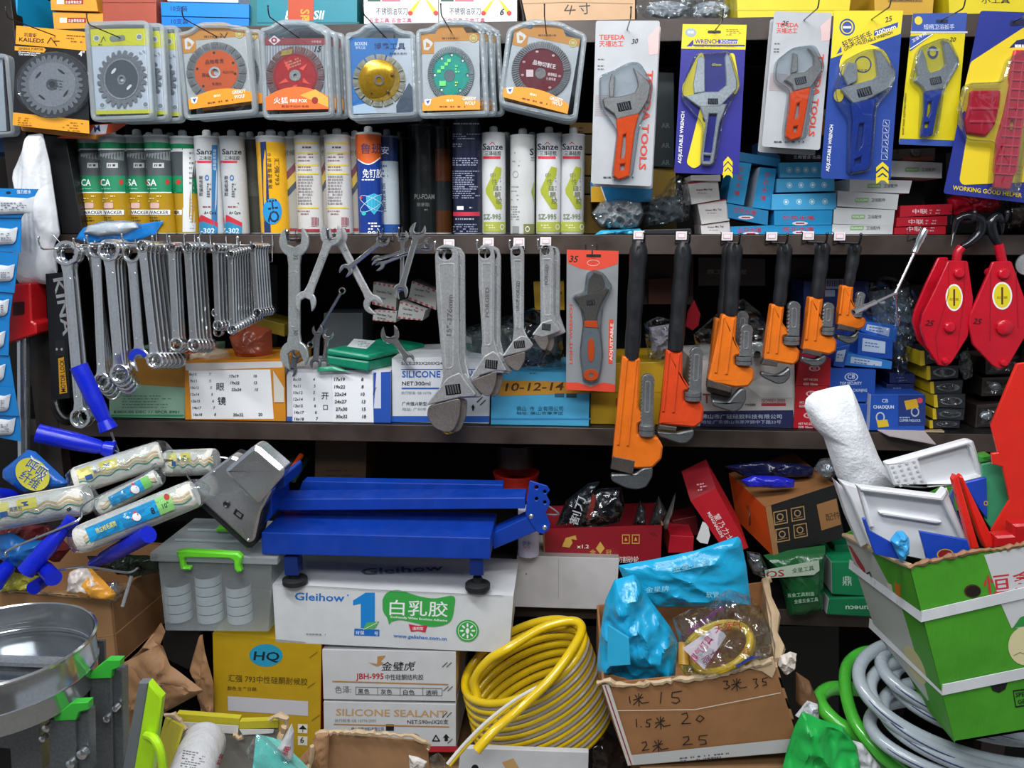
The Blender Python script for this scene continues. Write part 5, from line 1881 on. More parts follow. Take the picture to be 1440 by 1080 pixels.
spanner((600, 346), (532, 372), (O_, 8, .3), (O_, 8.5, .3), 6, -.07, 'small chrome open-end spanner slanting down to the left', mat=CHROME2)
spanner((603, 341), (530, 366), (O_, 7, .3), (O_, 7, .3), 5.5, -.05, 'small chrome open-end spanner just behind the slanting one', mat=CHROME2)
hook(566, 333, -.055, 'hook carrying the bright tilted spanner group', L=.025, r=.002)
hook(537, 336, -.055, 'hook carrying the small diagonal spanner', L=.02, r=.002)

# chrome adjustable wrenches
MT = M('#d6d8da', 'steel', .27)
JW = M('#8f8783', 'cast', .4)

def hang_adj(label, handle, hole, rim, head, jaw, worm, Y, txt=None, tang=0, tx=(0, 0), th_=6, tw=None, metal=MT, hkp=None, copies=0):
 t = thing('adjustable_wrench', label, 'adjustable wrench', P(*handle[len(handle) // 2], Y))
 S = PY(Y)
 b = B()
 b.prism([handle, hole], S, .010, metal, ch=.002)
 ri = inset(rim, 2.0)
 b.prism([rim, ri], Pl(S.p + S.n * .0010, S.n), .0012, M('#eceef0', 'steel', .25), ch=.0006)
 if txt:
  b.tx(Pl(S.p + S.n * .0003, S.n), txt, tx[0], tx[1], th_, M('#eceef0', 'chrome'), ang=tang, w=tw)
 b.build('handle', t)
 b = B(); b.prism([head], Pl(S.p + S.n * .002, S.n), .013, metal, ch=.002); b.build('head', t)
 b = B(); b.prism([jaw], Pl(S.p + S.n * .0005, S.n), .010, JW, ch=.0012); b.build('moving_jaw', t)
 b = B(); knurl(b, Pl(S.p + S.n * .0024, S.n), *worm); b.build('worm_screw', t)
 for i in range(copies):
  shiftcopy(t, (.011 * (i + 1), .014 * (i + 1), -.004), 'adjustable wrench hanging directly behind ' + hkp[2])
 if hkp:
  hook(hkp[0], hkp[1], Y - .002, 'wire hook with a pink price tag carrying ' + hkp[2], L=.022, tagc=1, mat=CHROME, r=.0016, tilt=-.012)
 return t

hang_adj('longest chrome adjustable wrench, marked 15 inch and 376mm',
         rrect(U3([(103, 165), (112, 125), (150, 108), (190, 118), (210, 150), (214, 640), (235, 730), (255, 790), (120, 800), (140, 720), (135, 640), (112, 400)]), 3), ell(*U3(150, 155), 10, 8.5, 18), rrect(U3([(118, 200), (196, 195), (190, 680), (150, 690)]), 5),
         rrect(U3([(66, 852), (70, 840), (125, 770), (160, 725), (215, 700), (245, 740), (292, 800), (282, 812), (215, 815)]), 2), rrect(U3([(72, 855), (215, 818), (222, 845), (215, 910), (190, 968), (152, 978), (100, 955), (66, 905)]), 6), (*U3(187, 778), 21, 14, -.12), -.075,
         '15"-376mm', -88, U3(178, 530), 6.5, 58, hkp=(624, 352, 'the longest chrome adjustable wrench'), copies=1)
hang_adj('second longest chrome adjustable wrench, right of the 376mm one',
         rrect(U3([(302, 155), (312, 118), (342, 108), (368, 122), (378, 160), (376, 550), (392, 610), (430, 690), (420, 705), (330, 700), (315, 600), (322, 560), (304, 300)]), 3), ell(*U3(333, 152), 8, 7.5, 18), rrect(U3([(316, 195), (366, 195), (365, 575), (330, 582)]), 4),
         rrect(U3([(262, 728), (330, 625), (372, 600), (395, 620), (432, 688), (424, 696), (390, 690)]), 2), rrect(U3([(265, 740), (388, 692), (384, 750), (366, 800), (345, 812), (320, 800)]), 4), (*U3(363, 662), 17, 12, .12), -.072,
         'FORGED', -90, U3(352, 445), 5, 42, hkp=(682, 350, 'the second longest chrome adjustable wrench'), copies=1)
hang_adj('third chrome adjustable wrench, with deep script on its handle',
         rrect(U3([(450, 145), (460, 118), (482, 110), (505, 120), (514, 150), (512, 500), (530, 540), (555, 570), (455, 590), (465, 520), (466, 480)]), 3), ell(*U3(478, 145), 6, 6, 16), rrect(U3([(463, 180), (503, 180), (500, 498), (474, 505)]), 3),
         rrect(U3([(412, 628), (462, 555), (500, 530), (528, 535), (556, 572), (545, 590), (520, 602)]), 2), rrect(U3([(418, 632), (520, 602), (516, 650), (490, 694), (470, 692), (430, 660)]), 4), (*U3(492, 570), 15, 10, -.1), -.07,
         'DROP-FORGED', -88, U3(490, 415), 5, 42, hkp=(727, 350, 'the third chrome adjustable wrench'))
hang_adj('shortest chrome adjustable wrench, next to the orange blister card',
         rrect(U3([(586, 140), (594, 115), (620, 108), (645, 120), (653, 150), (652, 430), (680, 510), (590, 500), (588, 300)]), 3), ell(*U3(612, 140), 6, 6, 16), rrect(U3([(598, 175), (642, 175), (638, 440), (606, 440)]), 3),
         rrect(U3([(550, 528), (595, 470), (640, 455), (680, 505), (676, 513), (600, 540)]), 2), rrect(U3([(553, 535), (620, 520), (628, 560), (612, 600), (590, 592)]), 4), (*U3(616, 490), 12, 9, .1), -.07,
         'FORGED', -88, U3(622, 295), 4.5, 28, hkp=(766, 349, 'the shortest chrome adjustable wrench'), copies=1)

# orange and grey blister card with a small wrench
q7 = [(797, 351), (870, 353), (865, 551), (796, 548)]

def p7(b, S):
 Rd = I('#d6442e')
 b.pg(S, [q7[0], q7[1], T_(945, 200), T_(885, 220), T_(830, 232), T_(770, 220), T_(715, 195)], Rd)
 b.pg(S, [T_(706, 745), T_(760, 745), T_(820, 765), T_(880, 745), T_(932, 755), q7[2], q7[3]], Rd)
 b.tx(S, '35', *T_(720, 190), 9, INK, ang=4, sk=.2)
 b.pg(S, rrect(T_([(800, 155), (868, 156), (868, 170), (800, 169)]), 1), I('#1f1413'))
 b.pg(S, ell(*T_(832, 195), 9, 4.5, 16), I('#e9a79a'), [ell(*T_(832, 195), 8, 3.6, 16)])
 b.pg(S, T_([(905, 455), (924, 455), (920, 660), (902, 658)]), Rd)
 b.tx(S, 'ADJUSTABLE', *T_(919, 645), 4, I('#f3d9d4'), ang=-88, w=52)
 b.tx(S, 'LIGHT WRENCH', *T_(735, 660), 3.6, Rd, ang=-90, w=84)

T_ = U3
t = card_thing('orange-topped grey card holding a small wrench with grey and orange grip, marked 35', q7, -.04, '#8b8d90', p7, hk=(832, 357, 'wire hook carrying the orange-topped grey card marked 35'), hl=.03)
S = PY(-.047)
GR = M('#7d8489', 'plastic')
adj(t, S, T_([(795, 470), (845, 468), (862, 520), (875, 610), (870, 680), (850, 735), (822, 748), (795, 735), (780, 680), (775, 600), (785, 520)]),
 T_([(742, 355), (800, 340), (860, 325), (890, 310), (905, 318), (870, 380), (855, 420), (845, 475), (798, 475), (785, 420), (760, 380)]), T_([(805, 345), (812, 270), (835, 240), (870, 250), (885, 290), (880, 318)]), gripm=GR, worm=(*T_(820, 378), 11, 7, -.1), metal=M('#8f8680', 'steel', .3))
b = B()
for p in ([(792, 462), (850, 462), (856, 495), (792, 490)],):
 b.prism([T_(p)], PY(-.0485), .003, M('#ef5a1e', 'plastic'), ch=.0005)
b.prism([ell(*T_(822, 597), 5, 17, 20)], PY(-.0485), .003, M('#ef5a1e', 'plastic'), ch=.0005)
b.prism([ell(*T_(822, 712), 11, 8, 20), ell(*T_(822, 712), 3, 3, 12)], PY(-.0485), .003, M('#ef5a1e', 'plastic'), ch=.0005)
b.build('grip_inlay', t)
blister(t, rrect(T_([(728, 350), (790, 330), (800, 240), (840, 225), (880, 240), (925, 305), (880, 400), (870, 500), (880, 620), (860, 750), (785, 750), (768, 620), (785, 470), (770, 400)]), 6), -.04, .013)

# orange pipe wrenches -------------------------------------------------------------------
def pipew(label, G0, G1, gw0, gw1, F0, F1, fw, head, heel, jaw, hook_c, nut, mat, Y, hkp=None, back=False):
 """G0-G1 grip axis, F0-F1 frame axis (px); head/heel polygons px; jaw = upper rack (two px points, width); hook_c = lower jaw polygon"""
 t = thing('pipe_wrench', label, 'pipe wrench', P(*F1, Y))
 S = PY(Y)
 b = B()
 p0, p1 = P(*G0, Y + .01), P(*G1, Y + .01)
 k = (P(G0[0] + 1, G0[1], Y) - P(G0[0], G0[1], Y)).length
 n = 14
 path = [p0.lerp(p1, i / n) for i in range(n + 1)]
 rad = [k / 2 * (gw0 * (1 - i / n) + gw1 * i / n) * (1.0 + .05 * math.sin(i * 1.2)) * (.62 if i == 0 else .93 if i == 1 else 1) for i in range(n + 1)]
 b.tube(path, rad, M('#1b1d20', 'rubber', .4), 14)
 g = G0[0] + (G1[0] - G0[0]) * .08, G0[1] + (G1[1] - G0[1]) * .08
 b.prism([ell(*g, 3, 6, 14)], PY(Y - .006), .004, M('#0d0e0f', 'rubber'))
 b.build('grip', t)
 m = M(mat, 'paint', .28)
 b = B()
 b.prism([head], S, .022, m, ch=.004)
 d = (V(F1) - V(F0)).normalized()
 nn = V((-d.y, d.x))
 a0, a1 = V(F0) + d * 6, V(F1) - d * 4
 rb = [tuple(a0 + nn * fw * .34), tuple(a0 + nn * fw * .16), tuple(a1 + nn * fw * .16), tuple(a1 + nn * fw * .34)]
 for sg in (1, -1):
  r_ = [tuple(V(F0) + d * 4 + nn * fw * sg * .40), tuple(V(F0) + d * 4 + nn * fw * sg * .22), tuple(V(F1) - d * 8 + nn * fw * sg * .22), tuple(V(F1) - d * 8 + nn * fw * sg * .40)]
  b.prism([r_], PY(Y - .003), .006, m, ch=.002)
 b.build('frame', t)
 b = B(); b.prism([heel], PY(Y - .001), .018, M('#6e6560', 'cast', .4), ch=.0015); b.el(PY(Y - .001), *heel[0], .1, .1, INK); b.build('heel_jaw', t)
 b = B()
 (jx0, jy0), (jx1, jy1), jw = jaw
 dd = (V((jx1, jy1)) - V((jx0, jy0)))
 L = dd.length
 dd.normalize()
 nv = V((-dd.y, dd.x))
 cap = [(V((jx0, jy0)) - dd * jw * .5 * math.sin(a) + nv * jw * .5 * math.cos(a)) for a in [PI * i / 8 for i in range(9)]]
 pts = [tuple(p) for p in cap]
 nt = max(8, int(L / 2.6))
 side1 = []
 for i in range(nt):
  u = L * i / nt
  side1 += [V((jx0, jy0)) + dd * u - nv * jw * .5, V((jx0, jy0)) + dd * (u + L / nt * .5) - nv * jw * .42]
 side2 = [V((jx0, jy0)) + dd * L + nv * jw * .5] + [V((jx0, jy0)) + dd * (L * (nt - i) / nt - L / nt * .5) + nv * jw * (.42 if i % 2 else .5) for i in range(nt)]
 pts = pts + [tuple(p) for p in side1] + [tuple(V((jx0, jy0)) + dd * L - nv * jw * .5)] + [tuple(p) for p in side2]
 SJ = PY(Y - .002)
 b.prism([pts], SJ, .012, M('#8c8f91', 'cast', .35), ch=.001)
 g0, g1 = V((jx0, jy0)), V((jx0, jy0)) + dd * L * .72
 b.build('toothed_jaw', t)
 b = B()
 gr = [tuple(g0 + nv * jw * .22), tuple(g0 - nv * jw * .22), tuple(g1 - nv * jw * .22), tuple(g1 + nv * jw * .22)]
 b.prism([rrect(gr, jw * .2), rrect(inset(gr, jw * .10), jw * .12)], PY(Y - .0028), .0012, M('#a9abad', 'cast', .35), ch=.0003)
 b.build('jaw_groove', t)
 b = B()
 b.prism([hook_c], PY(Y + .002), .016, M('#76797b', 'cast', .38), ch=.0025)
 b.build('hook_jaw', t)
 b = B()
 cx, cy, nw, nh = nut
 c = P(cx, cy, Y + .004)
 kk = k * nw / 2
 b.lathe(c + V((0, 0, -k * nh / 2)), c + V((0, 0, k * nh / 2)), [(0, kk * .92), (k * nh * .06, kk), (k * nh * .45, kk), (k * nh * .5, kk * .88), (k * nh * .55, kk), (k * nh * .94, kk), (k * nh, kk * .92)], M('#8a8d90', 'steel', .3), 26)
 b.build('adjusting_nut', t)
 if hkp:
  hook(hkp[0], hkp[1], Y - .004, 'black wire hook with price tag carrying ' + hkp[2], L=.035, tagc=1, mat=M('#2c2d30', 'steel'), r=.002)
 return t

pipew('longest orange pipe wrench, reaching below the lower shelf board', U4(163, 78), U4(133, 540), 26, 21, U4(135, 530), U4(98, 900), 22,
      rrect(U4([(98, 530), (168, 538), (160, 735), (196, 775), (195, 785), (158, 792), (158, 835), (235, 845), (256, 880), (250, 930), (215, 965), (150, 968), (58, 945), (62, 900)]), 3),
      U4([(62, 918), (148, 935), (138, 990), (52, 968)]), (U4(198, 625), U4(192, 800), 19), rrect(U4([(52, 990), (150, 988), (176, 965), (216, 960), (214, 1000), (190, 1040), (155, 1050), (110, 1042), (55, 1015)]), 4), (*U4(192, 815), 24, 17), '#e8741e', -.075, (903, 340, 'the longest orange pipe wrench'))
pipew('red-orange pipe wrench, second longest', U4(337, 85), U4(303, 505), 24, 23, U4(300, 505), U4(275, 770), 23,
      rrect(U4([(270, 505), (332, 512), (332, 610), (362, 652), (360, 662), (338, 665), (338, 705), (400, 705), (416, 735), (410, 785), (380, 808), (240, 795), (248, 740)]), 3),
      U4([(242, 796), (310, 805), (306, 822), (236, 815)]), (U4(388, 520), U4(380, 670), 19), rrect(U4([(232, 822), (310, 830), (340, 822), (378, 815), (374, 845), (350, 868), (320, 870), (240, 842)]), 4), (*U4(372, 683), 25, 13), '#dd4a22', -.07, (965, 341, 'the red-orange pipe wrench'))
c = pipew('dull orange pipe wrench mostly hidden behind the third one', U4(515, 90), U4(490, 380), 20, 18, U4(488, 380), U4(450, 640), 20,
      rrect(U4([(462, 380), (510, 385), (500, 600), (540, 640), (430, 640), (440, 560)]), 3), U4([(428, 632), (525, 660), (520, 690), (430, 668)]), (U4(566, 378), U4(556, 540), 18),
      rrect(U4([(440, 670), (520, 690), (560, 680), (560, 720), (530, 740), (450, 712)]), 4), (*U4(560, 560), 22, 10), '#c86820', -.035)
pipew('third orange pipe wrench, hanging over the white and navy carton', U4(535, 85), U4(518, 368), 24, 21, U4(512, 368), U4(480, 620), 24,
      rrect(U4([(488, 366), (545, 368), (538, 470), (566, 515), (565, 524), (535, 530), (537, 565), (600, 570), (612, 590), (610, 620), (590, 648), (540, 652), (430, 630), (440, 590)]), 3),
      U4([(432, 618), (525, 650), (520, 672), (428, 648)]), (U4(582, 430), U4(576, 530), 18), rrect(U4([(448, 700), (510, 712), (530, 685), (560, 655), (580, 655), (580, 700), (560, 735), (530, 748), (448, 722)]), 4), (*U4(570, 545), 24, 12), '#e8761f', -.075, (1033, 342, 'the third orange pipe wrench'))
pipew('fourth orange pipe wrench, with a bright toothed jaw', U4(732, 90), U4(708, 330), 22, 19, U4(702, 328), U4(680, 540), 20,
      rrect(U4([(680, 326), (730, 332), (722, 400), (752, 438), (750, 448), (724, 452), (724, 485), (775, 490), (790, 510), (785, 545), (765, 565), (650, 545), (655, 500)]), 3),
      U4([(650, 538), (705, 550), (700, 570), (640, 562)]), (U4(768, 340), U4(764, 450), 18), rrect(U4([(638, 590), (700, 605), (730, 590), (752, 570), (752, 610), (730, 635), (700, 638), (640, 610)]), 4), (*U4(755, 467), 23, 12), '#ea781f', -.072, (1098, 342, 'the fourth orange pipe wrench'))
pipew('fifth orange pipe wrench, above the red cartons', U4(880, 85), U4(855, 300), 22, 19, U4(850, 300), U4(830, 490), 20,
      rrect(U4([(828, 298), (882, 303), (872, 375), (900, 410), (898, 418), (872, 422), (872, 448), (920, 450), (935, 475), (930, 510), (905, 525), (800, 505), (808, 460)]), 3),
      U4([(805, 500), (880, 515), (870, 532), (798, 518)]), (U4(902, 342), U4(896, 415), 16), rrect(U4([(795, 530), (850, 545), (870, 530), (892, 525), (892, 550), (870, 568), (840, 570), (796, 552)]), 4), (*U4(897, 430), 19, 11), '#ea781f', -.072, (1152, 341, 'the fifth orange pipe wrench'))
pipew('smallest orange pipe wrench, beside the three-armed socket wrench', U4(1005, 90), U4(978, 255), 20, 15, U4(975, 253), U4(958, 390), 17,
      rrect(U4([(956, 253), (1000, 257), (995, 315), (1018, 350), (1016, 360), (998, 362), (1000, 372), (1040, 378), (1050, 392), (1042, 418), (1015, 428), (938, 410), (942, 380)]), 3),
      U4([(942, 402), (1010, 418), (1005, 436), (935, 425)]), (U4(1028, 295), U4(1015, 360), 12), rrect(U4([(935, 445), (985, 456), (1010, 440), (1020, 425), (1018, 460), (1000, 478), (975, 482), (938, 465)]), 4), (*U4(1014, 365), 13, 8), '#ea781f', -.072, (1198, 342, 'the smallest orange pipe wrench'))

# three-armed socket wrench
t = thing('socket_wrench', 'three-armed chrome socket wrench beside the smallest orange pipe wrench', 'socket wrench', P(1260, 413, -.09))
c = P(*U5(455, 400), -.09)
for i, (e, s0, r0, r1, YY) in enumerate(((U5(592, 108), .62, .0026, .0068, -.075), (U5(262, 488), .45, .0026, .0064, -.13), (U5(466, 542), .8, .0022, .0048, -.02))):
 e3 = P(*e, YY)
 b = B()
 m = c.lerp(e3, s0)
 b.tube([c, m], r0, CHROME, 12)
 b.build('arm_rod', t)
 b = B()
 L = (e3 - m).length
 b.lathe(m, e3, [(0, r0), (L * .06, r1 * .8), (L * .45, r1 * .82), (L * .5, r1), (L, r1), (L, r1 * .7), (L * .8, r1 * .68)], CHROME, 20)
 b.lathe(m, e3, [(L * .9, r1 * .68), (L * .9, 0)], M('#111214', 'steel'), 16, cap=False)
 b.build('socket', t)
b = B(); b.ball(c, .0045, CHROME); b.build('hub', t)
hook(1290, 335, -.02, 'thin hook near the three-armed socket wrench', L=.02)

# red pulley blocks
def pulley(label, plate, bplate, sheave, hk_, label_c, bolts, num, numpos, Y, fold):
 t = thing('pulley_block', label, 'pulley block', P(*plate[len(plate) // 2], Y))
 RD = M('#c81429', 'paint', .25)
 S = PY(Y)
 b = B(); b.prism([plate], S, .007, RD, ch=.0015)
 for f in fold:
  b.ln(S, f, .8, I('#8f0f1e'))
 x, y, rx, ry = label_c
 b.el(S, x, y, rx, ry, WHT, n=32)
 b.el(S, x, y, rx * .84, ry * .88, I('#e2cf1f'), n=32)
 b.rc(S, x - 1.3, y - ry * .62, x + 1.3, y + ry * .62, I('#5a2a12'))
 b.tx(S, '起 重', x - rx * .55, y + 4, 3.4, I('#9a7a18'), w=rx * 1.1)
 b.tx(S, num, numpos[0], numpos[1], 8, I('#3a0a10'), ang=6, sk=.3)
 b.build('side_plate', t)
 b = B(); b.prism([bplate], PY(Y + .045), .007, RD, ch=.0015); b.build('side_plate', t)
 b = B()
 cx, cy, r = sheave
 a = P(cx, cy, Y + .012)
 k = r * .00145
 b.lathe(a, a + V((0, 1, 0)), [(0, k), (.004, k), (.010, k * .86), (.018, k * .86), (.024, k), (.028, k)], M('#7d0f1c', 'paint'), 36)
 b.build('sheave', t)
 for (x, y, rr, kk) in bolts:
  b = B()
  a = P(x, y, Y)
  q = rr * .00145
  b.lathe(a + V((0, .052, 0)), a + V((0, -.01, 0)), [(0, q * .8), (.05, q * .8), (.052, q), (.058, q), (.0605, q * .75), (.061, q * .3), (.061, 0)], M('#d01a30', 'paint', .25), 10 if kk else 20)
  b.build('bolt', t)
 b = B()
 b.tube(spline([P(x, y, Y + .02 + dy) for x, y, dy in hk_[0]], 6), hk_[1], M('#c0142a', 'paint', .25), 12)
 b.build('swivel_shank', t)
 b = B()
 pts = spline([P(x, y, Y + .02 + dy) for x, y, dy in hk_[2]], 8)
 n = len(pts)
 b.tube(pts, [.0085 * (1.15 - .75 * abs(2 * i / (n - 1) - .75) ** 1.6) for i in range(n)], M('#191b20', 'gloss', .15), 12)
 b.build('lifting_hook', t)
 return t

pulley('red steel pulley block with yellow oval label, left of the pair', rrect(U5([(700, 250), (790, 252), (815, 430), (790, 600), (715, 720), (690, 738), (655, 732), (600, 650), (572, 560), (580, 500), (640, 380)]), 3),
       rrect(U5([(655, 235), (700, 235), (700, 500), (640, 700), (560, 620), (535, 530), (545, 480), (600, 350)]), 3), (*U5(690, 520), 26),
       ([(*U5(760, 190), 0), (*U5(742, 215), 0), (*U5(735, 262), 0)], .0085, [(*U5(762, 186), 0), (*U5(800, 165), .0), (*U5(845, 120), 0), (*U5(850, 70), 0), (*U5(800, 45), 0), (*U5(745, 60), 0), (*U5(725, 120), 0), (*U5(712, 185), -.01)]),
       (*U5(725, 420), 12, 19), [(*U5(745, 307), 6.5, 0), (*U5(702, 556), 7, 1), (*U5(680, 710), 4, 0)], '25', U5(590, 548), -.06, [U5([(700, 250), (700, 400), (640, 600), (655, 730)]), U5([(775, 252), (770, 430), (740, 660)])])
pulley('red steel pulley block with yellow oval label, right of the pair', rrect(U5([(905, 255), (990, 252), (1050, 420), (1075, 520), (1060, 590), (975, 735), (940, 752), (905, 735), (815, 640), (795, 550), (800, 500), (880, 320)]), 3),
       rrect(U5([(890, 300), (940, 245), (1000, 300), (1040, 520), (950, 720), (860, 600), (835, 480)]), 3), (*U5(935, 520), 26),
       ([(*U5(930, 175), 0), (*U5(935, 200), 0), (*U5(948, 262), 0)], .0085, [(*U5(930, 178), 0), (*U5(905, 130), 0), (*U5(895, 80), 0), (*U5(925, 45), .0), (*U5(945, 90), 0), (*U5(945, 130), 0)]),
       (*U5(946, 412), 14, 19.5), [(*U5(950, 310), 7, 0), (*U5(952, 556), 10, 1), (*U5(950, 720), 4.5, 0)], '25', U5(810, 540), -.065, [U5([(893, 300), (890, 620)]), U5([(1010, 300), (1020, 560)])])
b = B(); b.lathe(P(1446, 372, -.03), P(1446, 372, 0), [(0, .02), (.004, .022), (.012, .022)], STEEL, 30); tag(b.build('steel_ring'), 'steel ring cut by the right edge beside the right pulley block', 'ring')
for x, w in ((1355, 'left'), (1400, 'right')):
 hook(x, 312, -.03, 'thick hook carrying the ' + w + ' red pulley block', L=.03, r=.003, mat=M('#3a3b3f', 'steel'))
# ================================================================ goods standing on the lower shelf board, behind the hanging tools
# left: chain lock box, motor lock, red bracket, tube, hanging bag, glue cards
def p_kina(b, S, q):
 b.tx(S, 'KINA', 75, 392, 14, I('#8d9194'), ang=80, w=82)
 b.rc(S, 78, 478, 92, 500, I('#17181a'))
 b.el(S, 80, 491, 1.6, 2, I('#8d9194'))
 b.el(S, 87, 491, 1.6, 2, I('#8d9194'))
 b.pg(S, [(82, 504), (90, 502), (95, 552), (84, 554)], I('#c08a1c'))
 b.tx(S, 'MOTOR LOCK', 92.5, 551, 6, I('#211b10'), ang=-93, w=46)

carton('motor_lock', 'black motor lock pack with large grey letters and an ochre MOTOR LOCK label', 'lock', [(64, 385), (92, 383), (98, 560), (73, 562)], -.058, .05, '#101114', p_kina, bev=.002)
b = B()
b.tube(spline([P(78, 562, .01), P(84, 580, 0), P(96, 590, .0), P(110, 580, .02)], 6), .012, BLACK, 12)
tag(b.build('lock_shackle'), 'black rounded lock shackle below the motor lock pack', 'lock')
t = thing('power_tool_stand', 'red plastic bracket on a chrome tube at the left edge', 'tool stand', P(32, 640, .0))
b = B()
RB = M('#c31a20', 'plastic')
b.prism([rrect([(12, 400), (42, 398), (44, 452), (50, 455), (51, 470), (10, 484), (8, 440)], 3)], -.06, .05, RB, ch=.003)
b.prism([rrect([(18, 425), (34, 424), (34, 442), (18, 444)], 2)], -.061, .003, M('#3a0c10', 'plastic'))
b.build('bracket', t)
b = B(); b.tube([P(33, 468, -.035), P(34, 660, -.035)], .012, CHROME, 20); b.build('tube', t)
b = B()
b.pillow([(40, 190), (60, 187), (70, 230), (80, 300), (84, 330), (76, 345), (80, 385), (66, 400), (48, 398), (30, 402), (20, 385), (22, 350), (30, 300), (26, 260), (22, 240)], -.03, .03, M('#e4e6ea', 'film', .45), amp=.010, freq=14, seed=21, rings=18, n=90, back=.6, ay=5)
b.ln(PY(-.055), [(50, 200), (52, 210)], .5, WHT)
tag(b.build('white_bag'), 'white plastic bag hanging beside the black case at the left', 'bag')
# blue glue cards hanging in a strip
t = thing('glue_card', 'strip of blue cards with white glue tubes hanging at the left edge', 'glue card', P(10, 620, -.12))
CB = M('#1a7fc8', 'card', .3)
strip = [((-30, 264), (54, 266), (30, 306), (-30, 306)), ((-30, 304), (30, 306), (29, 355), (-30, 352)), ((-30, 352), (26, 356), (20, 412), (-30, 408)), ((-30, 408), (18, 412), (13, 452), (-30, 450)),
         ((-30, 450), (13, 452), (12, 500), (-30, 498)), ((-30, 498), (13, 500), (20, 545), (-30, 543)), ((-30, 543), (20, 545), (27, 585), (-30, 583)), ((-30, 583), (27, 585), (30, 621), (-30, 610))]
for i, q in enumerate(strip):
 b = B()
 b.prism([list(q)], -.12 + .004 * (i % 2), .0012, CB)
 x1, y0, y1 = q[1][0], q[0][1], q[3][1]
 S = PY(-.12 + .004 * (i % 2))
 if i == 0:
  b.tx(S, '强力胶水', 24, 272, 5, WHT, w=20)
  b.el(S, 12, 271, 3.5, 2, I('#0d2a4a'))
 b.build('blister_card', t)
 b = B()
 m = (y0 + y1) / 2 + 3
 b.pillow([(-12, m - 12), (x1 - 14, m - 9), (x1 - 5, m - 12), (x1 - 8, m + 8), (x1 - 12, m + 12), (-12, m + 14)], -.123 + .004 * (i % 2), .007, M('#d8dce2', 'plastic'), rings=6, n=36)
 b.lines(PY(-.131 + .004 * (i % 2)), 1, m - 3, x1 - 12, 4, 3, I('#666b78'), 1.2, i + 3)
 b.build('glue_tube', t)
# blue pack lying above the spanners
b = B()
b.pillow(T5([(420, 665), (470, 600), (560, 570), (700, 560), (790, 580), (925, 560), (870, 640), (760, 680), (500, 690)]), .0, .006, M('#1c7fd0', 'film'), amp=.004, freq=20, seed=5, rings=8)
b.pillow(T5([(470, 630), (490, 590), (600, 568), (760, 570), (780, 600), (700, 635), (560, 650)]), -.006, .014, M('#dfe3e8', 'plastic'), rings=8)
b.pillow(T5([(470, 630), (490, 585), (600, 560), (780, 562), (800, 600), (700, 645), (560, 655)]), -.012, .014, CLEAR, amp=.004, freq=12, seed=7, rings=8)
tag(b.build('brush_pack'), 'blue and clear pack with a white roll lying on the shelf edge above the spanners', 'pack')

# cartons on the board -----------------------------------------------------------------

def p_green(b, S, q):
 b.pg(S, [(178, 506), (262, 498), (262, 545), (180, 540)], I('#a8762a'))
 b.lines(S, 172, 556, 246, 5, 4, I('#5c7a66'), 1.5, 4, 0, .9)
 b.tx(S, '8.00X.00 DEC 11 SPCR 8901', 160, 581, 3.6, I('#2f5a44'), w=92)
 b.rc(S, 156, 583, 258, 585.5, I('#2c8a5e'))

carton('green_carton', 'pale green printed carton behind the spanner bunches, left of the orange list carton', 'carton', [(152, 500), (262, 498), (260, 592), (154, 590)], .02, .2, '#8aae96', p_green, rest=ZC)
b = B()
b.pillow(U1([(870, 640), (1000, 610), (1120, 640), (1130, 700), (900, 690)]), .06, .03, M('#c7b49a', 'film'), amp=.01, freq=14, seed=4)
b.pillow(U1([(1130, 560), (1240, 510), (1330, 530), (1340, 690), (1180, 700)]), .08, .04, M('#a8543c', 'film'), amp=.012, freq=14, seed=8)
b.pillow(U1([(860, 640), (1010, 620), (960, 690), (870, 680)]), .05, .02, M('#c23a24', 'film'), amp=.006, freq=14, seed=3)
tag(b.build('orange_bag'), 'rust-orange plastic wrapped goods standing in the orange list carton', 'bag')
carton('yellow_strip_box', 'shaded olive-yellow flat box behind the orange list carton', 'box', U1([(1240, 470), (1394, 510), (1394, 570), (1240, 530)]), .12, .1, '#7c6a1c')

def hand(b, S, rows, x, y, dy, h, dx=0, mat=None, ang=1):
 for i, r in enumerate(rows):
  for xx, s in r:
   b.tx(S, s, x + xx + dx * i, y + dy * i, h, mat or INK, sk=.12, ang=ang)

def p_list1(b, S, q):
 b.pg(S, U1([(908, 700), (1385, 690), (1385, 720), (910, 735)]), I('#d9d6d2'))
 b.pg(S, U1([(925, 735), (1325, 730), (1342, 972), (940, 972)]), WHT)
 hand(b, S, [[(0, '8x10'), (28, '7')], [(1, '9x11'), (28, '5')], [(1, '10x12'), (29, '5')], [(1, '12x14'), (30, '5')], [(2, '13x15'), (31, '6')], [(3, '14x17'), (32, '7')], [(4, '16x18'), (33, '8')]], 266, 528, 9.4, 3.6, .4)
 b.tx(S, '眼', *U1(1062, 830), 10, INK)
 b.tx(S, '镜', *U1(1068, 900), 10, INK)
 hand(b, S, [[(0, '17x19'), (34, '10')], [(1, '19x22'), (34, '13')], [(2, '22x24'), (35, '15')]], 323, 530.5, 9.4, 3.8, .4)
 b.tx(S, '30x32', *U1(1145, 958), 4, INK)
 b.tx(S, '20', *U1(1268, 956), 4, INK)
 b.pg(S, U1([(1340, 735), (1394, 820), (1394, 890), (1345, 890)]), I('#d9d3c6'))
 b.ln(S, U1([(908, 985), (1390, 996)]), 2.4, I('#a03a24'))

carton('list_carton', 'orange carton with a white handwritten size list reading 17x19 at its top', 'carton', [(260, 508), (400, 504), (402, 596), (261, 596)], .012, .18, '#d68a24', p_list1, rest=ZC)

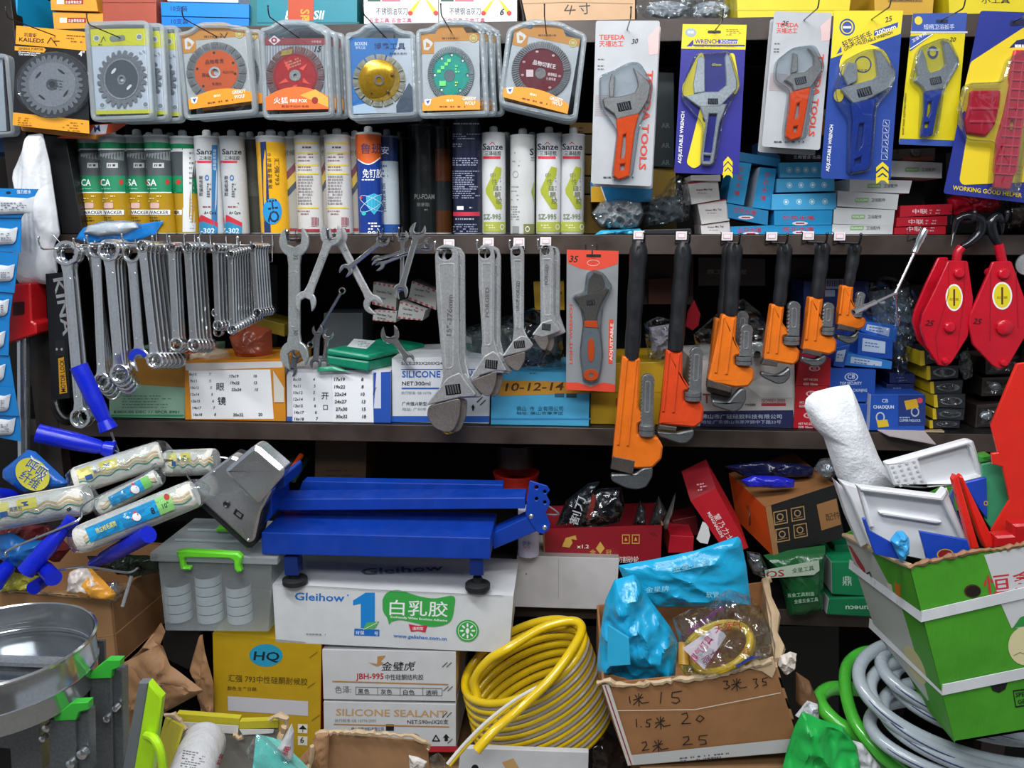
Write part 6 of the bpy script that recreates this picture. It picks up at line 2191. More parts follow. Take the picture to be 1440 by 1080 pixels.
def p_list2(b, S, q):
 b.pg(S, U2([(575, 745), (660, 740), (660, 1000), (575, 1000)]), I('#2350a8'))
 b.pg(S, U2([(590, 742), (612, 742), (612, 920), (577, 920)]), I('#d3d6dc'))
 b.pg(S, U2([(150, 960), (178, 960), (178, 1000), (150, 1000)]), I('#3a5aa0'))
 b.pg(S, U2([(372, 750), (570, 755), (577, 1005), (378, 1003)]), WHT)
 b.pg(S, U2([(175, 745), (370, 748), (378, 990), (182, 990)]), I('#e8e9ec'))
 hand(b, S, [[(0, '8x10'), (28, '4')], [(0, '9x11'), (29, '5')], [(0, '10x12'), (28, '5')], [(0, '12x14'), (28, '5')], [(0, '13x15'), (29, '6')], [(1, '14x17'), (30, '6')], [(1, '16x18'), (31, '7')]], 412, 535.5, 9.2, 4, .2)
 b.tx(S, '开', *U2(322, 872), 9, INK)
 b.tx(S, '口', *U2(330, 925), 7, INK)
 hand(b, S, [[(0, '17x19'), (38, '8')], [(0, '19x22'), (38, '8')], [(0, '22x24'), (37, '10')], [(0, '24x27'), (38, '13')], [(1, '27x30'), (38, '15')], [(1, '30x32'), (38, '18')]], 470, 535.5, 10.4, 4.6, .3, ang=0)
 b.ln(S, U2([(575, 850), (590, 815)]), .8, INK)

carton('list_carton', 'white and blue carton with two handwritten size sheets', 'carton', [(403, 519), (549, 521), (548, 598), (404, 597)], .012, .18, '#cfd0d4', p_list2, rest=ZC)

def p_sil(b, S, q):
 Bl = I('#1f57b0')
 b.rc(S, 550, 585, 688, 594, Bl)
 b.tx(S, 'SIZE:293X200X240', *U2(712, 706), 4, I('#55585c'), w=62)
 b.rc(S, 564, 519, 680, 520, Bl)
 b.tx(S, 'SILICONE', *U2(715, 768), 9, Bl, w=54)
 b.tx(S, 'N', 656, 530, 9, Bl)
 b.tx(S, 'NET:300ml', *U2(715, 807), 5.4, I('#2d3035'), w=40)
 b.rc(S, 565, 545, 680, 547, Bl)
 b.tx(S, '执行标准: GB 16776', *U2(712, 850), 4, I('#8c8f94'), w=42)
 b.tx(S, '广州强兴新型', *U2(715, 905), 5, I('#2d3035'), w=35)
 b.tx(S, '地址: 广州市', *U2(715, 930), 4, I('#8c8f94'), w=34)
 b.ln(S, U3([(222, 865), (235, 845), (248, 865), (222, 865)]), 1, INK)
 b.pg(S, U3([(270, 862), (279, 845), (288, 862), (283, 862), (283, 874), (275, 874), (275, 862)]), INK)
 for k in (0, 14):
  b.ln(S, U3([(298 + k, 835 + k), (322 + k, 812 + k)]), 1.2, INK)

carton('silicone_carton', 'white carton with blue bands lettered SILICONE NET:300ml', 'carton', [(551, 504), (690, 500), (688, 596), (552, 595)], .02, .2, '#d4d7da', p_sil, rest=ZC)

def p_cyan(b, S, q):
 b.pg(S, U3([(395, 735), (820, 745), (820, 795), (400, 808), (380, 770)]), I('#b98428'))
 b.tx(S, '10-12-14', *U3(425, 785), 11, I('#4a2c10'), w=82, sk=.25, ang=-1)
 b.tx(S, '佛山  市  业有限公司', *U3(478, 875), 6, I('#1d4660'), w=66)
 b.tx(S, '地址: 佛山市南海区', *U3(478, 893), 4, I('#1d4660'), w=66)
 b.lines(S, *U3(540, 700), U3(580, 700)[0], 1, 3, I('#2d6f94'), 2, 3)
 b.rc(S, *U3(655, 796), *U3(698, 813), I('#2b5870'))
 b.rc(S, *U3(708, 796), *U3(755, 815), I('#2b4250'))
 b.rc(S, 691, 588, 830, 590, I('#2e7cb4'))

carton('cyan_carton', 'light blue carton wrapped with ochre tape marked 10-12-14', 'carton', [(692, 522), (830, 524), (828, 598), (690, 594)], .012, .2, '#4aa3cc', p_cyan, rest=ZC)
carton('yellow_carton', 'ochre yellow carton behind the orange-topped wrench card on the lower shelf', 'carton', [(831, 512), (955, 508), (955, 599), (830, 598)], .03, .2, '#c29a20', lambda b, S, q: (b.rc(S, 866, 560, 884, 572, I('#a33a26')), b.rc(S, 832, 551, 950, 552, I('#9c7a14'))), rest=ZC)

def p_big(b, S, q):
 b.pg(S, U4([(405, 742), (762, 738), (765, 806), (400, 806)]), I('#232a55'))
 b.tx(S, '佛山市广硅硅胶科技有限公司', *U4(405, 770), 5.5, I('#c3c8dd'), w=113)
 b.tx(S, '地址:广东佛山市南海狮中下路33号', *U4(405, 790), 4.5, I('#a9afca'), w=112)
 b.tx(S, 'ISO9001:2000', *U4(640, 708), 5, I('#a05a60'), w=33)
 b.rc(S, *U4(638, 711), *U4(734, 722), I('#b3303c'))
 b.tx(S, 'T', *U4(410, 710), 13, I('#8a4a44'))
 b.tx(S, '中性硅酮胶', *U4(575, 722), 3.5, INK, w=15)
 b.pg(S, U4([(575, 640), (640, 610), (760, 600), (760, 690), (640, 690)]), I('#dcd9d6'))
 b.rc(S, *U4(460, 612), *U4(560, 618), I('#a8a29e'))

carton('sealant_carton', 'large white carton with a navy band and company lettering below the third pipe wrench', 'carton', [(975, 508), (1117, 500), (1118, 601), (972, 600)], .025, .22, '#c9c4c0', p_big, rest=ZC)

def p_redc(i):
 def f(b, S, q):
  x, y = quadpt(q, .5, .35)
  b.el(S, x, y, 8, 4, I('#e9b9bd'), ri=.7)
  b.tx(S, '锁', x, y + 2, 5, I('#e9b9bd'), al='c')
  b.tx(S, 'ART NO.361', q[0][0] + 5, quadpt(q, .5, .8)[1], 3.2, I('#f0d0d2'), w=20, ang=2)
  b.tx(S, 'SIZE: 50mm', q[0][0] + 5, quadpt(q, .5, .97)[1], 3.2, I('#f0d0d2'), w=20, ang=2)
 return f

for i, q in enumerate((V8([(408, 575), (552, 570), (548, 695), (388, 695)]), V8([(388, 697), (540, 697), (535, 795), (384, 798)]), V8([(384, 800), (520, 798), (520, 893), (378, 893)]))):
 carton('red_lock_box', ['top', 'middle', 'bottom'][i] + ' red lock box of the stack left of the blue padlock boxes', 'box', q, .022, .12, '#b81a28', p_redc(i), rest=ZC if i == 2 else None)

def p_top(b, S, q):
 b.el(S, *V8(645, 655), 9.5, 6, I('#c9d6ee'), ri=.85)
 b.tx(S, 'CB', *V8(645, 662), 6, I('#c9d6ee'), al='c')
 b.tx(S, 'TOP SECURITY', *V8(592, 690), 4, I('#c9d6ee'), w=31)
 b.tx(S, 'CHUNJING', *V8(652, 722), 4, I('#c9d6ee'), w=20)

NB = '#1e4596'
carton('blue_lock_box', 'blue carton lettered TOP SECURITY behind the white paper roll', 'box', V8([(545, 612), (758, 622), (752, 770), (540, 765)]), .03, .12, '#214fae', p_top)
carton('blue_lock_box', 'blue carton under the one lettered TOP SECURITY', 'box', V8([(560, 775), (742, 780), (738, 893), (560, 893)]), .028, .12, '#2350ac', rest=ZC)

def p_pad(b, S, q):
 b.tx(S, 'CB', *V8(800, 772), 5, I('#b9c9ea'), al='c')
 b.tx(S, 'CHAOQUN', *V8(746, 800), 4.5, I('#dfe7f5'), w=29)
 b.rc(S, *V8(862, 738), *V8(986, 878), I('#1a3274'))
 for x, y, r in ((900, 770, 1), (930, 815, -1)):
  pass
 b.pg(S, V8([(888, 765), (945, 755), (955, 795), (898, 806)]), I('#c9a226'))
 b.pg(S, ell(*V8(938, 815), 6, 7, 18), I('#a9afb8'), [ell(*V8(938, 815), 4.2, 5, 18)])
 b.pg(S, V8([(888, 765), (945, 755), (955, 795), (898, 806)]), I('#c9a226'))
 b.pg(S, ell(*V8(778, 840), 6.5, 7.5, 18), I('#b9bfc8'), [ell(*V8(778, 840), 4.5, 5.5, 18)])
 b.pg(S, V8([(760, 855), (810, 850), (818, 882), (768, 888)]), I('#d8bb2c'))
 b.el(S, *V8(960, 763), 4, 4, I('#c9405a'))
 b.tx(S, 'COPPER PADLOCK', *V8(866, 860), 3.4, I('#b9c9ea'), w=30)
 b.lines(S, *V8(866, 838), V8(930, 838)[0], 1, 3, I('#8fa4d0'), 2, 3)

carton('padlock_box', 'blue carton printed with two yellow padlocks', 'box', V8([(735, 735), (985, 735), (985, 885), (728, 885)]), .012, .11, '#1f4fae', p_pad, side='#d5d9e0', rest=ZC)
for i, q in enumerate((V8([(822, 640), (940, 640), (940, 685), (822, 685)]), V8([(808, 688), (935, 688), (935, 730), (808, 730)]))):
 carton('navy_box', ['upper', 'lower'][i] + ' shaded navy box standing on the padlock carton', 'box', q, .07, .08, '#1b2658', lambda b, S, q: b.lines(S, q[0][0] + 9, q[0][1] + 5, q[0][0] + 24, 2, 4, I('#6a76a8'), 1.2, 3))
for q, y, lab, c in ((V8([(680, 450), (838, 480), (835, 575), (672, 560)]), .05, 'blue box with pale label strips, below the smallest pipe wrench', '#1d4fae'), (V8([(700, 400), (860, 420), (850, 500), (690, 445)]), .07, 'blue box slanting on top of the label-strip box', '#2668c4'),
                     (V8([(620, 545), (740, 560), (832, 575), (828, 622), (735, 622), (612, 600)][:1] + [(835, 585), (830, 620), (612, 602)]), .035, 'light blue flat box lying on the TOP SECURITY carton', '#2f7fd0'),
                     (V8([(575, 520), (640, 505), (612, 612), (562, 605)]), .03, 'blue box with a white side strip leaning beside the fifth pipe wrench', '#2252b4')):
 def pf(b, S, q):
  b.pg(S, subq(q, .12, .2, .78, .75), I('#b8cbe6'))
  b.lines(S, *quadpt(q, .2, .35), quadpt(q, .7, .35)[0], 2, 4, I('#4a6aa4'), 1.6, 3, 8)
 carton('blue_box', lab, 'box', q, y, .09, c, pf)
carton('navy_carton', 'shaded navy carton with barcode labels behind the fifth and smallest pipe wrenches', 'carton', [(1130, 395), (1222, 395), (1222, 520), (1130, 520)], .14, .1, '#1a2c62', lambda b, S, q: (b.rc(S, 1161, 392, 1186, 406, I('#8a93a8')), b.rc(S, 1160, 408, 1174, 417, I('#8a93a8')), [b.rc(S, 1163 + i * 2.4, 394, 1164 + i * 2.4, 403, INK) for i in range(9)]))
b = B()
b.pillow([(1215, 400), (1240, 388), (1275, 392), (1290, 420), (1288, 470), (1275, 500), (1270, 540), (1255, 545), (1245, 500), (1225, 470), (1212, 440)], .09, .045, CLEAR, amp=.022, freq=11, seed=31, rings=18, n=90)
b.pillow([(1220, 410), (1275, 405), (1285, 460), (1262, 520), (1230, 460)], .11, .02, M('#4d5864', 'film'), amp=.01, freq=12, seed=33)
tag(b.build('plastic_bag'), 'full clear plastic bag beside the three-armed socket wrench', 'bag')

# yellow sided window boxes
def winbox(lab, q, Y, i):
 t = thing('window_box', lab, 'box', P(*q[3], Y))
 w = [P(x, y, Y) for x, y in q]
 b = B()
 b.hexa(w, (0, .10, 0), M('#2a2b2e', 'card'), {'left': M('#c8ac1e', 'card')})
 S = PY(Y)
 m = quadpt(q, .5, .5)
 b.pg(S, [quadpt(q, 0, 0), quadpt(q, .1, .0), quadpt(q, .12, 1), quadpt(q, 0, 1)], I('#c8ac1e'))
 b.build('carton_body', t, bevel=.001)
 b = B()
 W, H = (q[1][0] - q[0][0]) * .38, (q[3][1] - q[0][1]) * .36
 b.pillow(ell(m[0] + 3, m[1], W, H, 20), Y - .001, .006, CLEAR, amp=.004, freq=7, seed=i, rings=7, n=44)
 b.prism([ell(m[0] + 3, m[1], W * .9, H, 20), ell(m[0] + 3, m[1], W * .74, H * .72, 20)], Y - .0006, .001, M('#8f9296', 'steel'))
 b.build('clear_window', t)

for i, q in enumerate((U6 and U5([(570, 665), (745, 665), (745, 700), (570, 735)]), U5([(600, 735), (748, 732), (744, 790), (600, 800)]), U5([(615, 808), (768, 800), (760, 865), (618, 862)]), U5([(632, 868), (778, 865), (776, 930), (634, 925)]), U5([(626, 930), (776, 928), (770, 985), (628, 980)]), U5([(612, 985), (755, 980), (750, 1022), (612, 1022)]))):
 winbox(['topmost', 'second', 'third', 'fourth', 'fifth', 'lowest'][i] + ' black and yellow window box of the stack under the left pulley block', q, .03 + .004 * (i % 3), i + 40)
for i, q in enumerate((U5([(870, 700), (1047, 690), (1047, 770), (870, 775)]), U5([(855, 790), (1040, 785), (1010, 870), (850, 875)]), U5([(830, 915), (960, 905), (950, 1015), (822, 1020)]))):
 t = thing('blister_box', ['upper', 'middle', 'lower'][i] + ' clear blister box of the dim pile under the right pulley block', 'box', P(*q[3], .05))
 b = B(); b.hexa([P(x, y, .05) for x, y in q], (0, .1, 0), M('#3a302d', 'card')); b.build('backing_box', t, bevel=.001)
 b = B()
 b.pillow([quadpt(q, .05, .1), quadpt(q, .95, .1), quadpt(q, .95, .9), quadpt(q, .05, .9)], .05, .015, CLEAR, amp=.008, freq=9, seed=50 + i, rings=8)
 b.pillow(ell(*quadpt(q, .35, .5), 9, 7, 16), .049, .008, STEEL, rings=5, n=24)
 b.build('clear_blister', t)
b = B()
b.pillow(U5([(750, 680), (790, 650), (808, 720), (806, 790), (770, 800), (745, 740)]), .04, .012, CLEAR, amp=.008, freq=8, seed=61)
tag(b.build('plastic_bag'), 'small clear plastic wrap between the two pulley blocks, low down', 'bag')
carton('kraft_sheet', 'tan folded cardboard piece lying on the lower shelf edge by the padlock carton', 'cardboard', [(1226, 600), (1316, 599), (1328, 608), (1240, 613)], [.10, .10, .0, .0], .003, '#b5a083', ext=(0, 0, -.003), bev=0, rest=ZC + .004)
carton('kraft_sheet', 'pale folded cardboard flap jutting below the tan piece at the lower shelf edge', 'cardboard', [(1234, 604), (1300, 606), (1316, 624), (1250, 612)], [.0, .0, -.03, -.02], .003, '#a9a0a0', ext=(0, 0, -.002), bev=0)

# green case and small cartons above the white list carton
t = thing('tool_case', 'green plastic tool case lying on top of the white list carton', 'case', P(490, 520, .0))
GC = M('#128060', 'plastic', .3)
f0 = [P(*p, -.004) for p in U2([(340, 660), (552, 690), (548, 742), (352, 708)])]
b = B(); b.hexa(f0, (.085, .18, 0), GC); b.build('case_base', t, bevel=.004)
f1 = [P(*p, -.006) for p in U2([(345, 625), (556, 660), (556, 688), (340, 660)])]
b = B()
b.hexa(f1, (.085, .18, 0), M('#178a68', 'plastic', .3))
Sg = Pl(f1[0], (f1[1] - f1[0]).cross(V((.085, .18, 0))))
b.pg(Sg, U2([(480, 580), (585, 590), (540, 630), (445, 618)]), I('#d9e2e4'))
b.lines(Sg, *U2(500, 592), U2(560, 598)[0], 4, 2.2, I('#7c9a9c'), .9, 3, 4)
b.build('case_lid', t, bevel=.005)
b = B(); b.pillow(U2([(300, 718), (380, 712), (460, 740), (300, 742)]), .0, .006, M('#3f9c78', 'film'), amp=.003, rings=6); tag(b.build('green_wrap'), 'crumpled green wrap on the edge of the white list carton', 'wrap')
for i, (q, yy) in enumerate(((U2([(575, 300), (690, 320), (685, 440), (568, 410)]), .10), (U2([(765, 295), (886, 345), (880, 438), (745, 385)]), .11), (U2([(705, 395), (830, 440), (815, 490), (692, 480)]), .08), (U2([(575, 440), (690, 445), (685, 500), (570, 490)]), .09))):
 def pq(b, S, q):
  b.tx(S, 'Garden Tap', *quadpt(q, .15, .42), 3, I('#3a3a3e'), w=22, ang=10)
  b.lines(S, *quadpt(q, .2, .62), quadpt(q, .7, .62)[0], 1, 3, I('#6a6a70'), 2, 3, 10)
  for k in range(5):
   b.pg(S, subq(q, .02 + .2 * k, .88, .12 + .2 * k, .99), I('#a33a44'))
   b.pg(S, subq(q, .02 + .2 * k, .01, .12 + .2 * k, .10), I('#a33a44'))
 carton('striped_box', ['left', 'right', 'middle leaning', 'lower'][i] + ' white box with red edge dashes in the pile behind the green case', 'box', q, yy, .08, '#a9a9a6', pq)
spanner(U2(655, 560), U2(745, 680), (O_, 13, -.5), (O_, 8, 0), 9, -.012, 'chrome spanner lying across the green case, jaw up', groove=False)
spanner(U2(420, 345), U2(265, 610), (R_, 5, 0), (R_, 5, 0), 4, .0, 'thin rod-like spanner leaning out of the white list carton', groove=False)
spanner(U2(300, 540), U2(290, 700), (O_, 8, .2), (O_, 8, 0), 8, -.002, 'dark spanner standing jaw up in the white list carton, left', mat=DCHROME, groove=False)
spanner(U2(350, 560), U2(330, 700), (O_, 8, -.4), (O_, 8, 0), 6, .004, 'thin bright spanner standing jaw up in the white list carton, right', groove=False)
spanner(U2(200, 650), U2(170, 735), (R_, 8, 0), (O_, 8, 0), 9, .006, 'dark ring spanner lying in the white list carton below the large open-end one', mat=DCHROME, groove=False)
# clear bags and cartons behind the adjustable wrenches
b = B()
b.pillow(U3([(225, 500), (350, 460), (440, 440), (560, 400), (690, 480), (700, 680), (560, 690), (400, 640), (240, 620)]), .05, .06, CLEAR, amp=.03, freq=20, seed=71, rings=18, n=90)
b.pillow(U3([(240, 520), (420, 480), (560, 560), (690, 600), (680, 680), (420, 640), (250, 600)]), .08, .03, M('#3d4846', 'film'), amp=.02, freq=14, seed=72, rings=12)
tag(b.build('plastic_bag'), 'large clear plastic bag behind the chrome adjustable wrenches', 'bag')
carton('yellow_box', 'small yellow box behind the shortest adjustable wrench', 'box', [(750, 396), (793, 395), (794, 436), (752, 436)], .12, .08, '#b9921c', lambda b, S, q: b.rc(S, 774, 410, 790, 414, I('#6a5210')))
for x, y, r, lab in ((757, 494, 11, 'dark steel pipe piece lying in front of the clear bag'),):
 b = B(); b.tube(spline([P(744, 510, -.005), P(757, 507, -.01), P(765, 494, -.02)], 5), .004, M('#4b5564', 'steel', .2), 10); tag(b.build('curved_rod'), lab, 'rod')
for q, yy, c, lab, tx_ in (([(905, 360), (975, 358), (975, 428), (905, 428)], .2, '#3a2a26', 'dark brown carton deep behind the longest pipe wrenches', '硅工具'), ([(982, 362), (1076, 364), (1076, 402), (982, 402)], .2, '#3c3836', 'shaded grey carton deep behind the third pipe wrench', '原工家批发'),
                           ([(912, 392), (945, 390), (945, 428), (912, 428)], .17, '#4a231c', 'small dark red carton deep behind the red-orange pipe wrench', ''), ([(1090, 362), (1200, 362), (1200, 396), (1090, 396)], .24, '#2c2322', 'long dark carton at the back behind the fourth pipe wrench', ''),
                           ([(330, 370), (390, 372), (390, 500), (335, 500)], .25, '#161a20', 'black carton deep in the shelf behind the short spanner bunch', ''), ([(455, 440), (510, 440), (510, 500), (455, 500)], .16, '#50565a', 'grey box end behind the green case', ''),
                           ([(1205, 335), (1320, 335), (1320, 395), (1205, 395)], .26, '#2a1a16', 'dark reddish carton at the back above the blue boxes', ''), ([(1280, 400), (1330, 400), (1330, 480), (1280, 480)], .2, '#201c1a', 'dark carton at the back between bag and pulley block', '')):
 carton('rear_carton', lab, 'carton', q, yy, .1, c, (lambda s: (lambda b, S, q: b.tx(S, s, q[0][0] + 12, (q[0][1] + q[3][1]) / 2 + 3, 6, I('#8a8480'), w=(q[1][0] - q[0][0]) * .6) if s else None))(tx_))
b = B()
b.pillow([(905, 455), (925, 445), (945, 450), (958, 470), (950, 500), (930, 512), (912, 505), (908, 480)], .04, .03, CLEAR, amp=.02, freq=8, seed=81, rings=12)
b.pillow([(912, 460), (945, 455), (948, 495), (918, 500)], .05, .015, M('#a9a3ab', 'film'), amp=.014, freq=7, seed=82)
tag(b.build('plastic_bag'), 'crumpled silver-clear bag between the two longest pipe wrenches', 'bag')
b = B()
b.pillow([(1045, 420), (1070, 440), (1085, 470), (1075, 505), (985, 520), (975, 470), (1010, 440)], .09, .04, CLEAR, amp=.02, freq=14, seed=85, rings=12)
tag(b.build('plastic_bag'), 'dim clear bag behind the third and fourth pipe wrenches', 'bag')
b = B(); b.lathe(P(1065, 498, -.01), P(1065, 498, .04), [(0, .0075), (.05, .0075)], M('#8a5348', 'steel'), 20, cap=False); b.lathe(P(1065, 498, .0), P(1065, 498, .04), [(0, .0), (.0001, .0065)], INK, 16, cap=False); tag(b.build('copper_pipe'), 'short copper coloured pipe end beside the third pipe wrench jaw', 'pipe')
b = B(); b.prism([U4([(378, 310), (402, 365), (395, 410), (370, 430), (345, 415), (352, 360)])], .0, .01, M('#7c1420', 'gloss'), ch=.002); tag(b.build('red_pouch'), 'dark red glossy pouch between the two longest pipe wrenches', 'pouch')
b = B()
b.pillow(ell(631, 606, 9, 5, 10), -.002, .002, M('#b99b4a', 'card'), rings=4, amp=.003, freq=4, seed=3)
tag(b.build('tape_scrap'), 'torn yellow tape scrap on the lower shelf edge below the 376mm wrench', 'tape')
# ================================================================ lowest board: scale, bin, rollers, boxes
YG = -.20
gq = [(383, 822), (722, 838), (716, 918), (388, 903)]
zt = P(383, 822, YG).z

def p_gl(b, S, q):
 Bl, Gn = I('#1c6fc0'), I('#3aa548')
 b.tx(S, 'Gleihow', *U7(233, 762), 10.5, Bl, w=70, ang=2)
 b.el(S, *U7(467, 742), 1.2, 1.2, Bl, ri=.5, n=10)
 b.pg(S, U7([(490, 765), (545, 730), (586, 730), (586, 890), (524, 885), (524, 778), (490, 786)]), I('#1683d0'))
 b.pg(S, U7([(496, 888), (606, 893), (606, 922), (495, 918)]), I('#1b6cc0'))
 b.tx(S, '环保', *U7(502, 914), 5, WHT, w=12)
 b.tx(S, '号', *U7(584, 917), 5, WHT)
 b.pg(S, U7([(535, 890), (550, 862), (606, 856), (590, 885), (560, 892)]), I('#57b05a'))
 b.ln(S, U7([(536, 892), (596, 862)]), .7, WHT)
 b.pg(S, spl2(U7([(620, 760), (640, 730), (690, 718), (780, 745), (850, 755), (932, 745), (935, 800), (915, 860), (840, 880), (760, 862), (700, 850), (660, 858), (650, 870), (640, 840), (622, 810)])), Gn)
 b.tx(S, '白乳胶', *U7(650, 822), 19, WHT, w=82, ang=2)
 b.tx(S, 'Ecofriendly White Emulsion Adhesive', *U7(655, 840), 3, WHT, w=80, ang=4)
 b.pg(S, U7([(735, 868), (775, 875), (818, 872), (808, 905), (775, 898), (745, 902)]), I('#cc3048'))
 b.tx(S, '通用型', *U7(752, 893), 4, WHT, w=15)
 b.tx(S, 'www.geliahao.com.cn', *U7(668, 925), 4.6, Bl, w=75, ang=3.5)
 b.el(S, *U7(994, 897), 16, 15.5, Gn)
 b.el(S, *U7(994, 897), 13.5, 13, WHT, ri=.95)
 for i in range(8):
  a = i * PI / 4
  x, y = U7(994, 897)
  b.el(S, x + 8 * math.cos(a), y + 8 * math.sin(a), 3, 1.4, WHT, rot=a, n=10)
 b.el(S, *U7(994, 897), 2.6, 4, WHT)
 b.lines(S, *U7(285, 908), U7(402, 912)[0], 1, 3, I('#7c7f84'), 1.4, 3, 2)
 b.ln(S, U7([(145, 690), (660, 720), (1150, 742)]), 1, I('#a9a7a2'))

def spl2(pts):
 s = spline([(x, y, 0) for x, y in pts] + [(*pts[0], 0)], 5)
 return [(v.x, v.y) for v in s[:-1]]

dG = Yz(731, 781, zt) - YG
carton('adhesive_carton', 'large white carton with blue and green print, carrying the blue scale', 'carton', gq, YG, dG, '#d6d8da', p_gl, bev=.003)
G_top = PZ(zt)
b = B()
b.tx(G_top, 'Gleihow', 508, 808, 8, I('#5c6a80'), w=116, ang=-3)
o = b.build('lid_lettering', bpy.data.objects['adhesive_carton'])

# blue platform scale -----------------------------------------------------------------
t = thing('platform_scale', 'blue steel platform scale with its column folded down and a steel indicator head', 'scale', P(530, 800, -.24))
BL = M('#0c3ca4', 'paint', .38)
YS = -.215
pf = [P(*p, YS) for p in U7([(85, 465), (1095, 490), (1093, 585), (88, 562)])]
dd = Yz(*U7(1120, 380), pf[1].z) - YS
b = B(); b.hexa(pf, (.0, dd, 0), BL); b.build('platform', t, bevel=.002)
for x, yy in ((228, YS + .02), (1037, YS + .02)):
 b = B()
 p0, p1 = P(*U7(x, 560), yy), P(*U7(x, 640), yy)
 b.box((p0 + p1) / 2, (.026, .03, (p0 - p1).length), M('#0d2a70', 'paint'))
 b.build('leg', t)
 b = B()
 b.tube([V((p0.x, yy, zt + .026)), V((p0.x, yy, zt + .004))], .009, M('#15181c', 'rubber'))
 n = 20
 b.lathe((p0.x, yy, zt + .001), (p0.x, yy, zt + .03), [(0, .021), (.002, .024), (.011, .024), (.013, .021), (.014, .0)], M('#17191b', 'rubber'), 28)
 b.build('rubber_foot', t)
YC = Yz(*U7(160, 372), pf[0].z) - .05
cf = [P(*p, YC) for p in U7([(128, 318), (1248, 312), (1248, 362), (130, 370)])]
b = B(); b.hexa(cf, (0, Yz(*U7(1270, 272), cf[1].z) - YC, 0), BL); b.build('column', t, bevel=.002)
YK = YC + .08
kf = [P(*p, YK) for p in U7([(268, 240), (1150, 256), (1150, 300), (250, 290)])]
b = B(); b.hexa(kf, (0, .03, 0), BL); b.build('column_plate', t, bevel=.001)
b = B()
hp = U7([(1268, 238), (1345, 262), (1357, 282), (1340, 300), (1358, 335), (1338, 380), (1358, 430), (1352, 455), (1325, 474), (1298, 462), (1248, 385), (1256, 315)])
holes = [ell(*U7(x, y), r, r, 12) for x, y, r in ((1297, 267, 3), (1334, 287, 2.6), (1334, 333, 2.6), (1297, 318, 2.6))]
b.prism([rrect(hp, 2)] + holes, YC - .004, .004, BL, ch=.0008)
b.prism([rrect(hp, 2)] + holes, YC + .045, .004, BL, ch=.0008)
b.build('hinge_plate', t)
for x, y in ((1274, 392), (1334, 441)):
 b = B(); a = P(*U7(x, y), YC); b.lathe(a + V((0, .055, 0)), a + V((0, -.012, 0)), [(0, .003), (.052, .003), (.0525, .006), (.058, .006), (.06, .003), (.061, 0)], CHROME, 14); b.build('bolt', t)
b = B()
b.hexa([P(*U7(1100, 470), YC), P(*U7(1268, 392), YC), P(*U7(1300, 460), YC), P(*U7(1108, 540), YC)], (0, .04, 0), BL); b.build('lower_arm', t, bevel=.0015)
b = B(); b.tube(spline([P(*U7(1345, 345), YC), P(*U7(1395, 385), YC), P(*U7(1330, 385), YC + .01)], 6), .0016, M('#6b7078', 'rubber'), 8); b.build('cable', t)
b = B()
b.prism([rrect(U7([(98, 272), (180, 212), (190, 222), (188, 268), (150, 285), (130, 310), (132, 390), (118, 412), (88, 440)]), 2)], -.195, .10, BL, ch=.0015)
b.build('head_bracket', t)
# indicator head
YI = -.235
b = B()
o1 = rrect(U6([(918, 690), (1128, 526), (1160, 540), (1200, 520), (1394, 600), (1300, 700), (1285, 820), (1240, 978), (1205, 982), (922, 722)]), 4)
b.prism([o1], YI + .006, .05, M('#15171a', 'rubber'), ch=.003)
b.build('head_seal', t)
SS = M('#dcdddf', 'chrome', .26)
b = B()
b.prism([rrect(U6([(922, 682), (1130, 528), (1165, 540), (1330, 700), (1275, 800), (1245, 940), (1215, 958), (930, 700)]), 4)], YI, .03, SS, ch=.004)
b.prism([rrect(U6([(1098, 598), (1235, 482), (1262, 482), (1390, 592), (1385, 625), (1270, 755), (1250, 768), (1105, 618)]), 4)], YI - .024, .04, SS, ch=.007)
b.build('indicator_head', t)
b = B()
a = P(*U6(1112, 762), YI)
b.lathe(a, a + V((0, -1, 0)), [(0, .0065), (.003, .0065), (.004, .005), (.002, .003), (.002, 0)], M('#2a2c2e', 'plastic'), 18)
b.prism([U6([(1155, 785), (1195, 815), (1182, 840), (1142, 810)]), U6([(1163, 797), (1187, 815), (1178, 830), (1153, 811)])], YI - .002, .004, M('#1a1b1c', 'plastic'))
for x, y in ((1050, 605), (1215, 940), (935, 690)):
 b.ball(P(*U6(x, y), YI - .001), .0025, CHROME)
b.build('switches', t)

# plastic bin with tape rolls -------------------------------------------------------------
t = thing('storage_bin', 'clear plastic storage bin with bright green handle, full of white tape rolls', 'bin', P(300, 885, YG))
BM = M('#eef5f7', 'milky', .2)
yb = YG - .01
fq = [P(*p, yb) for p in V1([(708, 165), (1215, 165), (1200, 470), (740, 465)])]
ed = V((.0, .17, 0))
b = B()
b.add(fq + [p + ed for p in fq], [(0, 1, 2, 3), (4, 5, 6, 7), (0, 4, 7, 3), (1, 5, 6, 2), (3, 2, 6, 7)], BM)
b.build('bin_body', t)
BM = M('#e6eef0', 'milky', .3)
lq = [P(*p, yb - .008) for p in V1([(668, 118), (1240, 140), (1240, 175), (668, 158)])]
b = B(); b.hexa(lq, (0, .19, 0), BM)
lt = lq[0].z
for k in (.25, .75):
 b.hexa([V((lq[0].x + .02, yb + .02 + .11 * k, lt + .006)), V((lq[1].x - .02, yb + .02 + .11 * k, lt + .006)), V((lq[1].x - .02, yb + .02 + .11 * k, lt)), V((lq[0].x + .02, yb + .02 + .11 * k, lt))], (0, .006, 0), BM)
b.build('bin_lid', t, bevel=.003)
b = B()
GH = M('#6fdc2e', 'plastic')
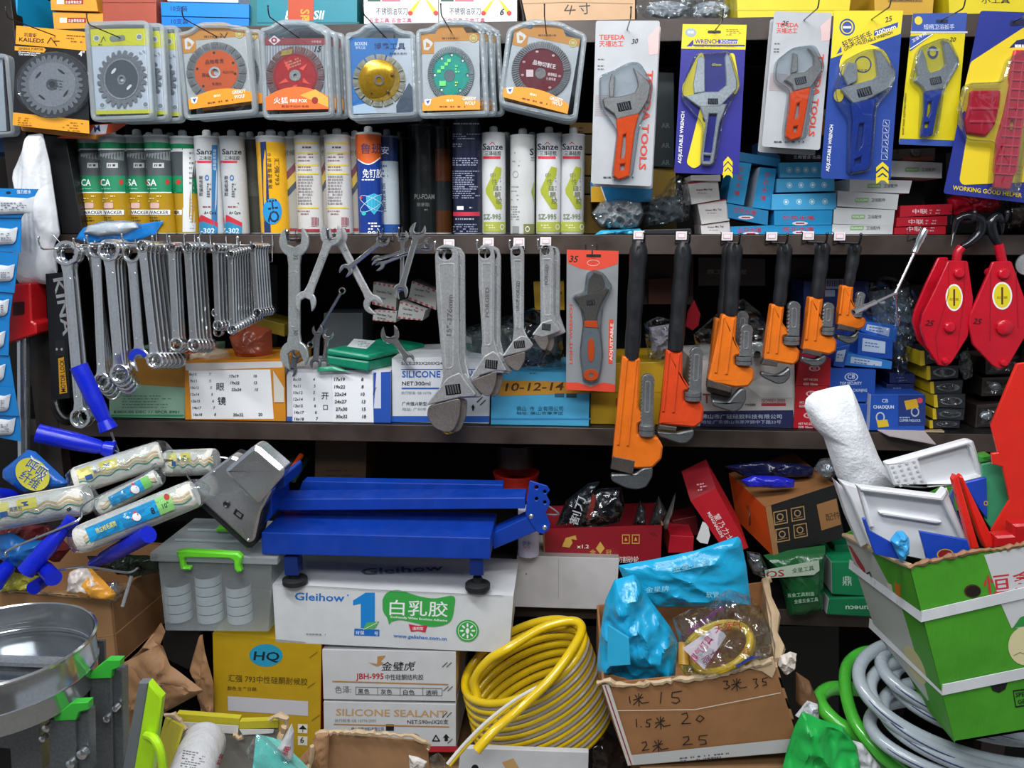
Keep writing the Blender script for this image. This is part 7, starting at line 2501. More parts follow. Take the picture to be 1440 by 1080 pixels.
b.prism([rrect(V1([(785, 115), (830, 108), (1060, 122), (1080, 140), (1070, 180), (1078, 205), (1060, 212), (1045, 195), (1042, 155), (1020, 148), (830, 142), (818, 150), (822, 185), (848, 185), (848, 200), (805, 198), (795, 150)]), 2)], yb - .018, .012, GH, ch=.003)
b.build('handle', t)
b = B(); b.box(G_top.at(325, 752) * 0 + V((fq[0].x + .09, yb + .12, lt + .008)), (.03, .05, .008), GH); b.build('rear_latch', t, bevel=.002)
TR = M('#d3d8dc', 'plastic', .3)
cols = [(812, 435, 4, 60), (950, 428, 5, 60), (1082, 442, 4, 58)]
for ci, (cx, cy, n, w) in enumerate(cols):
 a = P(*V1(cx, cy), yb + .05)
 k = .00128 * w / 2 / V1.s * 2 * 1.05
 zb = fq[3].z + .004
 for j in range(n):
  z = zb + j * .0195
  b = B()
  b.lathe((a.x, yb + .045, z), (a.x, yb + .045, z + 1), [(0, k * .97), (.001, k), (.017, k), (.018, k * .96), (.0181, k * .62), (.001, k * .6)], TR, 28)
  b.lathe((a.x, yb + .045, z + .018), (a.x, yb + .045, z + 1), [(0, k * .99), (.0015, k * .99)], M('#3c4650', 'plastic'), 24)
  tag(b.build('tape_roll'), 'white tape roll, ' + ['lowest', 'second up', 'third up', 'fourth up', 'topmost'][j] + ' of the ' + ['left', 'middle', 'right'][ci] + ' column in the clear bin', 'tape')

# left: kraft carton with rollers -----------------------------------------------------------
YL = -.26
t = thing('kraft_carton', 'open kraft carton at the left heaped with paint rollers', 'carton', P(80, 930, YL))
KR = M('#b08457', 'carton')
q = [P(-70, 826, YL), P(157, 842, YL), P(166, 935, YL), P(-70, 960, YL)]
sv = V((.02, .24, .01))
b = B()
b.hexa(q, (0, .004, 0), KR)
b.hexa([q[1], q[1] + sv, q[2] + sv, q[2]], (-.004, 0, 0), M('#8c6440', 'carton'))
b.hexa([p + sv for p in q], (0, .004, 0), KR)
b.hexa([q[3] + V((0, 0, .06)), q[2] + V((0, 0, .06)), q[2] + sv + V((0, 0, .06)), q[3] + sv + V((0, 0, .06))], (0, 0, .004), KR)
b.build('carton_body', t, bevel=.001)
torn([(-20, 828), (100, 836), (157, 842), (166, 845)], YL, .003, KRAFTL, parent=t)

def rollpack(label, A, Bp, YA, YB, r, prints, cat='paint roller', seed=1):
 """paint roller cover in a clear bag, axis A-B in px"""
 a, c = P(*A, YA), P(*Bp, YB)
 k = (P(A[0] + 1, A[1], YA) - P(A[0], A[1], YA)).length * r
 t = thing('roller_cover', label, cat, (a + c) / 2 - V((0, 0, k)))
 L = (c - a).length
 b = B()
 b.lathe(a, c, [(0, k * .35), (0, k * .86), (L * .03, k * .97), (L * .1, k), (L * .9, k), (L * .97, k * .97), (L, k * .86), (L, k * .35)], M('#e6e3da', 'cloth'), 32)
 S = Cy(a, c, k)
 d = (V(Bp) - V(A))
 n = V((d.y, -d.x)).normalized() * r

 def at(u, v):
  p = V(A) + d * u + n * v
  return (p.x, p.y)
 if prints:
  prints(b, Cy(a, c, k + .0005), at, d)
 # coloured pile stripes
 for v, colr in ((-.25, '#3f8f74'), (-.05, '#cdb78c'), (.2, '#cdb78c')):
  pts = [at(.04 + .92 * i / 30, v + .12 * math.sin(i * .9 + seed)) for i in range(31)]
  for p0, p1 in zip(pts, pts[1:]):
   dn = n * (.05 if v == -.25 else .07)
   b.add([S.at(p0[0] - dn.x, p0[1] - dn.y, .0006), S.at(p1[0] - dn.x, p1[1] - dn.y, .0006), S.at(p1[0] + dn.x, p1[1] + dn.y, .0006), S.at(p0[0] + dn.x, p0[1] + dn.y, .0006)], [(0, 1, 2, 3)], M(colr, 'cloth'))
 b.build('pile_sleeve', t)
 b = B()
 out = [at(-.08, -.7), at(.0, -1.0), at(.3, -1.05), at(.7, -1.04), at(1, -1.02), at(1.08, -.7), at(1.13, 0), at(1.08, .8), at(1, 1.03), at(.6, 1.05), at(.2, 1.05), at(0, 1.0), at(-.08, .7), at(-.1, 0)]
 m = (a + c) / 2
 nrm = (CAM - m)
 ax = (c - a).normalized()
 nrm = nrm - ax * nrm.dot(ax)
 b.pillow(out, Pl(m, nrm), k * 1.12, CLEAR, amp=.004, freq=12, seed=seed, rings=12, n=80, back=.6)
 b.build('clear_wrap', t)
 return t

def pr_a(lab_col, c2, word=None, u0=.2, u1=.75):
 def f(b, S, at, d):
  g = []
  n = 16
  for i in range(n):
   a0, a1 = u0 + (u1 - u0) * i / n, u0 + (u1 - u0) * (i + 1) / n
   for v0, v1, cc in ((-.1, .3, lab_col), (.3, .62, lab_col), (-.45, -.1, lab_col)):
    b.pg(S, [at(a0, v0), at(a1, v0), at(a1, v1), at(a0, v1)], M(cc, 'film', .3))
  for v0, v1 in ((-.45, -.05), (-.05, .3), (.3, .62)):
   b.pg(S, [at(u1, v0), at(u1 + .13, v0), at(u1 + .13, v1), at(u1, v1)], M(c2, 'film', .3))
  an = math.degrees(math.atan2(d.y, d.x))
  if word:
   p = at(u0 + .08, .0)
   b.tx(S, word, p[0], p[1], 6, I('#f0e04a'), ang=an, w=30)
  p = at(u0 + .42, .0)
  b.el(S, p[0], p[1], 6, 5, WHT)
  b.ln(S, [(p[0] - 6, p[1] + 3), (p[0] - 3, p[1] - 7), (p[0] + 2, p[1] - 3)], 2, I('#c93a4c'))
 return f

def pr_b(b, S, at, d):
 an = math.degrees(math.atan2(d.y, d.x))
 for u0, u1, c in ((.05, .22, '#e6dc7a'), (.3, .5, '#e3d65a')):
  for v0, v1 in ((.05, .4), (.4, .75)):
   b.pg(S, [at(u0, v0), at(u1, v0), at(u1, v1), at(u0, v1)], M(c, 'film', .3))
 b.pg(S, [at(.35, .25), at(.42, .25), at(.42, .55), at(.35, .55)], I('#2d4a8c'))
 b.pg(S, [at(.12, -.2), at(.2, -.2), at(.2, .15), at(.12, .15)], I('#1f4e90'))
 p = at(.22, .1)
 b.tx(S, '滚筒刷', p[0], p[1], 5, I('#30507c'), ang=an, w=18)

rollpack('white paint roller cover in clear wrap with green streaks, upper middle of the heap', W5(380, 420), W5(820, 280), YL + .03, YL + .10, 19, pr_b, seed=1)
rollpack('white paint roller cover in clear wrap running under the steel indicator head', W5(840, 330), W5(1090, 320), YL + .12, YL + .12, 18, pr_b, seed=2)
rollpack('thin roller cover in clear wrap with a cyan label, middle of the heap', W5(500, 560), W5(800, 400), YL + .02, YL + .06, 13, pr_a('#2f9fd8', '#7cc86a'), seed=3)
rollpack('white paint roller cover with 8 in ink on clear wrap, at the left edge', W5(-60, 600), W5(440, 510), YL - .03, YL - .01, 21, lambda b, S, at, d: (pr_b(b, S, at, d), b.tx(S, '8', *at(.78, -.4), 7, INK, ang=60)), seed=4)
rollpack('front paint roller cover with a cyan label and 10 inch marking', W5(400, 720), W5(990, 480), YL - .06, YL + .0, 20, lambda b, S, at, d: (pr_a('#22a0dc', '#8fd07a', '除尘绒毛滚筒', .08, .68)(b, S, at, d), b.tx(S, '8', *at(.62, -.2), 8, INK, ang=-20), b.tx(S, '10"', *at(.72, -.15), 6, I('#1e5a30'), ang=-22), b.el(S, *at(.78, .45), 4, 4, I('#b3262e'))), seed=5)
t = thing('roller_pouch', 'blue pouch with a yellow oval and white characters at the left of the roller heap', 'pouch', P(50, 690, YL + .05))
b = B()
op = W5([(15, 360), (140, 260), (180, 270), (350, 430), (330, 450), (130, 480), (15, 400)])
Sq = PY(YL + .03)
b.pillow(op, Sq, .02, M('#1e5fb4', 'film'), amp=.003, freq=14, rings=10)
Sp = PY(YL + .006)
b.pg(Sp, ell(*W5(165, 385), 26, 21, 28, .7), M('#d9d24a', 'film'))
b.tx(Sp, '呼吸', *W5(128, 345), 17, I('#f2f4f8'), ang=36, w=32)
b.tx(Sp, '呼吸', *W5(124, 350), 17, I('#1d4f9c'), ang=36, w=32)
b.tx(Sp, '纤维', *W5(95, 400), 14, I('#1d4f9c'), ang=36, w=30)
b.build('pouch', t)

def handle(label, A, Bp, YA, YB, r0, r1, neck=True):
 a, c = P(*A, YA), P(*Bp, YB)
 k = (P(A[0] + 1, A[1], YA) - P(A[0], A[1], YA)).length
 t = thing('paint_roller_frame', label, 'roller handle', a)
 L = (c - a).length
 b = B()
 HB = M('#1226c8', 'plastic', .28)
 prof = [(0, r0 * k * .8), (0, r0 * k), (L * .04, r0 * k * .97), (L * .5, r0 * k * .95), (L * .78, r1 * k), (L * .84, r1 * k * .8)]
 if neck:
  prof += [(L * .85, r1 * k * 1.0), (L * .99, r1 * k * 1.25), (L, r1 * k * 1.1), (L, 0)]
 else:
  prof += [(L, r1 * k * .7), (L, 0)]
 b.lathe(a, c, prof, HB, 24)
 b.lathe(a, c, [(L * .12, 0), (L * .12, r0 * k * .8), (0, r0 * k * .8)], M('#0a1470', 'plastic'), 20, cap=False)
 b.build('grip', t)
 return t

def wire(t, pts, r=.0022, mat=None):
 b = B(); b.tube(spline([P(x, y, Y) for x, y, Y in pts], 6), r, mat or M('#c3c6ca', 'chrome'), 8); b.build('wire_frame', t)

t = handle('upright blue roller handle in front of the lower left spanners', U6(385, 85), U6(535, 400), -.17, -.17, 12, 10)
wire(t, [(*U6(545, 410), -.17), (*U6(575, 490), -.17), (*U6(600, 515), -.17), (*U6(760, 520), -.15), (*U6(1050, 530), -.10), (*U6(1140, 545), -.09)])
t = handle('blue roller handle pointing left above the roller heap', U6(185, 415), U6(560, 500), -.22, -.18, 13, 10)
wire(t, [(*U6(560, 500), -.18), (*U6(640, 535), -.18), (*U6(880, 555), -.16), (*U6(905, 600), -.16), (*U6(935, 650), -.15)])
t = handle('blue roller handle slanting down to the left, front of the heap', W5(130, 880), W5(370, 610), YL - .09, YL - .05, 12, 8)
wire(t, [(*W5(30, 800), YL - .09), (*W5(60, 760), YL - .08), (*W5(350, 640), YL - .07), (*W5(410, 600), YL - .06), (*W5(440, 530), YL - .06), (*W5(720, 390), YL + .0), (*W5(790, 330), YL + .02)])
handle('blue roller handle with open end facing out under the front roller cover', W5(752, 690), W5(470, 840), YL - .06, YL + .0, 12, 10, False)
t = handle('small blue handle end below the slanting one', W5(270, 910), W5(190, 820), YL - .10, YL - .03, 11, 8, False)
wire(t, [(*W5(295, 870), YL - .08), (*W5(440, 855), YL - .08), (*W5(640, 882), YL - .07), (*W5(700, 858), YL - .07)])
handle('blue handle stub at the left edge over the kraft carton', W5(-30, 940), W5(60, 830), YL - .08, YL - .02, 12, 10, False)
t = handle('dark blue handle lying at the left edge below the blue pouch', W5(-40, 480), W5(110, 500), YL - .02, YL + .04, 9, 7, False)
handle('blue handle stub lying in the carton behind the small one', W5(170, 960), W5(260, 900), YL - .05, YL + .02, 9, 7, False)
b = B(); b.pillow(W5([(0, 690), (60, 680), (130, 720), (240, 720), (200, 850), (60, 850), (0, 800)]), YL - .02, .02, M('#1b62a8', 'plastic'), amp=.008, freq=16, seed=3); tag(b.build('blue_wrap'), 'folded dull blue plastic among the handles at the left', 'wrap')
b = B()
b.pillow(W5([(350, 880), (400, 855), (450, 850), (590, 990), (575, 1020), (340, 980)]), YL - .04, .02, M('#e8a23c', 'film'), amp=.006, freq=12, seed=5)
b.pillow(W5([(355, 880), (400, 860), (440, 860), (500, 940), (470, 985), (345, 975)]), YL - .047, .018, M('#eadfd6', 'film'), amp=.006, freq=10, seed=6)
tag(b.build('snack_pack'), 'orange and white crinkled packet on the rim of the kraft carton', 'packet')
b = B(); b.tube([P(*W5(665, 900), YL - .05), P(*W5(620, 1055), YL - .07)], .0032, STEEL, 10); tag(b.build('steel_rod'), 'short grey steel rod standing at the carton corner', 'rod')
b = B(); b.pillow(W5([(540, 930), (600, 925), (640, 960), (600, 1030), (550, 1030), (560, 980)]), YL - .03, .012, CLEAR, amp=.01, freq=7, seed=9); b.pillow(W5([(550, 940), (590, 930), (600, 980), (570, 990)]), YL - .02, .01, STEEL, rings=5); tag(b.build('plastic_bag'), 'small clear bag of screws beside the steel rod', 'bag')
b = B(); b.pillow(W5([(0, 920), (60, 880), (200, 900), (210, 950), (60, 970), (0, 970)]), YL + .0, .02, M('#c3bd4a', 'film'), amp=.012, freq=9, seed=11); tag(b.build('yellow_wrap'), 'pale yellow crinkled wrap inside the kraft carton', 'wrap')
b = B(); b.pillow(W5([(440, 800), (600, 790), (800, 800), (810, 880), (700, 900), (480, 860)]), YL + .06, .02, M('#1c2a1e', 'film'), amp=.012, freq=12, seed=12); tag(b.build('dark_wrap'), 'dark green wrap behind the packet in the kraft carton', 'wrap')
b = B(); b.pillow(W5([(0, 640), (250, 640), (360, 760), (300, 830), (0, 720)]), YL + .05, .02, M('#7a2a2c', 'film'), amp=.012, freq=12, seed=13); tag(b.build('red_wrap'), 'dark red wrapped goods deep in the roller heap', 'wrap')

# behind the scale
carton('brown_carton', 'shaded brown carton standing behind the scale column', 'carton', U7([(325, 45), (550, 60), (545, 250), (320, 240)]), .12, .15, '#4a3626', lambda b, S, q: b.lines(S, *U7(370, 190), U7(500, 190)[0], 2, 7, I('#2a1d14'), 2, 3), rest=None)
b = B(); b.tube([P(*U7(185, 240), .0), P(*U7(262, 125), .08)], .006, M('#d9501e', 'plastic'), 10); tag(b.build('orange_stick'), 'orange plastic rod leaning beside the indicator head', 'rod')
for i, (c, x) in enumerate((('#1e3a36', 0), ('#15302a', 26), ('#2a2f33', -30))):
 b = B(); b.tube([P(*U7(200 + x, 235), .03), P(*U7(290 + x, 90), .16)], .007, M(c, 'plastic'), 10); tag(b.build('dark_rod'), ['dark teal rod right of the orange one', 'dark green rod farthest right beside the orange one', 'grey rod left of the orange one'][i], 'rod')
b = B()
a = P(*U7(1208, 300), .14)
b.lathe(a, a + V((0, 0, 1)), [(0, .048), (.045, .05), (.052, .053), (.055, .053), (.055, .049), (.03, .048)], M('#a82418', 'plastic'), 30)
tag(b.build('red_bucket'), 'red plastic tub in the shade behind the scale hinge', 'bucket')
b = B(); a = P(*U7(1205, 165), .15); b.lathe(a, a + V((0, 0, 1)), [(0, .045), (.05, .045), (.055, .03), (.06, .0)], M('#2c1815', 'plastic'), 26); tag(b.build('dark_tub'), 'dark tub standing on the red tub', 'bucket')
b = B(); b.lathe(P(*U7(1262, 560), -.04), P(*U7(1262, 380), -.04), [(0, .022), (.10, .022), (.103, .015)], M('#c9c4dc', 'plastic'), 24); b.tx(PY(-.065), '防水', *U7(1236, 520), 5, I('#3a4ab0')); b.tx(PY(-.065), '7x12', *U7(1236, 535), 3.6, I('#b03a4a')); tag(b.build('white_bottle'), 'white bottle with blue print between the scale and the maroon carton', 'bottle')
carton('white_board_box', 'long plain white carton on the lowest board between scale and cyan bags', 'carton', [(727, 781), (871, 785), (866, 845), (724, 844)], -.03, .12, '#c9c6c6', lambda b, S, q: (b.el(S, 740, 807, .8, 1, INK), b.rc(S, 785, 786, 786, 842, I('#b0adad'))), top='#8f8a84', rest=ZD)

def p_mar(b, S, q):
 Gd = I('#c9a04a')
 b.pg(S, U8([(145, 485), (160, 450), (200, 440), (205, 458), (182, 455), (188, 470), (175, 490)]), Gd)
 b.tx(S, 'x1.2', *U8(205, 492), 5, I('#e6dcc8'), w=17)
 b.tx(S, '金', *U8(258, 518), 7, Gd)
 b.tx(S, '冠', *U8(322, 518), 7, Gd)
 b.pg(S, U8([(300, 465), (318, 492), (300, 515), (282, 492)]), Gd)
 for x in (388, 428):
  b.pg(S, U8([(x, 436), (x + 31, 436), (x + 31, 474), (x, 474)]), Gd, [U8([(x + 3, 440), (x + 28, 440), (x + 28, 470), (x + 3, 470)])])
  b.pg(S, U8([(x + 9, 462), (x + 15, 445), (x + 22, 462)]), Gd)
 b.tx(S, '金刚石切割砂轮', *U8(300, 548), 8, I('#e8d8d4'), w=54)
 for x in (500, 512):
  b.ln(S, U8([(x, 425), (x + 18, 442)]), .8, I('#5a1420'))

t = thing('maroon_carton', 'open maroon carton with gold print holding black blister tools', 'carton', P(850, 800, -.01))
qm = U8([(68, 415), (556, 400), (550, 555), (70, 520)])
w = [P(x, y, -.01) for x, y in qm]
b = B()
MR = M('#8c1a26', 'card')
b.hexa(w, (0, .003, 0), MR)
p_mar(b, Pl(w[0], (w[1] - w[0]).cross(w[3] - w[0])), qm)
b.hexa([w[1], w[1] + V((0, .14, 0)), w[2] + V((0, .14, 0)), w[2]], (-.003, 0, 0), KR)
b.hexa([w[0], w[0] + V((0, .14, 0)), w[3] + V((0, .14, 0)), w[3]], (.003, 0, 0), KR)
b.hexa([p + V((0, .14, 0)) for p in w], (0, .003, 0), MR)
b.build('carton_body', t)
for i, (pts, yy) in enumerate(((U8([(190, 405), (210, 290), (300, 250), (385, 245), (400, 330), (380, 385), (300, 405)]), .015), (U8([(120, 400), (160, 300), (250, 230), (300, 220), (200, 390)]), .06), (U8([(430, 395), (460, 295), (482, 330), (485, 395)]), .02), (U8([(495, 395), (535, 280), (570, 345), (540, 395)]), .03), (U8([(550, 400), (605, 265), (590, 350), (565, 420)]), .0))):
 b = B()
 b.pillow(pts, yy, .018, M(['#15181c', '#1c1f24', '#3a3c40', '#4c4a4a', '#8a8278'][i], 'film', .2), amp=.006, freq=10, seed=90 + i, rings=9)
 b.pillow(pts, yy - .004, .02, CLEAR, amp=.008, freq=9, seed=95 + i, rings=9)
 if i == 0:
  Sx = PY(yy - .019)
  b.tx(Sx, '割刀', *U8(205, 400), 12, I('#b9bcc0'), ang=-72, w=40)
  b.pg(Sx, U8([(240, 370), (270, 270), (285, 290), (262, 375)]), I('#7c2a20'))
 tag(b.build('blister_tool'), ['large black blister pack with grey characters in the maroon carton', 'dim black blister pack at the back left of the maroon carton', 'small pointed blister edge, left of three in the maroon carton', 'small pointed blister edge with a steel disc, middle of three', 'thin card edge sticking up at the right end of the maroon carton'][i], 'blister pack')

def p_meng(b, S, q):
 for i, (x, y) in enumerate(((768, 352), (785, 380), (802, 408), (818, 434))):
  b.tx(S, '蒙乃力士'[i], *U8(x - 9, y + 10), 8, I('#ecd8d8'), ang=58)
 b.tx(S, 'MENGNAILISHI', *U8(732, 350), 4.6, I('#ecd8d8'), ang=60, w=40)
 b.lines(S, *U8(690, 232), U8(730, 225)[0], 3, 4, I('#d99aa0'), 2, 3, -10)

carton('red_carton', 'red carton with white lettering leaning to the left above the cyan bag', 'carton', U8([(665, 300), (768, 250), (900, 490), (815, 520)]), .0, .08, '#b81c2a', p_meng, top='#8a1420', ext=(-.012, .06, .045))
carton('red_box', 'small red box lying beside the leaning red carton', 'box', U8([(582, 440), (680, 445), (676, 510), (574, 512)]), .01, .08, '#b0192a', lambda b, S, q: None)
b = B(); b.prism([U8([(690, 455), (715, 385), (735, 395), (745, 440), (735, 475), (705, 470)])], .0, .002, M('#dcdcdc', 'card')); tag(b.build('white_flap'), 'white curved card between the red box and the leaning red carton', 'card')
carton('dark_red_carton', 'dim dark red carton behind the red box', 'carton', U8([(590, 380), (690, 360), (700, 440), (590, 440)]), .08, .06, '#5c1018')
# orange / black carton
t = thing('black_print_carton', 'tilted kraft carton with black printed side and orange end under the blue packs', 'carton', P(1130, 780, .0))
qb_ = U8([(968, 325), (1250, 235), (1290, 450), (1000, 525)])
w = [P(*qb_[0], -.02), P(*qb_[1], .0), P(*qb_[2], .0), P(*qb_[3], -.02)]
b = B()
b.hexa(w, (-.05, .13, .03), KR, {'front': M('#1d1d1b', 'card'), 'left': M('#d1521c', 'card'), 'top': M('#8a5c34', 'carton')})
S = Pl(w[0], (w[1] - w[0]).cross(w[3] - w[0]))
Kp = I('#a8845c')
for x, y in ((1000, 345), (1070, 330), (1008, 415), (1080, 398)):
 b.pg(S, U8([(x, y), (x + 55, y - 10), (x + 60, y + 45), (x + 5, y + 55)]), Kp, [U8([(x + 4, y + 4), (x + 51, y - 5), (x + 56, y + 41), (x + 9, y + 50)])])
 b.pg(S, ell(*U8(x + 28, y + 20), 5, 5, 14), Kp, [ell(*U8(x + 28, y + 20), 3.4, 3.4, 14)])
 b.ln(S, U8([(x + 12, y + 42), (x + 48, y + 34)]), .8, Kp)
b.pg(S, U8([(1175, 315), (1255, 290), (1275, 395), (1195, 420)]), I('#9a6e42'))
b.tx(S, '配件', *U8(1215, 380), 9, I('#3a2a1a'), ang=-12)
b.pg(S, U8([(968, 325), (990, 318), (1022, 518), (1000, 525)]), I('#9a7048'))
b.build('carton_body', t, bevel=.0015)
b = B(); b.tube(spline([P(*U8(895, 320), .02), P(*U8(905, 360), .0), P(*U8(905, 400), .0)], 4), .002, I('#3a1408')); b.build('end_mark', t)
b = B()
b.pillow(U8([(870, 215), (920, 198), (1020, 200), (1088, 215), (1085, 245), (1000, 248), (890, 240)]), .0, .012, M('#2226b8', 'film'), amp=.004, freq=14, seed=3)
b.pillow(U8([(800, 160), (950, 140), (1100, 150), (1165, 165), (1160, 200), (1080, 205), (880, 200)]), .03, .012, M('#12163c', 'film'), amp=.006, freq=14, seed=4)
tag(b.build('blue_packet'), 'violet-blue plastic packets lying on the black printed carton', 'packet')
b = B()
b.pillow(U8([(1165, 165), (1190, 130), (1230, 125), (1258, 150), (1255, 190), (1230, 215), (1185, 200)]), -.02, .025, CLEAR, amp=.012, freq=8, seed=7, rings=10)
b.pillow(ell(*U8(1210, 170), 13, 12, 16), -.0, .018, STEEL, rings=6, amp=.005, freq=8)
tag(b.build('hardware_bag'), 'clear bag of steel fittings on the black printed carton', 'bag')
# green bags and boxes
b = B()
gp = U8([(960, 520), (1060, 500), (1210, 480), (1205, 560), (1200, 740), (1120, 765), (1060, 760), (1035, 640), (985, 560)])
b.pillow(gp, -.015, .035, M('#1c5a30', 'film', .2), amp=.008, freq=20, seed=11, rings=14, n=80)
S = PY(-.055)
b.pg(S, U8([(965, 580), (1185, 540), (1188, 582), (1165, 600), (970, 615)]), M('#b9c9b4', 'film', .3))
b.tx(S, 'OS', *U8(972, 612), 9, I('#a03040'), w=26, ang=-6)
b.tx(S, '全星工具', *U8(1078, 592), 6, I('#2a3a2c'), w=31, ang=-8)
b.tx(S, '五金工具制造', *U8(1058, 690), 5, I('#a9c9b0'), w=38, ang=-4)
b.tx(S, '全星五金工具', *U8(1085, 715), 5, I('#a9c9b0'), w=34, ang=-6)
tag(b.build('green_bag'), 'dark green glossy bag with a pale label under the black printed carton', 'bag')

def p_gb(b, S, q):
 b.tx(S, '鼎', *U8(1280, 640), 12, I('#b9d9c8'))

carton('green_box', 'upper green box with a pale character right of the dark green bag', 'box', U8([(1235, 545), (1400, 545), (1400, 690), (1238, 680)]), -.02, .1, '#128050', p_gb, side='#b9c4bc', bev=.003)
carton('green_box', 'lower green box with upside-down lettering right of the dark green bag', 'box', U8([(1225, 695), (1400, 690), (1400, 772), (1215, 762)]), -.022, .1, '#0f7a4a', lambda b, S, q: b.tx(S, 'unecu', *U8(1385, 725), 7, I('#c9e0d0'), ang=180, w=32), side='#c9ccc9', bev=.003)
carton('green_box', 'small dark green box end above the two green boxes', 'box', U8([(1248, 480), (1340, 475), (1340, 545), (1255, 545)]), .03, .06, '#0d6a44')
# ================================================================ the foreground heap
def openbox(name, label, q, Y, ext, mat, inner=None, h=.003, bot=True):
 t = thing(name, label, 'carton', P(*((V(q[2]) + V(q[3])) / 2), Y))
 Ys = Y if hasattr(Y, '__len__') else [Y] * 4
 w = [P(x, y, yy) for (x, y), yy in zip(q, Ys)]
 e = V(ext)
 return t, w, e

YH = -.20
zb = P(388, 903, YG).z

def p_hq(b, S, q):
 b.el(S, *V2(308, 201), 23.5, 16, I('#2596b8'))
 b.tx(S, 'HQ', *V2(250, 222), 12, I('#10222c'), w=36, sk=.1, ang=2)
 b.tx(S, '汇强 793中性硅酮耐候胶', *V2(133, 318), 9, I('#5c4810'), w=112, ang=3)
 b.tx(S, '颜色:生产日期:', *V2(130, 360), 5, I('#5c4810'), w=42, ang=2)
 b.pg(S, V2([(132, 388), (502, 412), (502, 480), (134, 455)]), I('#c9c7cc'))
 for y in (516, 572):
  b.pg(S, V2([(455, y), (500, y + 2), (499, y + 44), (455, y + 42)]), I('#e3e0d0'))
 b.pg(S, V2([(459, 540), (478, 522), (497, 542)]), INK)
 b.ln(S, V2([(478, 530), (478, 554)]), 1, INK)
 b.tx(S, '6', *V2(466, 603), 8, INK)
 for x, y in ((510, 200), (500, 340), (520, 490)):
  b.ln(S, V2([(x, y + 10), (x + 35, y - 15)]), 1, I('#7a6410'))

carton('sealant_carton', 'mustard yellow carton with blue HQ oval and 793 under the white adhesive carton', 'carton', [(299, 890), (452, 905), (450, 1075), (303, 1070)], YH, .2, '#bf9a16', p_hq, side='#a8240f', bev=.002)

def p_j1(b, S, q):
 b.tx(S, '金璧虎', *V2(838, 268), 11, I('#1a1a1c'), w=46, sk=.15)
 b.el(S, *V2(993, 233), 1.2, 1.2, INK, ri=.5, n=8)
 b.tx(S, 'JBH-995', *V2(722, 310), 8, I('#c02634'), w=39)
 b.tx(S, '中性硅酮结构胶', *V2(856, 312), 7, I('#3c3c40'), w=54)
 b.ln(S, V2([(615, 320), (1145, 335)]), 1.6, I('#b8803a'))
 b.tx(S, '色泽:', *V2(625, 372), 9, I('#77777c'), w=23)
 b.pg(S, V2([(720, 345), (1120, 352), (1120, 388), (720, 382)]), I('#77777c'), [V2([(723, 348), (1117, 355), (1117, 385), (723, 379)])])
 for i, s in enumerate(('黑色', '灰色', '白色', '透明')):
  b.tx(S, s, *V2(732 + 104 * i, 376 + 2 * i), 6.5, I('#3c3c40'), w=16)
  if i:
   b.ln(S, V2([(718 + 104 * i, 347), (718 + 104 * i, 385)]), .8, I('#77777c'))
 b.pg(S, V2([(780, 232), (820, 240), (822, 205), (860, 200), (835, 228), (850, 235), (820, 250)]), I('#b98a4a'))
 for x, y in ((1120, 245), (1125, 355)):
  for k in (0, 20):
   b.ln(S, V2([(x + k, y + 8), (x + k + 22, y - 12)]), 1, INK)

def p_j2(b, S, q):
 b.tx(S, 'SILICONE SEALANT', *V2(630, 478), 9.5, I('#c49a6a'), w=156, ang=1)
 b.tx(S, '执行标准 GB 16776-2005', *V2(625, 508), 4.4, I('#8a8a8e'), w=58)
 b.tx(S, 'NET:590mlX20支', *V2(958, 516), 6, INK, w=58)
 b.ln(S, V2([(622, 518), (1150, 530)]), 1.6, I('#b8803a'))
 b.tx(S, '佛山市新材料有限公司', *V2(700, 548), 5, I('#55555a'), w=46)
 b.rc(S, *V2(860, 518), *V2(897, 548), INK)
 b.pg(S, V2([(975, 572), (995, 560), (1015, 572)]), INK)
 b.ln(S, V2([(1075, 594), (1090, 568), (1107, 594), (1075, 594)]), 1.6, INK)
 b.pg(S, V2([(1122, 580), (1137, 562), (1153, 580), (1145, 580), (1145, 595), (1130, 595), (1130, 580)]), INK)
 b.rc(S, *V2(565, 618), *V2(1190, 645), I('#b4202c'))
 for k in (0, 20):
  b.ln(S, V2([(1120 + k, 485), (1142 + k, 462)]), 1, INK)
 b.ln(S, V2([(1145, 605), (1165, 585)]), 1, INK)

carton('silicone_carton', 'upper white carton with 金壁虎 characters and red JBH-995 print', 'carton', [(453, 914), (641, 917), (641, 986), (455, 983)], YH, .2, '#d0d1d3', p_j1, side='#c9b08c', bev=.0015)
carton('silicone_carton', 'lower white carton lettered SILICONE SEALANT in tan', 'carton', [(455, 987), (641, 991), (641, 1057), (456, 1050)], YH, .2, '#cfd0d2', p_j2, side='#c3c5c9', bev=.0015)
carton('under_carton', 'plain kraft carton carrying the handwritten price carton', 'carton', [(900, 1079), (1120, 1079), (1120, 1400), (900, 1400)], -.40, .2, '#8c6a48', rest=0)
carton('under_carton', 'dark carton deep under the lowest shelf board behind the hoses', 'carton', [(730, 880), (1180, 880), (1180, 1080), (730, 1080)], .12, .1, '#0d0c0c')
carton('under_carton', 'plain kraft carton standing low beneath the yellow sealant carton', 'carton', [(200, 1079), (700, 1079), (700, 1300), (200, 1300)], YH + .01, .2, '#8c6a48', rest=0)
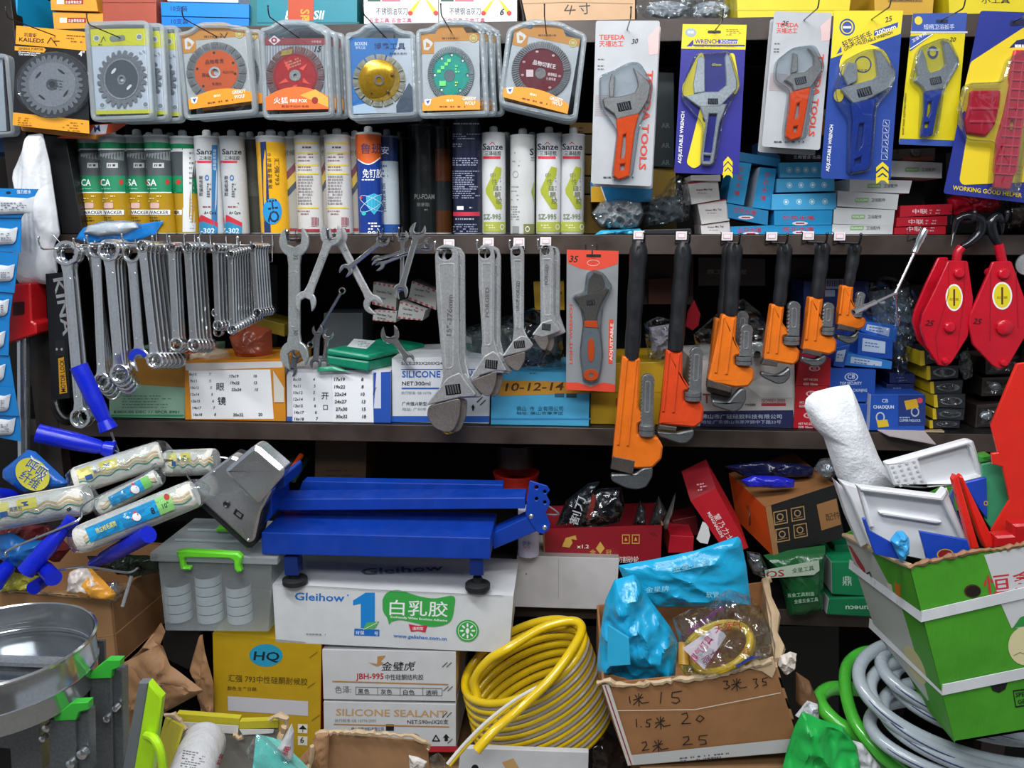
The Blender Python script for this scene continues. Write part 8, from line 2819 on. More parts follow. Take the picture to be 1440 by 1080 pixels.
# torn kraft carton left of the yellow one
KB = M('#a87e58', 'carton')
t = thing('torn_carton', 'crumpled torn kraft carton between roller carton and mustard carton', 'carton', P(240, 1000, -.25))
for i, (pts, yy, bl) in enumerate(((V1([(530, 620), (720, 525), (760, 620), (915, 735), (720, 840), (700, 780), (640, 700), (600, 740)]), -.27, .012), (V1([(620, 560), (720, 430), (740, 470), (715, 530), (560, 610)]), -.24, .006), (V1([(850, 630), (890, 490), (905, 480), (915, 560), (955, 700), (955, 840), (900, 840), (880, 700)]), -.22, .008), (V1([(500, 600), (600, 640), (640, 720), (740, 840), (560, 990), (530, 800)]), -.28, .004))):
 b = B(); b.pillow(pts, yy, bl, KB, amp=.014, freq=20, seed=i, rings=8, n=48); b.build('torn_panel', t)
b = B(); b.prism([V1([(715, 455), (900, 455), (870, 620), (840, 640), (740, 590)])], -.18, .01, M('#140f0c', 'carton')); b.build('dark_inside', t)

# stainless pan and clamps ------------------------------------------------------------------
YR = -.62
SP = M('#c6c9cc', 'chrome', .14)
c = P(-4, 905, YR)
rim = P(117, 905, YR)
R0 = (rim - c).length
t = thing('steel_pan', 'round stainless steel pan cut by the left edge', 'pan', c - V((0, 0, .09)))
b = B()
b.lathe(c, c + V((0, 0, -1)), [(0, R0 * .965), (-.002, R0 * .975), (0, R0), (.003, R0 * .995), (.004, R0 * .975), (.040, R0 * .975), (.043, R0 * .99), (.046, R0 * .975), (.075, R0 * .96), (.075, R0 * .94), (.028, R0 * .94), (.027, R0 * .93), (.0, R0 * .96)], SP, 72, cap=False)
b.build('pan_wall', t)
b = B()
b.lathe(c + V((0, 0, -.034)), c + V((0, 0, -1)), [(0, R0 * .93), (.002, R0 * .95), (.004, R0 * .93)], SP, 60, cap=False)
b.lathe(c + V((0, 0, -.045)), c + V((0, 0, -1)), [(0, 0), (0, R0 * .93), (.002, R0 * .93)], M('#9aa0a4', 'chrome', .2), 60, cap=False)
b.box(c + V((.02, .02, -.038)), (R0 * 1.3, .02, .006), STEEL)
b.box(c + V((.0, -.04, -.038)), (R0 * 1.3, .012, .006), STEEL)
b.build('pan_floor', t)
GRN = M('#3cb83c', 'plastic')
GS = M('#7b8083', 'steel', .38)

def clamp(label, cols, caps, Y, screws):
 t = thing('steel_clamp', label, 'clamp', P(cols[0][3][0], 1080, Y))
 for i, q in enumerate(cols):
  b = B()
  b.hexa([P(x, y, Y + .006 * i) for x, y in q], (0, .018, 0), GS)
  b.build('steel_leg', t, bevel=.0012)
 b = B()
 b.prism([caps], Y - .003, .012, GRN, ch=.001)
 b.build('green_cap', t)
 for x, y, r in screws:
  b = B(); a = P(x, y, Y + .004); b.lathe(a, a + V((0, -1, 0)), [(0, r * .0009), (.009, r * .0009), (.010, r * .0006), (.0105, 0)], CHROME, 12); b.build('screw', t)

clamp('grey steel clamp with green cap, right one beside the pan', [V1([(400, 675), (498, 670), (505, 1100), (408, 1100)]), V1([(500, 650), (545, 645), (552, 1100), (508, 1100)])], V1([(405, 655), (440, 625), (475, 598), (538, 598), (535, 630), (500, 645), (495, 680), (402, 684)]), -.60, [V1(490, 847) + (6,), V1(528, 802) + (5,), V1(418, 920) + (8,), V1(385, 715) + (7,)])
clamp('grey steel clamp with green cap, left one below the pan rim', [V1([(215, 865), (335, 865), (342, 1100), (222, 1100)]), V1([(338, 840), (395, 830), (400, 1100), (345, 1100)])], V1([(238, 850), (275, 825), (320, 790), (395, 786), (395, 820), (352, 832), (338, 868), (240, 872)]), -.66, [V1(380, 1005) + (8,), V1(330, 1048) + (7,), V1(222, 888) + (6,), V1(205, 935) + (5,)])
carton('steel_bracket', 'grey folded steel bracket below the pan at the lower left corner', 'bracket', V1([(0, 880), (175, 845), (185, 1100), (-20, 1100)]), -.63, .03, M('#8b8f92', 'steel', .35), lambda b, S, q: b.pg(S, V1([(0, 990), (45, 995), (52, 1090), (0, 1090)]), INK), bev=.002)
carton('steel_plate', 'upright grey steel plate behind the pan rim on the right', 'plate', V1([(380, 515), (465, 512), (470, 700), (385, 700)]), -.50, .006, M('#75797c', 'steel', .35), bev=.001)
# squeegee
t = thing('squeegee', 'grey rubber squeegee with a bright lime green handle at the bottom left', 'squeegee', P(200, 1085, -.62))
b = B(); b.prism([V1([(620, 700), (662, 700), (600, 1100), (545, 1100)])], -.62, .012, M('#6c7176', 'rubber'), ch=.001); b.build('rubber_blade', t)
LM = M('#b6ea20', 'plastic')
b = B(); b.prism([V1([(662, 700), (722, 768), (705, 900), (690, 1000), (680, 1100), (596, 1100)])], -.625, .012, LM, ch=.002); b.build('holder', t)
b = B(); b.tube(spline([P(*V1(655, 935), -.63), P(*V1(690, 950), -.645), P(*V1(718, 1010), -.65), P(*V1(730, 1100), -.65)], 5), .006, LM, 10); b.build('handle', t)

# open yellow carton with roll and cyan pack ---------------------------------------------------
YO = -.50
t = thing('yellow_open_carton', 'open torn carton with yellow outside and grey inside at the bottom', 'carton', P(300, 1080, YO))
YE = M('#c9bd2c', 'carton')
GI = M('#8f8b84', 'carton')
b = B()
b.hexa([P(*p, YO + .14) for p in W8([(270, 135), (800, 190), (800, 560), (270, 560)])], (0, .004, 0), GI)
b.hexa([P(*p, YO + .14) for p in W8([(800, 200), (1085, 190), (1085, 560), (800, 560)])], (0, .004, 0), GI)
b.build('back_wall', t)
b = B()
b.hexa([P(*p, YO + .134) for p in W8([(350, 122), (805, 158), (803, 205), (400, 180)])], (0, .012, 0), YE)
b.hexa([P(*p, YO + .134) for p in W8([(805, 180), (1040, 172), (1085, 215), (1080, 262), (1058, 262), (1045, 228), (800, 232)])][:0] or [P(*p, YO + .132) for p in W8([(805, 180), (1085, 170), (1085, 225), (803, 232)])], (0, .012, 0), YE)
b.build('rolled_rim', t)
b = B()
b.hexa([P(*p, YO + .13) for p in W8([(400, 182), (800, 210), (795, 268), (440, 245)])], (0, .001, 0), M('#dedcda', 'card'))
b.hexa([P(*p, YO + .129) for p in W8([(805, 236), (1055, 235), (1050, 262), (830, 275)])], (0, .001, 0), M('#dedcda', 'card'))
b.build('white_strip', t)
b = B()
w4 = [P(*W8(270, 150), YO + .14), P(*W8(390, 215), YO + .02), P(*W8(290, 560), YO), P(*W8(150, 560), YO + .14)]
b.add(w4 + [p + V((.003, .003, .0)) for p in w4], [(0, 1, 2, 3), (4, 5, 6, 7), (0, 1, 5, 4), (1, 2, 6, 5)], YE)
b.build('left_wall', t)
torn(W8([(270, 130), (340, 120), (400, 210), (440, 250)]), YO + .1, .004, KRAFTL, parent=t, seed=3)
torn(W8([(1030, 170), (1090, 130), (1150, 160), (1120, 250), (1090, 330)]), YO + .12, .005, KRAFTL, parent=t, seed=4)
torn(W8([(560, 262), (600, 250), (625, 235)]), YO + .125, .004, KRAFTL, parent=t, seed=5)
torn(W8([(760, 270), (800, 295), (850, 290)]), YO + .125, .004, KRAFTL, parent=t, seed=6)
b = B()
a, c2 = P(*W8(480, 520), YO - .02), P(*W8(560, 300), YO + .06)
L = (c2 - a).length
b.lathe(a - (c2 - a) * .7, c2, [(0, .036), (L * 1.55, .036), (L * 1.65, .033), (L * 1.7, .026), (L * 1.7, .012), (L * 1.6, .012)], M('#dcdcde', 'film', .3), 32)
Sc = Cy(a, c2, .036)
b.lines(Sc, *W8(400, 385), W8(580, 385)[0], 7, 3.6, I('#77777c'), 1.4, 3, 10)
b.tx(Sc, '胶带', *W8(670, 500), 7, I('#c02a3a'), ang=-70)
tag(b.build('wrapped_roll'), 'white shrink-wrapped roll with fine print in the open yellow carton', 'roll')
t = thing('cyan_pack', 'aqua sponge pack in clear wrap leaning out of the open yellow carton', 'pack', P(380, 1080, YO))
b = B(); b.hexa([P(*p, yy) for p, yy in zip(W8([(925, 265), (985, 285), (1230, 530), (900, 520)]), (YO + .06, YO + .07, YO + .02, YO))], (.02, .02, -.02), M('#63d2c4', 'cloth')); b.build('sponge', t, bevel=.004)
b = B(); b.pillow(W8([(850, 400), (930, 262), (990, 280), (1240, 520), (1200, 560), (960, 560)]), YO - .01, .012, CLEAR, amp=.004, freq=12, seed=4); b.build('clear_wrap', t)
b = B(); b.pillow(W8([(1080, 370), (1130, 290), (1185, 190), (1200, 250), (1195, 440), (1170, 470)]), YO + .03, .012, M('#dcdcdf', 'film', .3), amp=.003, freq=14, seed=6); b.tx(PY(YO + .017), '绳', *W8(1152, 430), 8, I('#c02a4a'), ang=-70, w=14); tag(b.build('white_packet'), 'white packet with red print standing in the right end of the yellow carton', 'packet')
# torn brown carton bottom centre
t = thing('brown_open_carton', 'torn open brown carton at the bottom centre in front of the silicone cartons', 'carton', P(520, 1085, -.40))
b = B()
b.hexa([P(*p, -.36) for p in V2([(600, 560), (1050, 600), (1060, 740), (590, 740)])], (0, .004, 0), KB)
b.pillow(V2([(440, 700), (510, 620), (540, 560), (600, 555), (590, 740), (450, 740)]), -.38, .008, KB, amp=.006, freq=14, seed=3)
b.build('torn_panel', t)
torn(V2([(540, 560), (640, 552), (800, 560), (980, 575), (1060, 610), (1050, 660)]), -.37, .004, KRAFTL, parent=t, seed=8)
torn(V2([(520, 620), (515, 680), (500, 740)]), -.39, .004, KRAFTL, parent=t, seed=9)
b = B(); b.pillow(V2([(965, 660), (1010, 670), (1050, 690), (1030, 740), (970, 740)]), -.39, .006, M('#d6cfc6', 'card'), amp=.006, freq=9); tag(b.build('white_scrap'), 'torn white paper scrap in the brown carton', 'paper')
b = B(); b.pillow(V2([(1060, 670), (1100, 650), (1135, 680), (1130, 740), (1070, 740)]), -.34, .012, CLEAR, amp=.008, freq=8, seed=3); tag(b.build('plastic_bag'), 'crumpled clear bag beside the brown carton and the hose end', 'bag')
carton('white_carton', 'white carton with torn rim under the yellow hose coil', 'carton', [(648, 1052), (828, 1058), (826, 1120), (640, 1120)], -.315, .012, '#d2d3d5', lambda b, S, q: (b.el(S, 668, 1080, 5, 5, INK), b.pg(S, [(706, 1072), (722, 1066), (730, 1080), (712, 1082)], I('#c9a066'))))
torn([(640, 1056), (690, 1060), (770, 1064), (824, 1058), (829, 1068)], -.302, .003, KRAFTL, parent=bpy.data.objects['white_carton.001'], seed=2)

# yellow hose coil -------------------------------------------------------------------------------
HY = M('#e8c412', 'hose')
t = thing('hose_coil', 'thick coil of yellow and grey striped garden hose', 'hose', P(740, 1060, -.2))
ST = M('#93897a', 'hose')

def loop(cx, cy, rx, ry, rot, Y0, dY, a0, a1, n=60, drift=(0, 0)):
 pts = []
 for i in range(n + 1):
  a = a0 + (a1 - a0) * i / n
  x, y = rx * math.cos(a), ry * math.sin(a)
  X = cx + x * math.cos(rot) - y * math.sin(rot) + drift[0] * i / n
  Yp = cy + x * math.sin(rot) + y * math.cos(rot) + drift[1] * i / n
  pts.append(P(X, Yp, Y0 - dY * math.sin(a)))
 return pts

b = B()
for i in range(10):
 cx, cy = 737 + i * 3.6, 930 + i * 11.5
 b.tube(loop(cx, cy, 97 - abs(i - 6) * .8, 45, -.50, -.20, .085, 0, 2 * PI), .0078, HY, 12)
b.build('hose_turns', t)
b = B()
for i in range(1, 10):
 cx, cy = 737 + i * 3.6, 930 + i * 11.5
 b.tube(loop(cx, cy - 5.5, 98.5 - abs(i - 6) * .8, 46, -.50, -.203, .086, .08 * PI, .95 * PI, 40), .0044, ST, 8)
b.build('grey_stripe', t)
b = B()
b.tube(spline([P(672, 985, -.22), P(*V3(215, 520), -.215), P(*V3(300, 400), -.222), P(*V3(430, 320), -.222), P(*V3(640, 195), -.185), P(*V3(820, 150), -.18), P(*V3(890, 190), -.20), P(*V3(850, 300), -.25), P(*V3(700, 510), -.30), P(*V3(500, 700), -.33), P(*V3(340, 840), -.37), P(*V3(225, 970), -.39)], 10), .0088, HY, 14)
b.build('free_end', t)
b = B()
b.tube(spline([P(*V3(640, 560), -.30), P(*V3(480, 650), -.33), P(*V3(300, 790), -.37), P(*V3(160, 930), -.39), P(*V3(50, 1060), -.41)], 8), .0052, HY, 12)
b.tube([p + V((-.002, -.0035, .0035)) for p in spline([P(*V3(640, 560), -.30), P(*V3(480, 650), -.33), P(*V3(300, 790), -.37), P(*V3(160, 930), -.39), P(*V3(50, 1060), -.41)], 8)], .0032, M('#d6d2c8', 'hose'), 8)
b.build('striped_end', t)
b = B()
a = P(790, 1075, -.2)
b.pillow(V3([(930, 870), (1050, 850), (1120, 900), (1190, 1000), (1200, 1080), (940, 1080)]), -.22, .03, M('#2a2422', 'gloss'), amp=.012, freq=16, seed=5)
tag(b.build('dark_bag'), 'dark glossy bag low between the hose coil and the handwritten price carton', 'bag')
carton('side_carton', 'white carton side with red edge behind the hose coil', 'carton', [(668, 918), (700, 920), (700, 1050), (668, 1050)], -.05, .05, '#c9c5c4', lambda b, S, q: b.rc(S, 668, 918, 676, 945, I('#b02a38')))

# handwritten price carton -----------------------------------------------------------------------
YP = -.40
t = thing('price_carton', 'open kraft carton with handwritten prices, holding cyan bags and a yellow hose bag', 'carton', P(1000, 1080, YP))
pq_ = V4([(85, 705), (870, 630), (985, 1000), (200, 1065)])
w = [P(x, y, YP) for x, y in pq_]
bk = P(*V4(815, 250), YP + .24)
KP = M('#9a6c44', 'carton')
b = B()
b.hexa(w, (0, .004, 0), KP)
S = Pl(w[0], (w[1] - w[0]).cross(w[3] - w[0]))

def stroke(s_list, m=INK, wd=1.3):
 for s_ in s_list:
  b.ln(S, V4(s_), wd, m)

def mi(x, y, k=1.0):
 return [[(x - 26 * k, y + 6), (x + 22 * k, y - 6)], [(x, y - 26 * k), (x + 2, y + 36 * k)], [(x - 18 * k, y - 20 * k), (x - 8 * k, y - 6)], [(x + 16 * k, y - 22 * k), (x + 6 * k, y - 6)], [(x, y + 4), (x - 26 * k, y + 30 * k)], [(x, y + 4), (x + 16 * k, y + 22 * k), (x + 50 * k, y + 16 * k)]]

stroke([[(207, 760), (210, 790)]] + mi(248, 770, .9) + [[(350, 740), (345, 790)], [(440, 735), (398, 742), (396, 762), (425, 765), (432, 780), (415, 790), (396, 785)]])
stroke([[(237, 860), (240, 895)], [(258, 893), (259, 895)], [(305, 860), (285, 864), (283, 876), (298, 880), (296, 894), (280, 894)]] + mi(345, 872, .9) + [[(440, 838), (462, 832), (468, 850), (440, 880), (480, 878)], [(520, 842), (504, 862), (522, 872), (540, 855), (522, 842)]])
stroke([[(262, 965), (280, 960), (284, 975), (264, 1000), (295, 994)]] + mi(335, 975, .9) + [[(445, 940), (470, 936), (472, 950), (445, 974), (488, 970)], [(555, 930), (518, 934), (516, 950), (545, 952), (550, 968), (520, 974)]])
stroke([[(625, 690), (645, 688), (640, 703), (655, 712), (640, 724), (628, 720)]] + mi(685, 700, .9) + [[(757, 680), (775, 678), (770, 695), (780, 708), (765, 720)], [(822, 672), (800, 678), (800, 690), (815, 692), (818, 704), (800, 708)]])
b.ln(S, V4([(150, 820), (500, 815), (880, 740)]), 1.2, I('#d9cdbb'))
b.pg(S, V4([(195, 1020), (970, 940), (985, 1000), (200, 1065)]), I('#b9b9b8'))
b.lines(S, *V4(430, 1030), V4(700, 1020)[0], 2, 4, I('#55555a'), 2.2, 6, -6)
b.pg(S, V4([(85, 705), (115, 702), (230, 1060), (200, 1065)]), I('#c9c2bb'))
b.ln(S, V4([(98, 708), (215, 1060)]), 1.6, I('#8a2030'))
b.ln(S, V4([(920, 985), (935, 1000)]), 1.4, INK)
b.build('front_wall', t)
b = B()
b.hexa([w[1], bk, bk + V((0, .0, -.14)), w[2]], (-.004, 0, 0), KRAFTL)
b.build('right_wall', t)
b = B()
lb_ = w[0] + V((.0, .24, .02))
b.hexa([w[0], lb_, lb_ + V((0, 0, -.14)), w[3]], (.004, 0, 0), KP)
b.hexa([lb_, bk, bk + V((0, 0, -.14)), lb_ + V((0, 0, -.14))], (0, .004, 0), KP)
b.hexa([w[3], w[2], bk + V((0, 0, -.14)), lb_ + V((0, 0, -.14))], (0, 0, -.003), KP)
b.build('rear_walls', t)
torn(V4([(65, 700), (100, 690), (200, 712), (370, 690), (560, 675), (720, 630), (860, 600)]), YP - .001, .0042, KRAFTL, parent=t, seed=11)
b = B(); rr = random.Random(4); b.tube([P(*V4(x, y), yy) for x, y, yy in ((870, 600, YP + .01), (880, 545, YP + .04), (855, 480, YP + .08), (860, 400, YP + .13), (830, 320, YP + .18), (815, 245, YP + .235), (840, 235, YP + .235))], [.006, .009, .006, .009, .006, .008, .006], KRAFTL, 7); b.build('torn_side_edge', t)
b = B(); b.prism([V4([(720, 630), (850, 585), (862, 640), (845, 680), (800, 650)])], YP - .003, .003, KRAFTL, ch=.0005); b.build('torn_flap', t)
b = B(); b.pillow(V4([(880, 580), (925, 560), (955, 570), (945, 640), (900, 660), (870, 620)]), YP - .0, .01, M('#cfc4b8', 'card'), amp=.008, freq=8, seed=4); b.build('torn_corner', t)
CY = M('#1ea6d6', 'film', .25)
b = B()
b.pillow(V4([(155, 175), (300, 150), (500, 110), (690, 45), (705, 60), (730, 180), (750, 350), (600, 360), (320, 362), (200, 280)]), YP + .16, .02, CY, amp=.010, freq=34, seed=3, rings=16, n=90, ay=.5)
Sb = PY(YP + .137)
b.tx(Sb, '金星五金', *V4(400, 205), 9, I('#8fd8f0'), ang=-12, w=54)
b.tx(Sb, '金星牌', *V4(280, 295), 7, I('#8fd8f0'), ang=-4, w=33)
b.tx(Sb, '软管', *V4(550, 318), 8, I('#8fd8f0'), ang=-2, w=18)
b.pg(Sb, rrect(V4([(408, 326), (458, 326), (458, 340), (408, 340)]), 2), I('#0f4a68'))
tag(b.build('cyan_bag'), 'wide cyan plastic bag standing at the back of the price carton', 'bag')
b = B()
b.pillow(V4([(100, 330), (140, 240), (230, 215), (300, 330), (390, 450), (425, 520), (410, 680), (300, 690), (200, 680), (60, 640), (75, 480)]), YP + .06, .04, CY, amp=.022, freq=26, seed=8, rings=18, n=96)
b.prism([V4([(110, 440), (205, 500), (212, 620), (108, 628)])], YP + .0, .004, M('#2fb2e0', 'card'), ch=.0008)
tag(b.build('cyan_bag'), 'crumpled cyan plastic bag in the left front of the price carton', 'bag')
t = thing('hose_bag', 'clear printed bag holding a coiled yellow gas hose in the price carton', 'bag', P(*V4(640, 660), YP + .02))
b = B()
for i in range(3):
 b.tube(loop(*V4(600 + 8 * i, 560 - 6 * i), 52 - 4 * i, 36 - 4 * i, -.5, YP + .05 - .012 * i, .03, 0, 2 * PI, 44), .0062, M('#e3b81e', 'hose'), 10)
b.build('yellow_hose', t)
b = B(); b.lathe(P(*V4(450, 620), YP), P(*V4(450, 520), YP + .02), [(0, .009), (.035, .009)], M('#b98a2a', 'plastic'), 16); b.build('hose_fitting', t)
b = B()
Sh = PY(YP - .012)
b.pg(Sh, V4([(445, 545), (600, 440), (640, 490), (540, 640), (500, 600)]), M('#e6dde6', 'film', .3))
for i, (x, y, c) in enumerate(((520, 560, '#b01c6a'), (600, 520, '#b01c6a'))):
 pass
b.tx(Sh, '煤气灯具', *V4(500, 610), 11, I('#c0206a'), ang=-52, w=42)
b.tx(Sh, '天然气', *V4(590, 475), 11, I('#c8202a'), ang=-10, w=38)
b.tx(Sh, '强力', *V4(545, 620), 10, I('#a0206a'), ang=-35, w=26)
b.tx(Sh, '安全使用天然气管', *V4(475, 480), 6, I('#8a3a9a'), ang=-36, w=60)
b.tx(Sh, '冠', *V4(715, 575), 9, I('#c8202a'), ang=-20)
b.pg(Sh, V4([(680, 620), (760, 575), (790, 580), (740, 600), (690, 630)]), I('#2a4ab0'))
b.build('print', t)
b = B(); b.pillow(V4([(400, 410), (480, 370), (560, 360), (600, 310), (650, 280), (740, 310), (790, 360), (850, 480), (840, 560), (700, 640), (560, 668), (450, 660), (430, 520)]), YP + .02, .036, CLEAR, amp=.018, freq=15, seed=17, rings=16, n=96); b.build('clear_wrap', t)
b = B(); b.pillow(V4([(730, 110), (790, 120), (830, 200), (810, 230), (760, 210), (735, 160)]), YP + .22, .015, CLEAR, amp=.01, freq=9, seed=7); b.pillow(V4([(740, 120), (790, 130), (800, 200), (760, 200)]), YP + .235, .008, M('#6a7078', 'film'), amp=.006, freq=9); tag(b.build('plastic_bag'), 'grey crumpled plastic behind the right rear corner of the price carton', 'bag')

# big green carton -----------------------------------------------------------------------------
YB = -.52
t = thing('fruit_carton', 'large green fruit carton bound with white straps, full of trays and trowels', 'carton', P(1400, 1060, YB))
GG = M('#479c20', 'carton')
F = [P(*p, YB) for p in V6([(540, 128), (1250, -10), (1250, 880), (752, 962)])]
Lb = P(*V6(225, -25), YB + .28)
Lbot = P(*V6(590, 760), YB + .12)
b = B()
b.hexa(F, (0, .005, 0), GG)
S = PY(YB)
b.pg(S, V6([(890, 68), (1250, -5), (1250, 420), (1020, 415), (970, 300)]), I('#c9cacc'))
RDK = I('#c3303c')
b.tx(S, '恒鑫', *V6(893, 255), 25, RDK, w=78, ang=-7)
b.pg(S, ell(*V6(835, 240), 12, 9.5, 22), I('#4a2c18'), [])
b.el(S, *V6(838, 242), 10.5, 8, I('#1c110a'))
b.pg(S, ell(*V6(1085, 500), 24, 27, 28), I('#d9cfa0'))
b.pg(S, V6([(1025, 415), (1060, 365), (1120, 340), (1120, 400), (1060, 410)]), I('#2e8a3c'))
b.ln(S, V6([(1030, 545), (1060, 530), (1100, 545)]), 1, I('#8f865a'))
b.pg(S, V6([(918, 685), (1002, 670), (990, 705), (960, 722), (930, 712)]), INK)
b.pg(S, V6([(1025, 710), (1180, 690), (1180, 770), (1038, 792)]), INK, [V6([(1030, 716), (1174, 697), (1174, 765), (1042, 785)])])
b.tx(S, 'SPEC', *V6(1040, 742), 6, INK, ang=-7)
b.tx(S, 'GEN', *V6(1050, 775), 6, INK, ang=-7)
b.build('front_wall', t, bevel=.001)
b = B()
lf = [Lb, F[0], F[3], Lbot]
b.add(lf + [p + V((.006, .003, 0)) for p in lf], [(0, 1, 2, 3), (4, 5, 6, 7), (0, 1, 5, 4), (1, 2, 6, 5), (2, 3, 7, 6), (3, 0, 4, 7)], GG)
SL = Pl(Lb, (F[0] - Lb).cross(F[3] - Lb))
b.pg(SL, V6([(232, -15), (362, 55), (505, 330), (690, 720), (625, 760), (380, 440)]), I('#b9bdb6'))
b.pg(SL, V6([(362, 60), (538, 130), (750, 950), (640, 790), (505, 330)]), I('#469a20'))
b.pg(SL, ell(*V6(565, 590), 10, 30, 24, -.45), I('#cfc590'))
b.pg(SL, V6([(430, 200), (452, 208), (466, 270), (444, 258)]), I('#d9d4c0'))
b.pg(SL, V6([(466, 198), (494, 210), (496, 300), (476, 290)]), I('#c8701e'))
b.tx(SL, 'De', *V6(325, 160), 8, INK, ang=60, w=18)
b.pg(SL, V6([(245, 20), (262, 30), (325, 130), (335, 170), (290, 110)]), I('#b02a3c'))
b.build('side_wall', t)
b = B()
Rb = F[1] + V((0, .28, .0))
b.hexa([Lb, Rb, Rb + V((0, 0, -.06)), Lb + V((.03, 0, -.06))], (0, .004, 0), GG)
b.build('rear_wall', t)
b = B()
b.hexa([F[3], F[2], F[2] + V((0, .2, 0)), Lbot], (0, 0, .004), GG)
b.build('bottom_panel', t)
torn(V6([(540, 125), (640, 95), (800, 60), (950, 40), (1100, 15), (1200, 0)]), YB, .0035, M('#9a6f4e', 'carton'), parent=t, seed=13)
b = B()
b.tube([p for k in range(8) for p in [Lb.lerp(F[0], k / 7) + V((0, 0, .002 * (k % 2)))]], [.004, .006, .0045, .006, .005, .006, .004, .004], KRAFTL, 7)
b.build('torn_side_edge', t)
SW = M('#d9dcdf', 'plastic')
for (a_, c_, e_) in (((255, 110), (590, 358), (1250, 205)), ((350, 390), (690, 705), (1250, 590))):
 b = B()
 s0 = SL.at(*V6(*a_), .002)
 s1, s2, = S.at(*V6(*c_), .003), S.at(*V6(*e_), .003)
 h = .0085
 dz = V((0, 0, h))
 b.hexa([s1 + dz, s2 + dz, s2 - dz, s1 - dz], (0, .0015, 0), SW)
 b.hexa([s0 + dz, s1 + dz, s1 - dz, s0 - dz], (.001, .0015, 0), SW)
 b.build('strap', t)

# contents of the green carton
b = B()
b.pillow(V5([(112, 185), (120, 145), (160, 112), (250, 88), (340, 75), (365, 130), (410, 250), (480, 430), (570, 590), (500, 640), (420, 700), (330, 620), (275, 540), (210, 340), (150, 280)]), YB + .20, .04, M('#e9ebf0', 'cloth', .6), amp=.003, freq=30, seed=41, rings=18, n=90, back=.8)
tag(b.build('white_roll'), 'tall white fabric roll standing in the left corner of the green carton', 'roll')
WP = M('#e4e6ea', 'plastic', .35)
for i, (pts, yy) in enumerate(((V5([(270, 560), (345, 630), (440, 880), (400, 900), (330, 740)]), YB + .15), (V5([(300, 570), (400, 600), (520, 900), (450, 900), (345, 650)]), YB + .12))):
 b = B(); b.prism([pts], yy, .02, WP, ch=.002); tag(b.build('white_tray'), ['outer', 'inner'][i] + ' white tray edge leaning against the left wall of the green carton', 'tray')
t = thing('paint_tray', 'white plastic tray with ribs standing at the front of the green carton', 'tray', P(*V5(650, 940), YB + .05))
tp = V5([(385, 595), (795, 640), (835, 600), (955, 905), (730, 965), (520, 920), (440, 800)])
b = B()
b.prism([tp], YB + .06, .004, WP, ch=.001)
b.prism([rrect(V5([(385, 592), (800, 642), (830, 605), (842, 625), (815, 668), (398, 615)]), 1)], YB + .045, .016, WP, ch=.002)
b.prism([V5([(800, 640), (832, 605), (955, 905), (935, 915)])], YB + .048, .014, WP, ch=.002)
b.prism([V5([(388, 600), (410, 610), (470, 800), (445, 800)])], YB + .05, .012, WP, ch=.002)
b.prism([rrect(V5([(490, 722), (520, 718), (810, 765), (812, 780), (780, 782), (505, 738)]), 2)], YB + .052, .01, WP, ch=.002)
b.build('tray_body', t)
t = thing('paint_tray', 'white perforated plastic tray standing behind the ribbed one in the green carton', 'tray', P(*V5(780, 600), YB + .12))
b = B()
tp = V5([(525, 475), (940, 358), (968, 360), (1030, 545), (860, 590), (700, 600), (570, 590)])
b.prism([rrect(tp, 2)], YB + .14, .004, WP, ch=.001)
b.prism([rrect(tp, 2), rrect(V5([(690, 455), (940, 385), (950, 390), (1000, 535), (845, 572), (740, 585)]), 2)], YB + .128, .014, WP, ch=.003)
b.build('tray_body', t)
b = B()
for i in range(4):
 for j in range(5):
  x, y = V5(560 + i * 36 + j * 10, 492 + j * 24 - i * 9)
  b.prism([ell(x, y, 2.2, 1.6, 10)], YB + .126, .0012, M('#c3c6cc', 'plastic'))
ob_ = b.build('drain_bumps', t)
ob_['kind'] = 'stuff'
RT = M('#e8281e', 'plastic')
for i, pts in enumerate((V5([(868, 560), (880, 535), (892, 540), (1000, 905), (960, 912)]), V5([(900, 545), (912, 535), (1090, 900), (1030, 905), (1000, 840)]))):
 b = B(); b.prism([pts], YB + .03 + .01 * i, .012, RT, ch=.002); tag(b.build('red_trowel'), ['left', 'right'][i] + ' of two narrow red trowel blades seen edge-on in the green carton', 'trowel')
b = B(); b.prism([V5([(868, 600), (870, 680), (960, 912), (940, 870), (850, 640)])], YB + .05, .004, M('#4a70b0', 'plastic')); tag(b.build('blue_trowel'), 'thin blue-grey blade behind the left narrow red trowel', 'trowel')
b = B()
b.prism([V5([(1190, -30), (1400, -60), (1400, 880), (1090, 905), (1062, 815), (1155, 660), (1118, 492), (1068, 478), (1062, 425), (1095, 420), (1060, 282)])], YB + .07, .005, M('#e02a1e', 'plastic'), ch=.001)
tag(b.build('red_trowel'), 'big bright red plastic trowel board rising at the right edge', 'trowel')
b = B(); b.prism([V5([(1080, 845), (1170, 838), (1170, 785), (1260, 780), (1260, 890), (1080, 905)])], YB + .03, .02, M('#c01a20', 'plastic'), ch=.003); tag(b.build('red_trowel'), 'red trowel handle lying low at the right edge in the green carton', 'handle')
b = B(); b.prism([V5([(1010, 480), (1060, 470), (1110, 490), (1158, 660), (1060, 805), (1030, 760)])], YB + .10, .004, M('#4aab7c', 'plastic'), ch=.001); tag(b.build('green_trowel'), 'sea-green plastic board behind the big red trowel', 'trowel')
b = B(); b.prism([rrect(V5([(1005, 440), (1060, 430), (1066, 465), (1010, 475)]), 2)], YB + .12, .02, M('#3f9c3a', 'plastic'), ch=.003); tag(b.build('green_trowel'), 'green handle top behind the sea-green board', 'handle')
BB = M('#1c46b8', 'plastic')
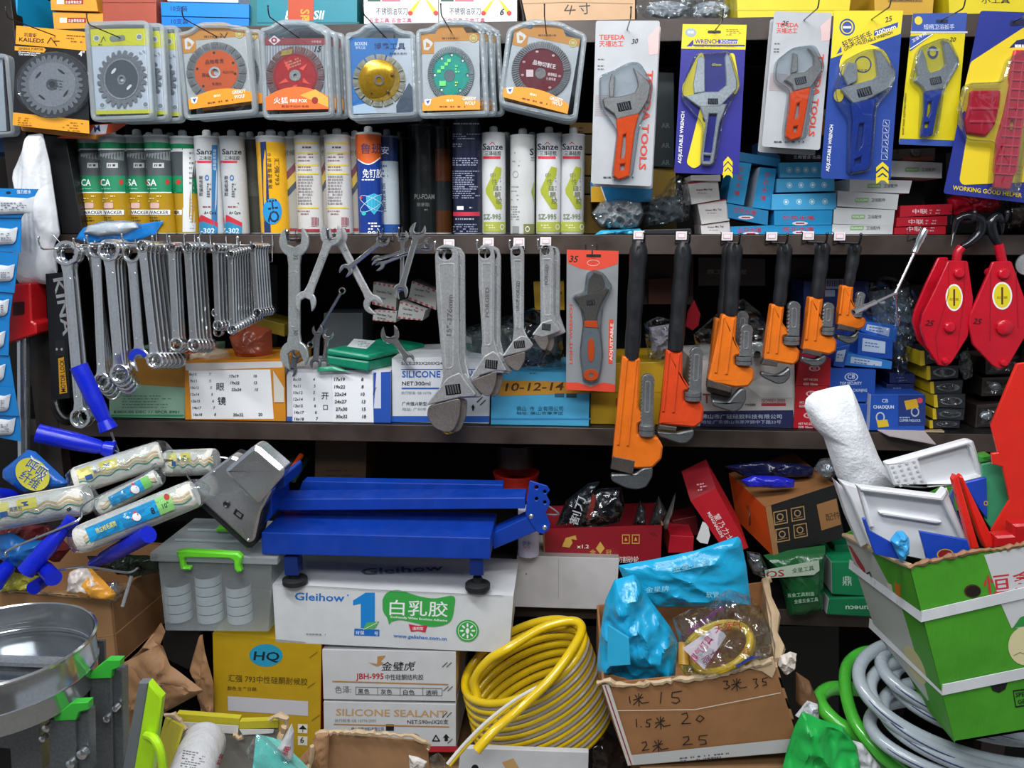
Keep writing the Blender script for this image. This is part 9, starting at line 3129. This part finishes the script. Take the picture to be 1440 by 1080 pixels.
for i, pts in enumerate((V5([(925, 572), (1035, 545), (1040, 758), (1000, 705), (950, 620)]), V5([(695, 818), (938, 862), (955, 912), (860, 940), (735, 965)]), V5([(408, 755), (422, 752), (445, 815), (588, 895), (610, 965), (470, 935), (432, 830)]))):
 b = B(); b.prism([pts], (YB + .09, YB + .02, YB + .025)[i], .005, BB, ch=.001)
 if i == 1:
  S5 = PY(YB + .02)
  b.el(S5, *V5(825, 935), 12, 8, I('#c9a02a'), ri=.85)
  b.el(S5, *V5(825, 935), 9.6, 6.4, I('#8a1c24'))
 if i == 0:
  b.el(PY(YB + .09), *V5(1030, 675), 3, 3.5, I('#c9a02a'), ri=.6)
 tag(b.build('blue_trowel'), ['blue board behind the narrow red trowels', 'blue board with a round gold and red emblem at the front of the green carton', 'folded blue board at the front left corner of the green carton'][i], 'trowel')
b = B(); b.pillow(V5([(545, 860), (580, 815), (610, 815), (642, 850), (635, 920), (600, 975)]), YB + .02, .014, M('#3fa4e0', 'plastic', .2), amp=.006, freq=9, seed=4); tag(b.build('blue_clip'), 'light blue plastic clip between the two front blue boards', 'clip')

# hoses at the lower right --------------------------------------------------------------------
GRH, GYH = M('#52c83e', 'hose'), M('#a9b3bb', 'hose')
t = thing('green_hose', 'bright green garden hose coil at the lower right', 'hose', P(1200, 1080, -.3))
b = B()
for path, r in (([(1262, 922, -.12), (1220, 916, -.16), (1192, 935, -.22), (1190, 975, -.30), (1205, 1020, -.36), (1240, 1062, -.40), (1290, 1100, -.42)], .011), ([(1215, 970, -.22), (1170, 968, -.24), (1152, 985, -.28), (1175, 1015, -.32), (1215, 1040, -.34), (1250, 1085, -.36)], .013), ([(1158, 1000, -.22), (1190, 1030, -.27), (1225, 1055, -.30), (1240, 1090, -.32)], .013)):
 b.tube(spline([P(*p) for p in path], 8), r, GRH, 14)
b.build('hose_turns', t)
t = thing('grey_hose', 'clear grey hose coil with thin blue line under the green carton', 'hose', P(1320, 1080, -.3))
b = B()
bl = B()
for i, (cx, cy, rx, ry, rt, Y0) in enumerate(((1392, 988, 190, 78, .26, -.36), (1400, 1008, 182, 70, .27, -.37), (1415, 1030, 178, 62, .24, -.38), (1400, 975, 168, 52, .30, -.33), (1380, 985, 128, 46, .28, -.33), (1405, 1052, 186, 56, .22, -.38))):
 pts = loop(cx, cy, rx, ry, rt, Y0, .10, .10 * PI, 1.30 * PI, 44)
 b.tube(pts, .0105, GYH, 14)
 bl.tube([p + V((-.003, -.0098, .0022)) for p in pts], .0011, M('#3a4470', 'hose'), 6)
b.build('hose_turns', t)
bl.build('blue_line', t)
b = B()
b.pillow([(1100, 1080), (1118, 1020), (1128, 1000), (1150, 1010), (1185, 1022), (1205, 1050), (1212, 1090), (1215, 1130), (1090, 1130)], -.42, .03, M('#1fae4a', 'film', .3), amp=.018, freq=26, seed=55, rings=16, n=90)
tag(b.build('green_bag'), 'crumpled bright green plastic bag at the bottom right of the price carton', 'bag')
b = B(); b.pillow([(1196, 1040), (1212, 1045), (1238, 1078), (1240, 1100), (1205, 1100)], -.40, .01, M('#d6d8dc', 'film'), amp=.006, freq=9, seed=6); tag(b.build('white_wrap'), 'white plastic scrap at the right edge of the bright green bag', 'wrap'); b = B(); b.pillow([(1118, 1006), (1135, 985), (1150, 990), (1152, 1016), (1130, 1012)], -.40, .01, M('#c3c6c9', 'film'), amp=.008, freq=8, seed=9); tag(b.build('white_wrap'), 'white plastic scrap at the top of the bright green bag', 'wrap')
b = B(); b.pillow(V4([(950, 650), (1010, 690), (1050, 780), (1055, 860), (1000, 860), (950, 780)]), -.30, .02, M('#8a6446', 'carton'), amp=.006, freq=14, seed=9); tag(b.build('brown_wrap'), 'brown paper wrapped item between the price carton and the green hose', 'wrap')
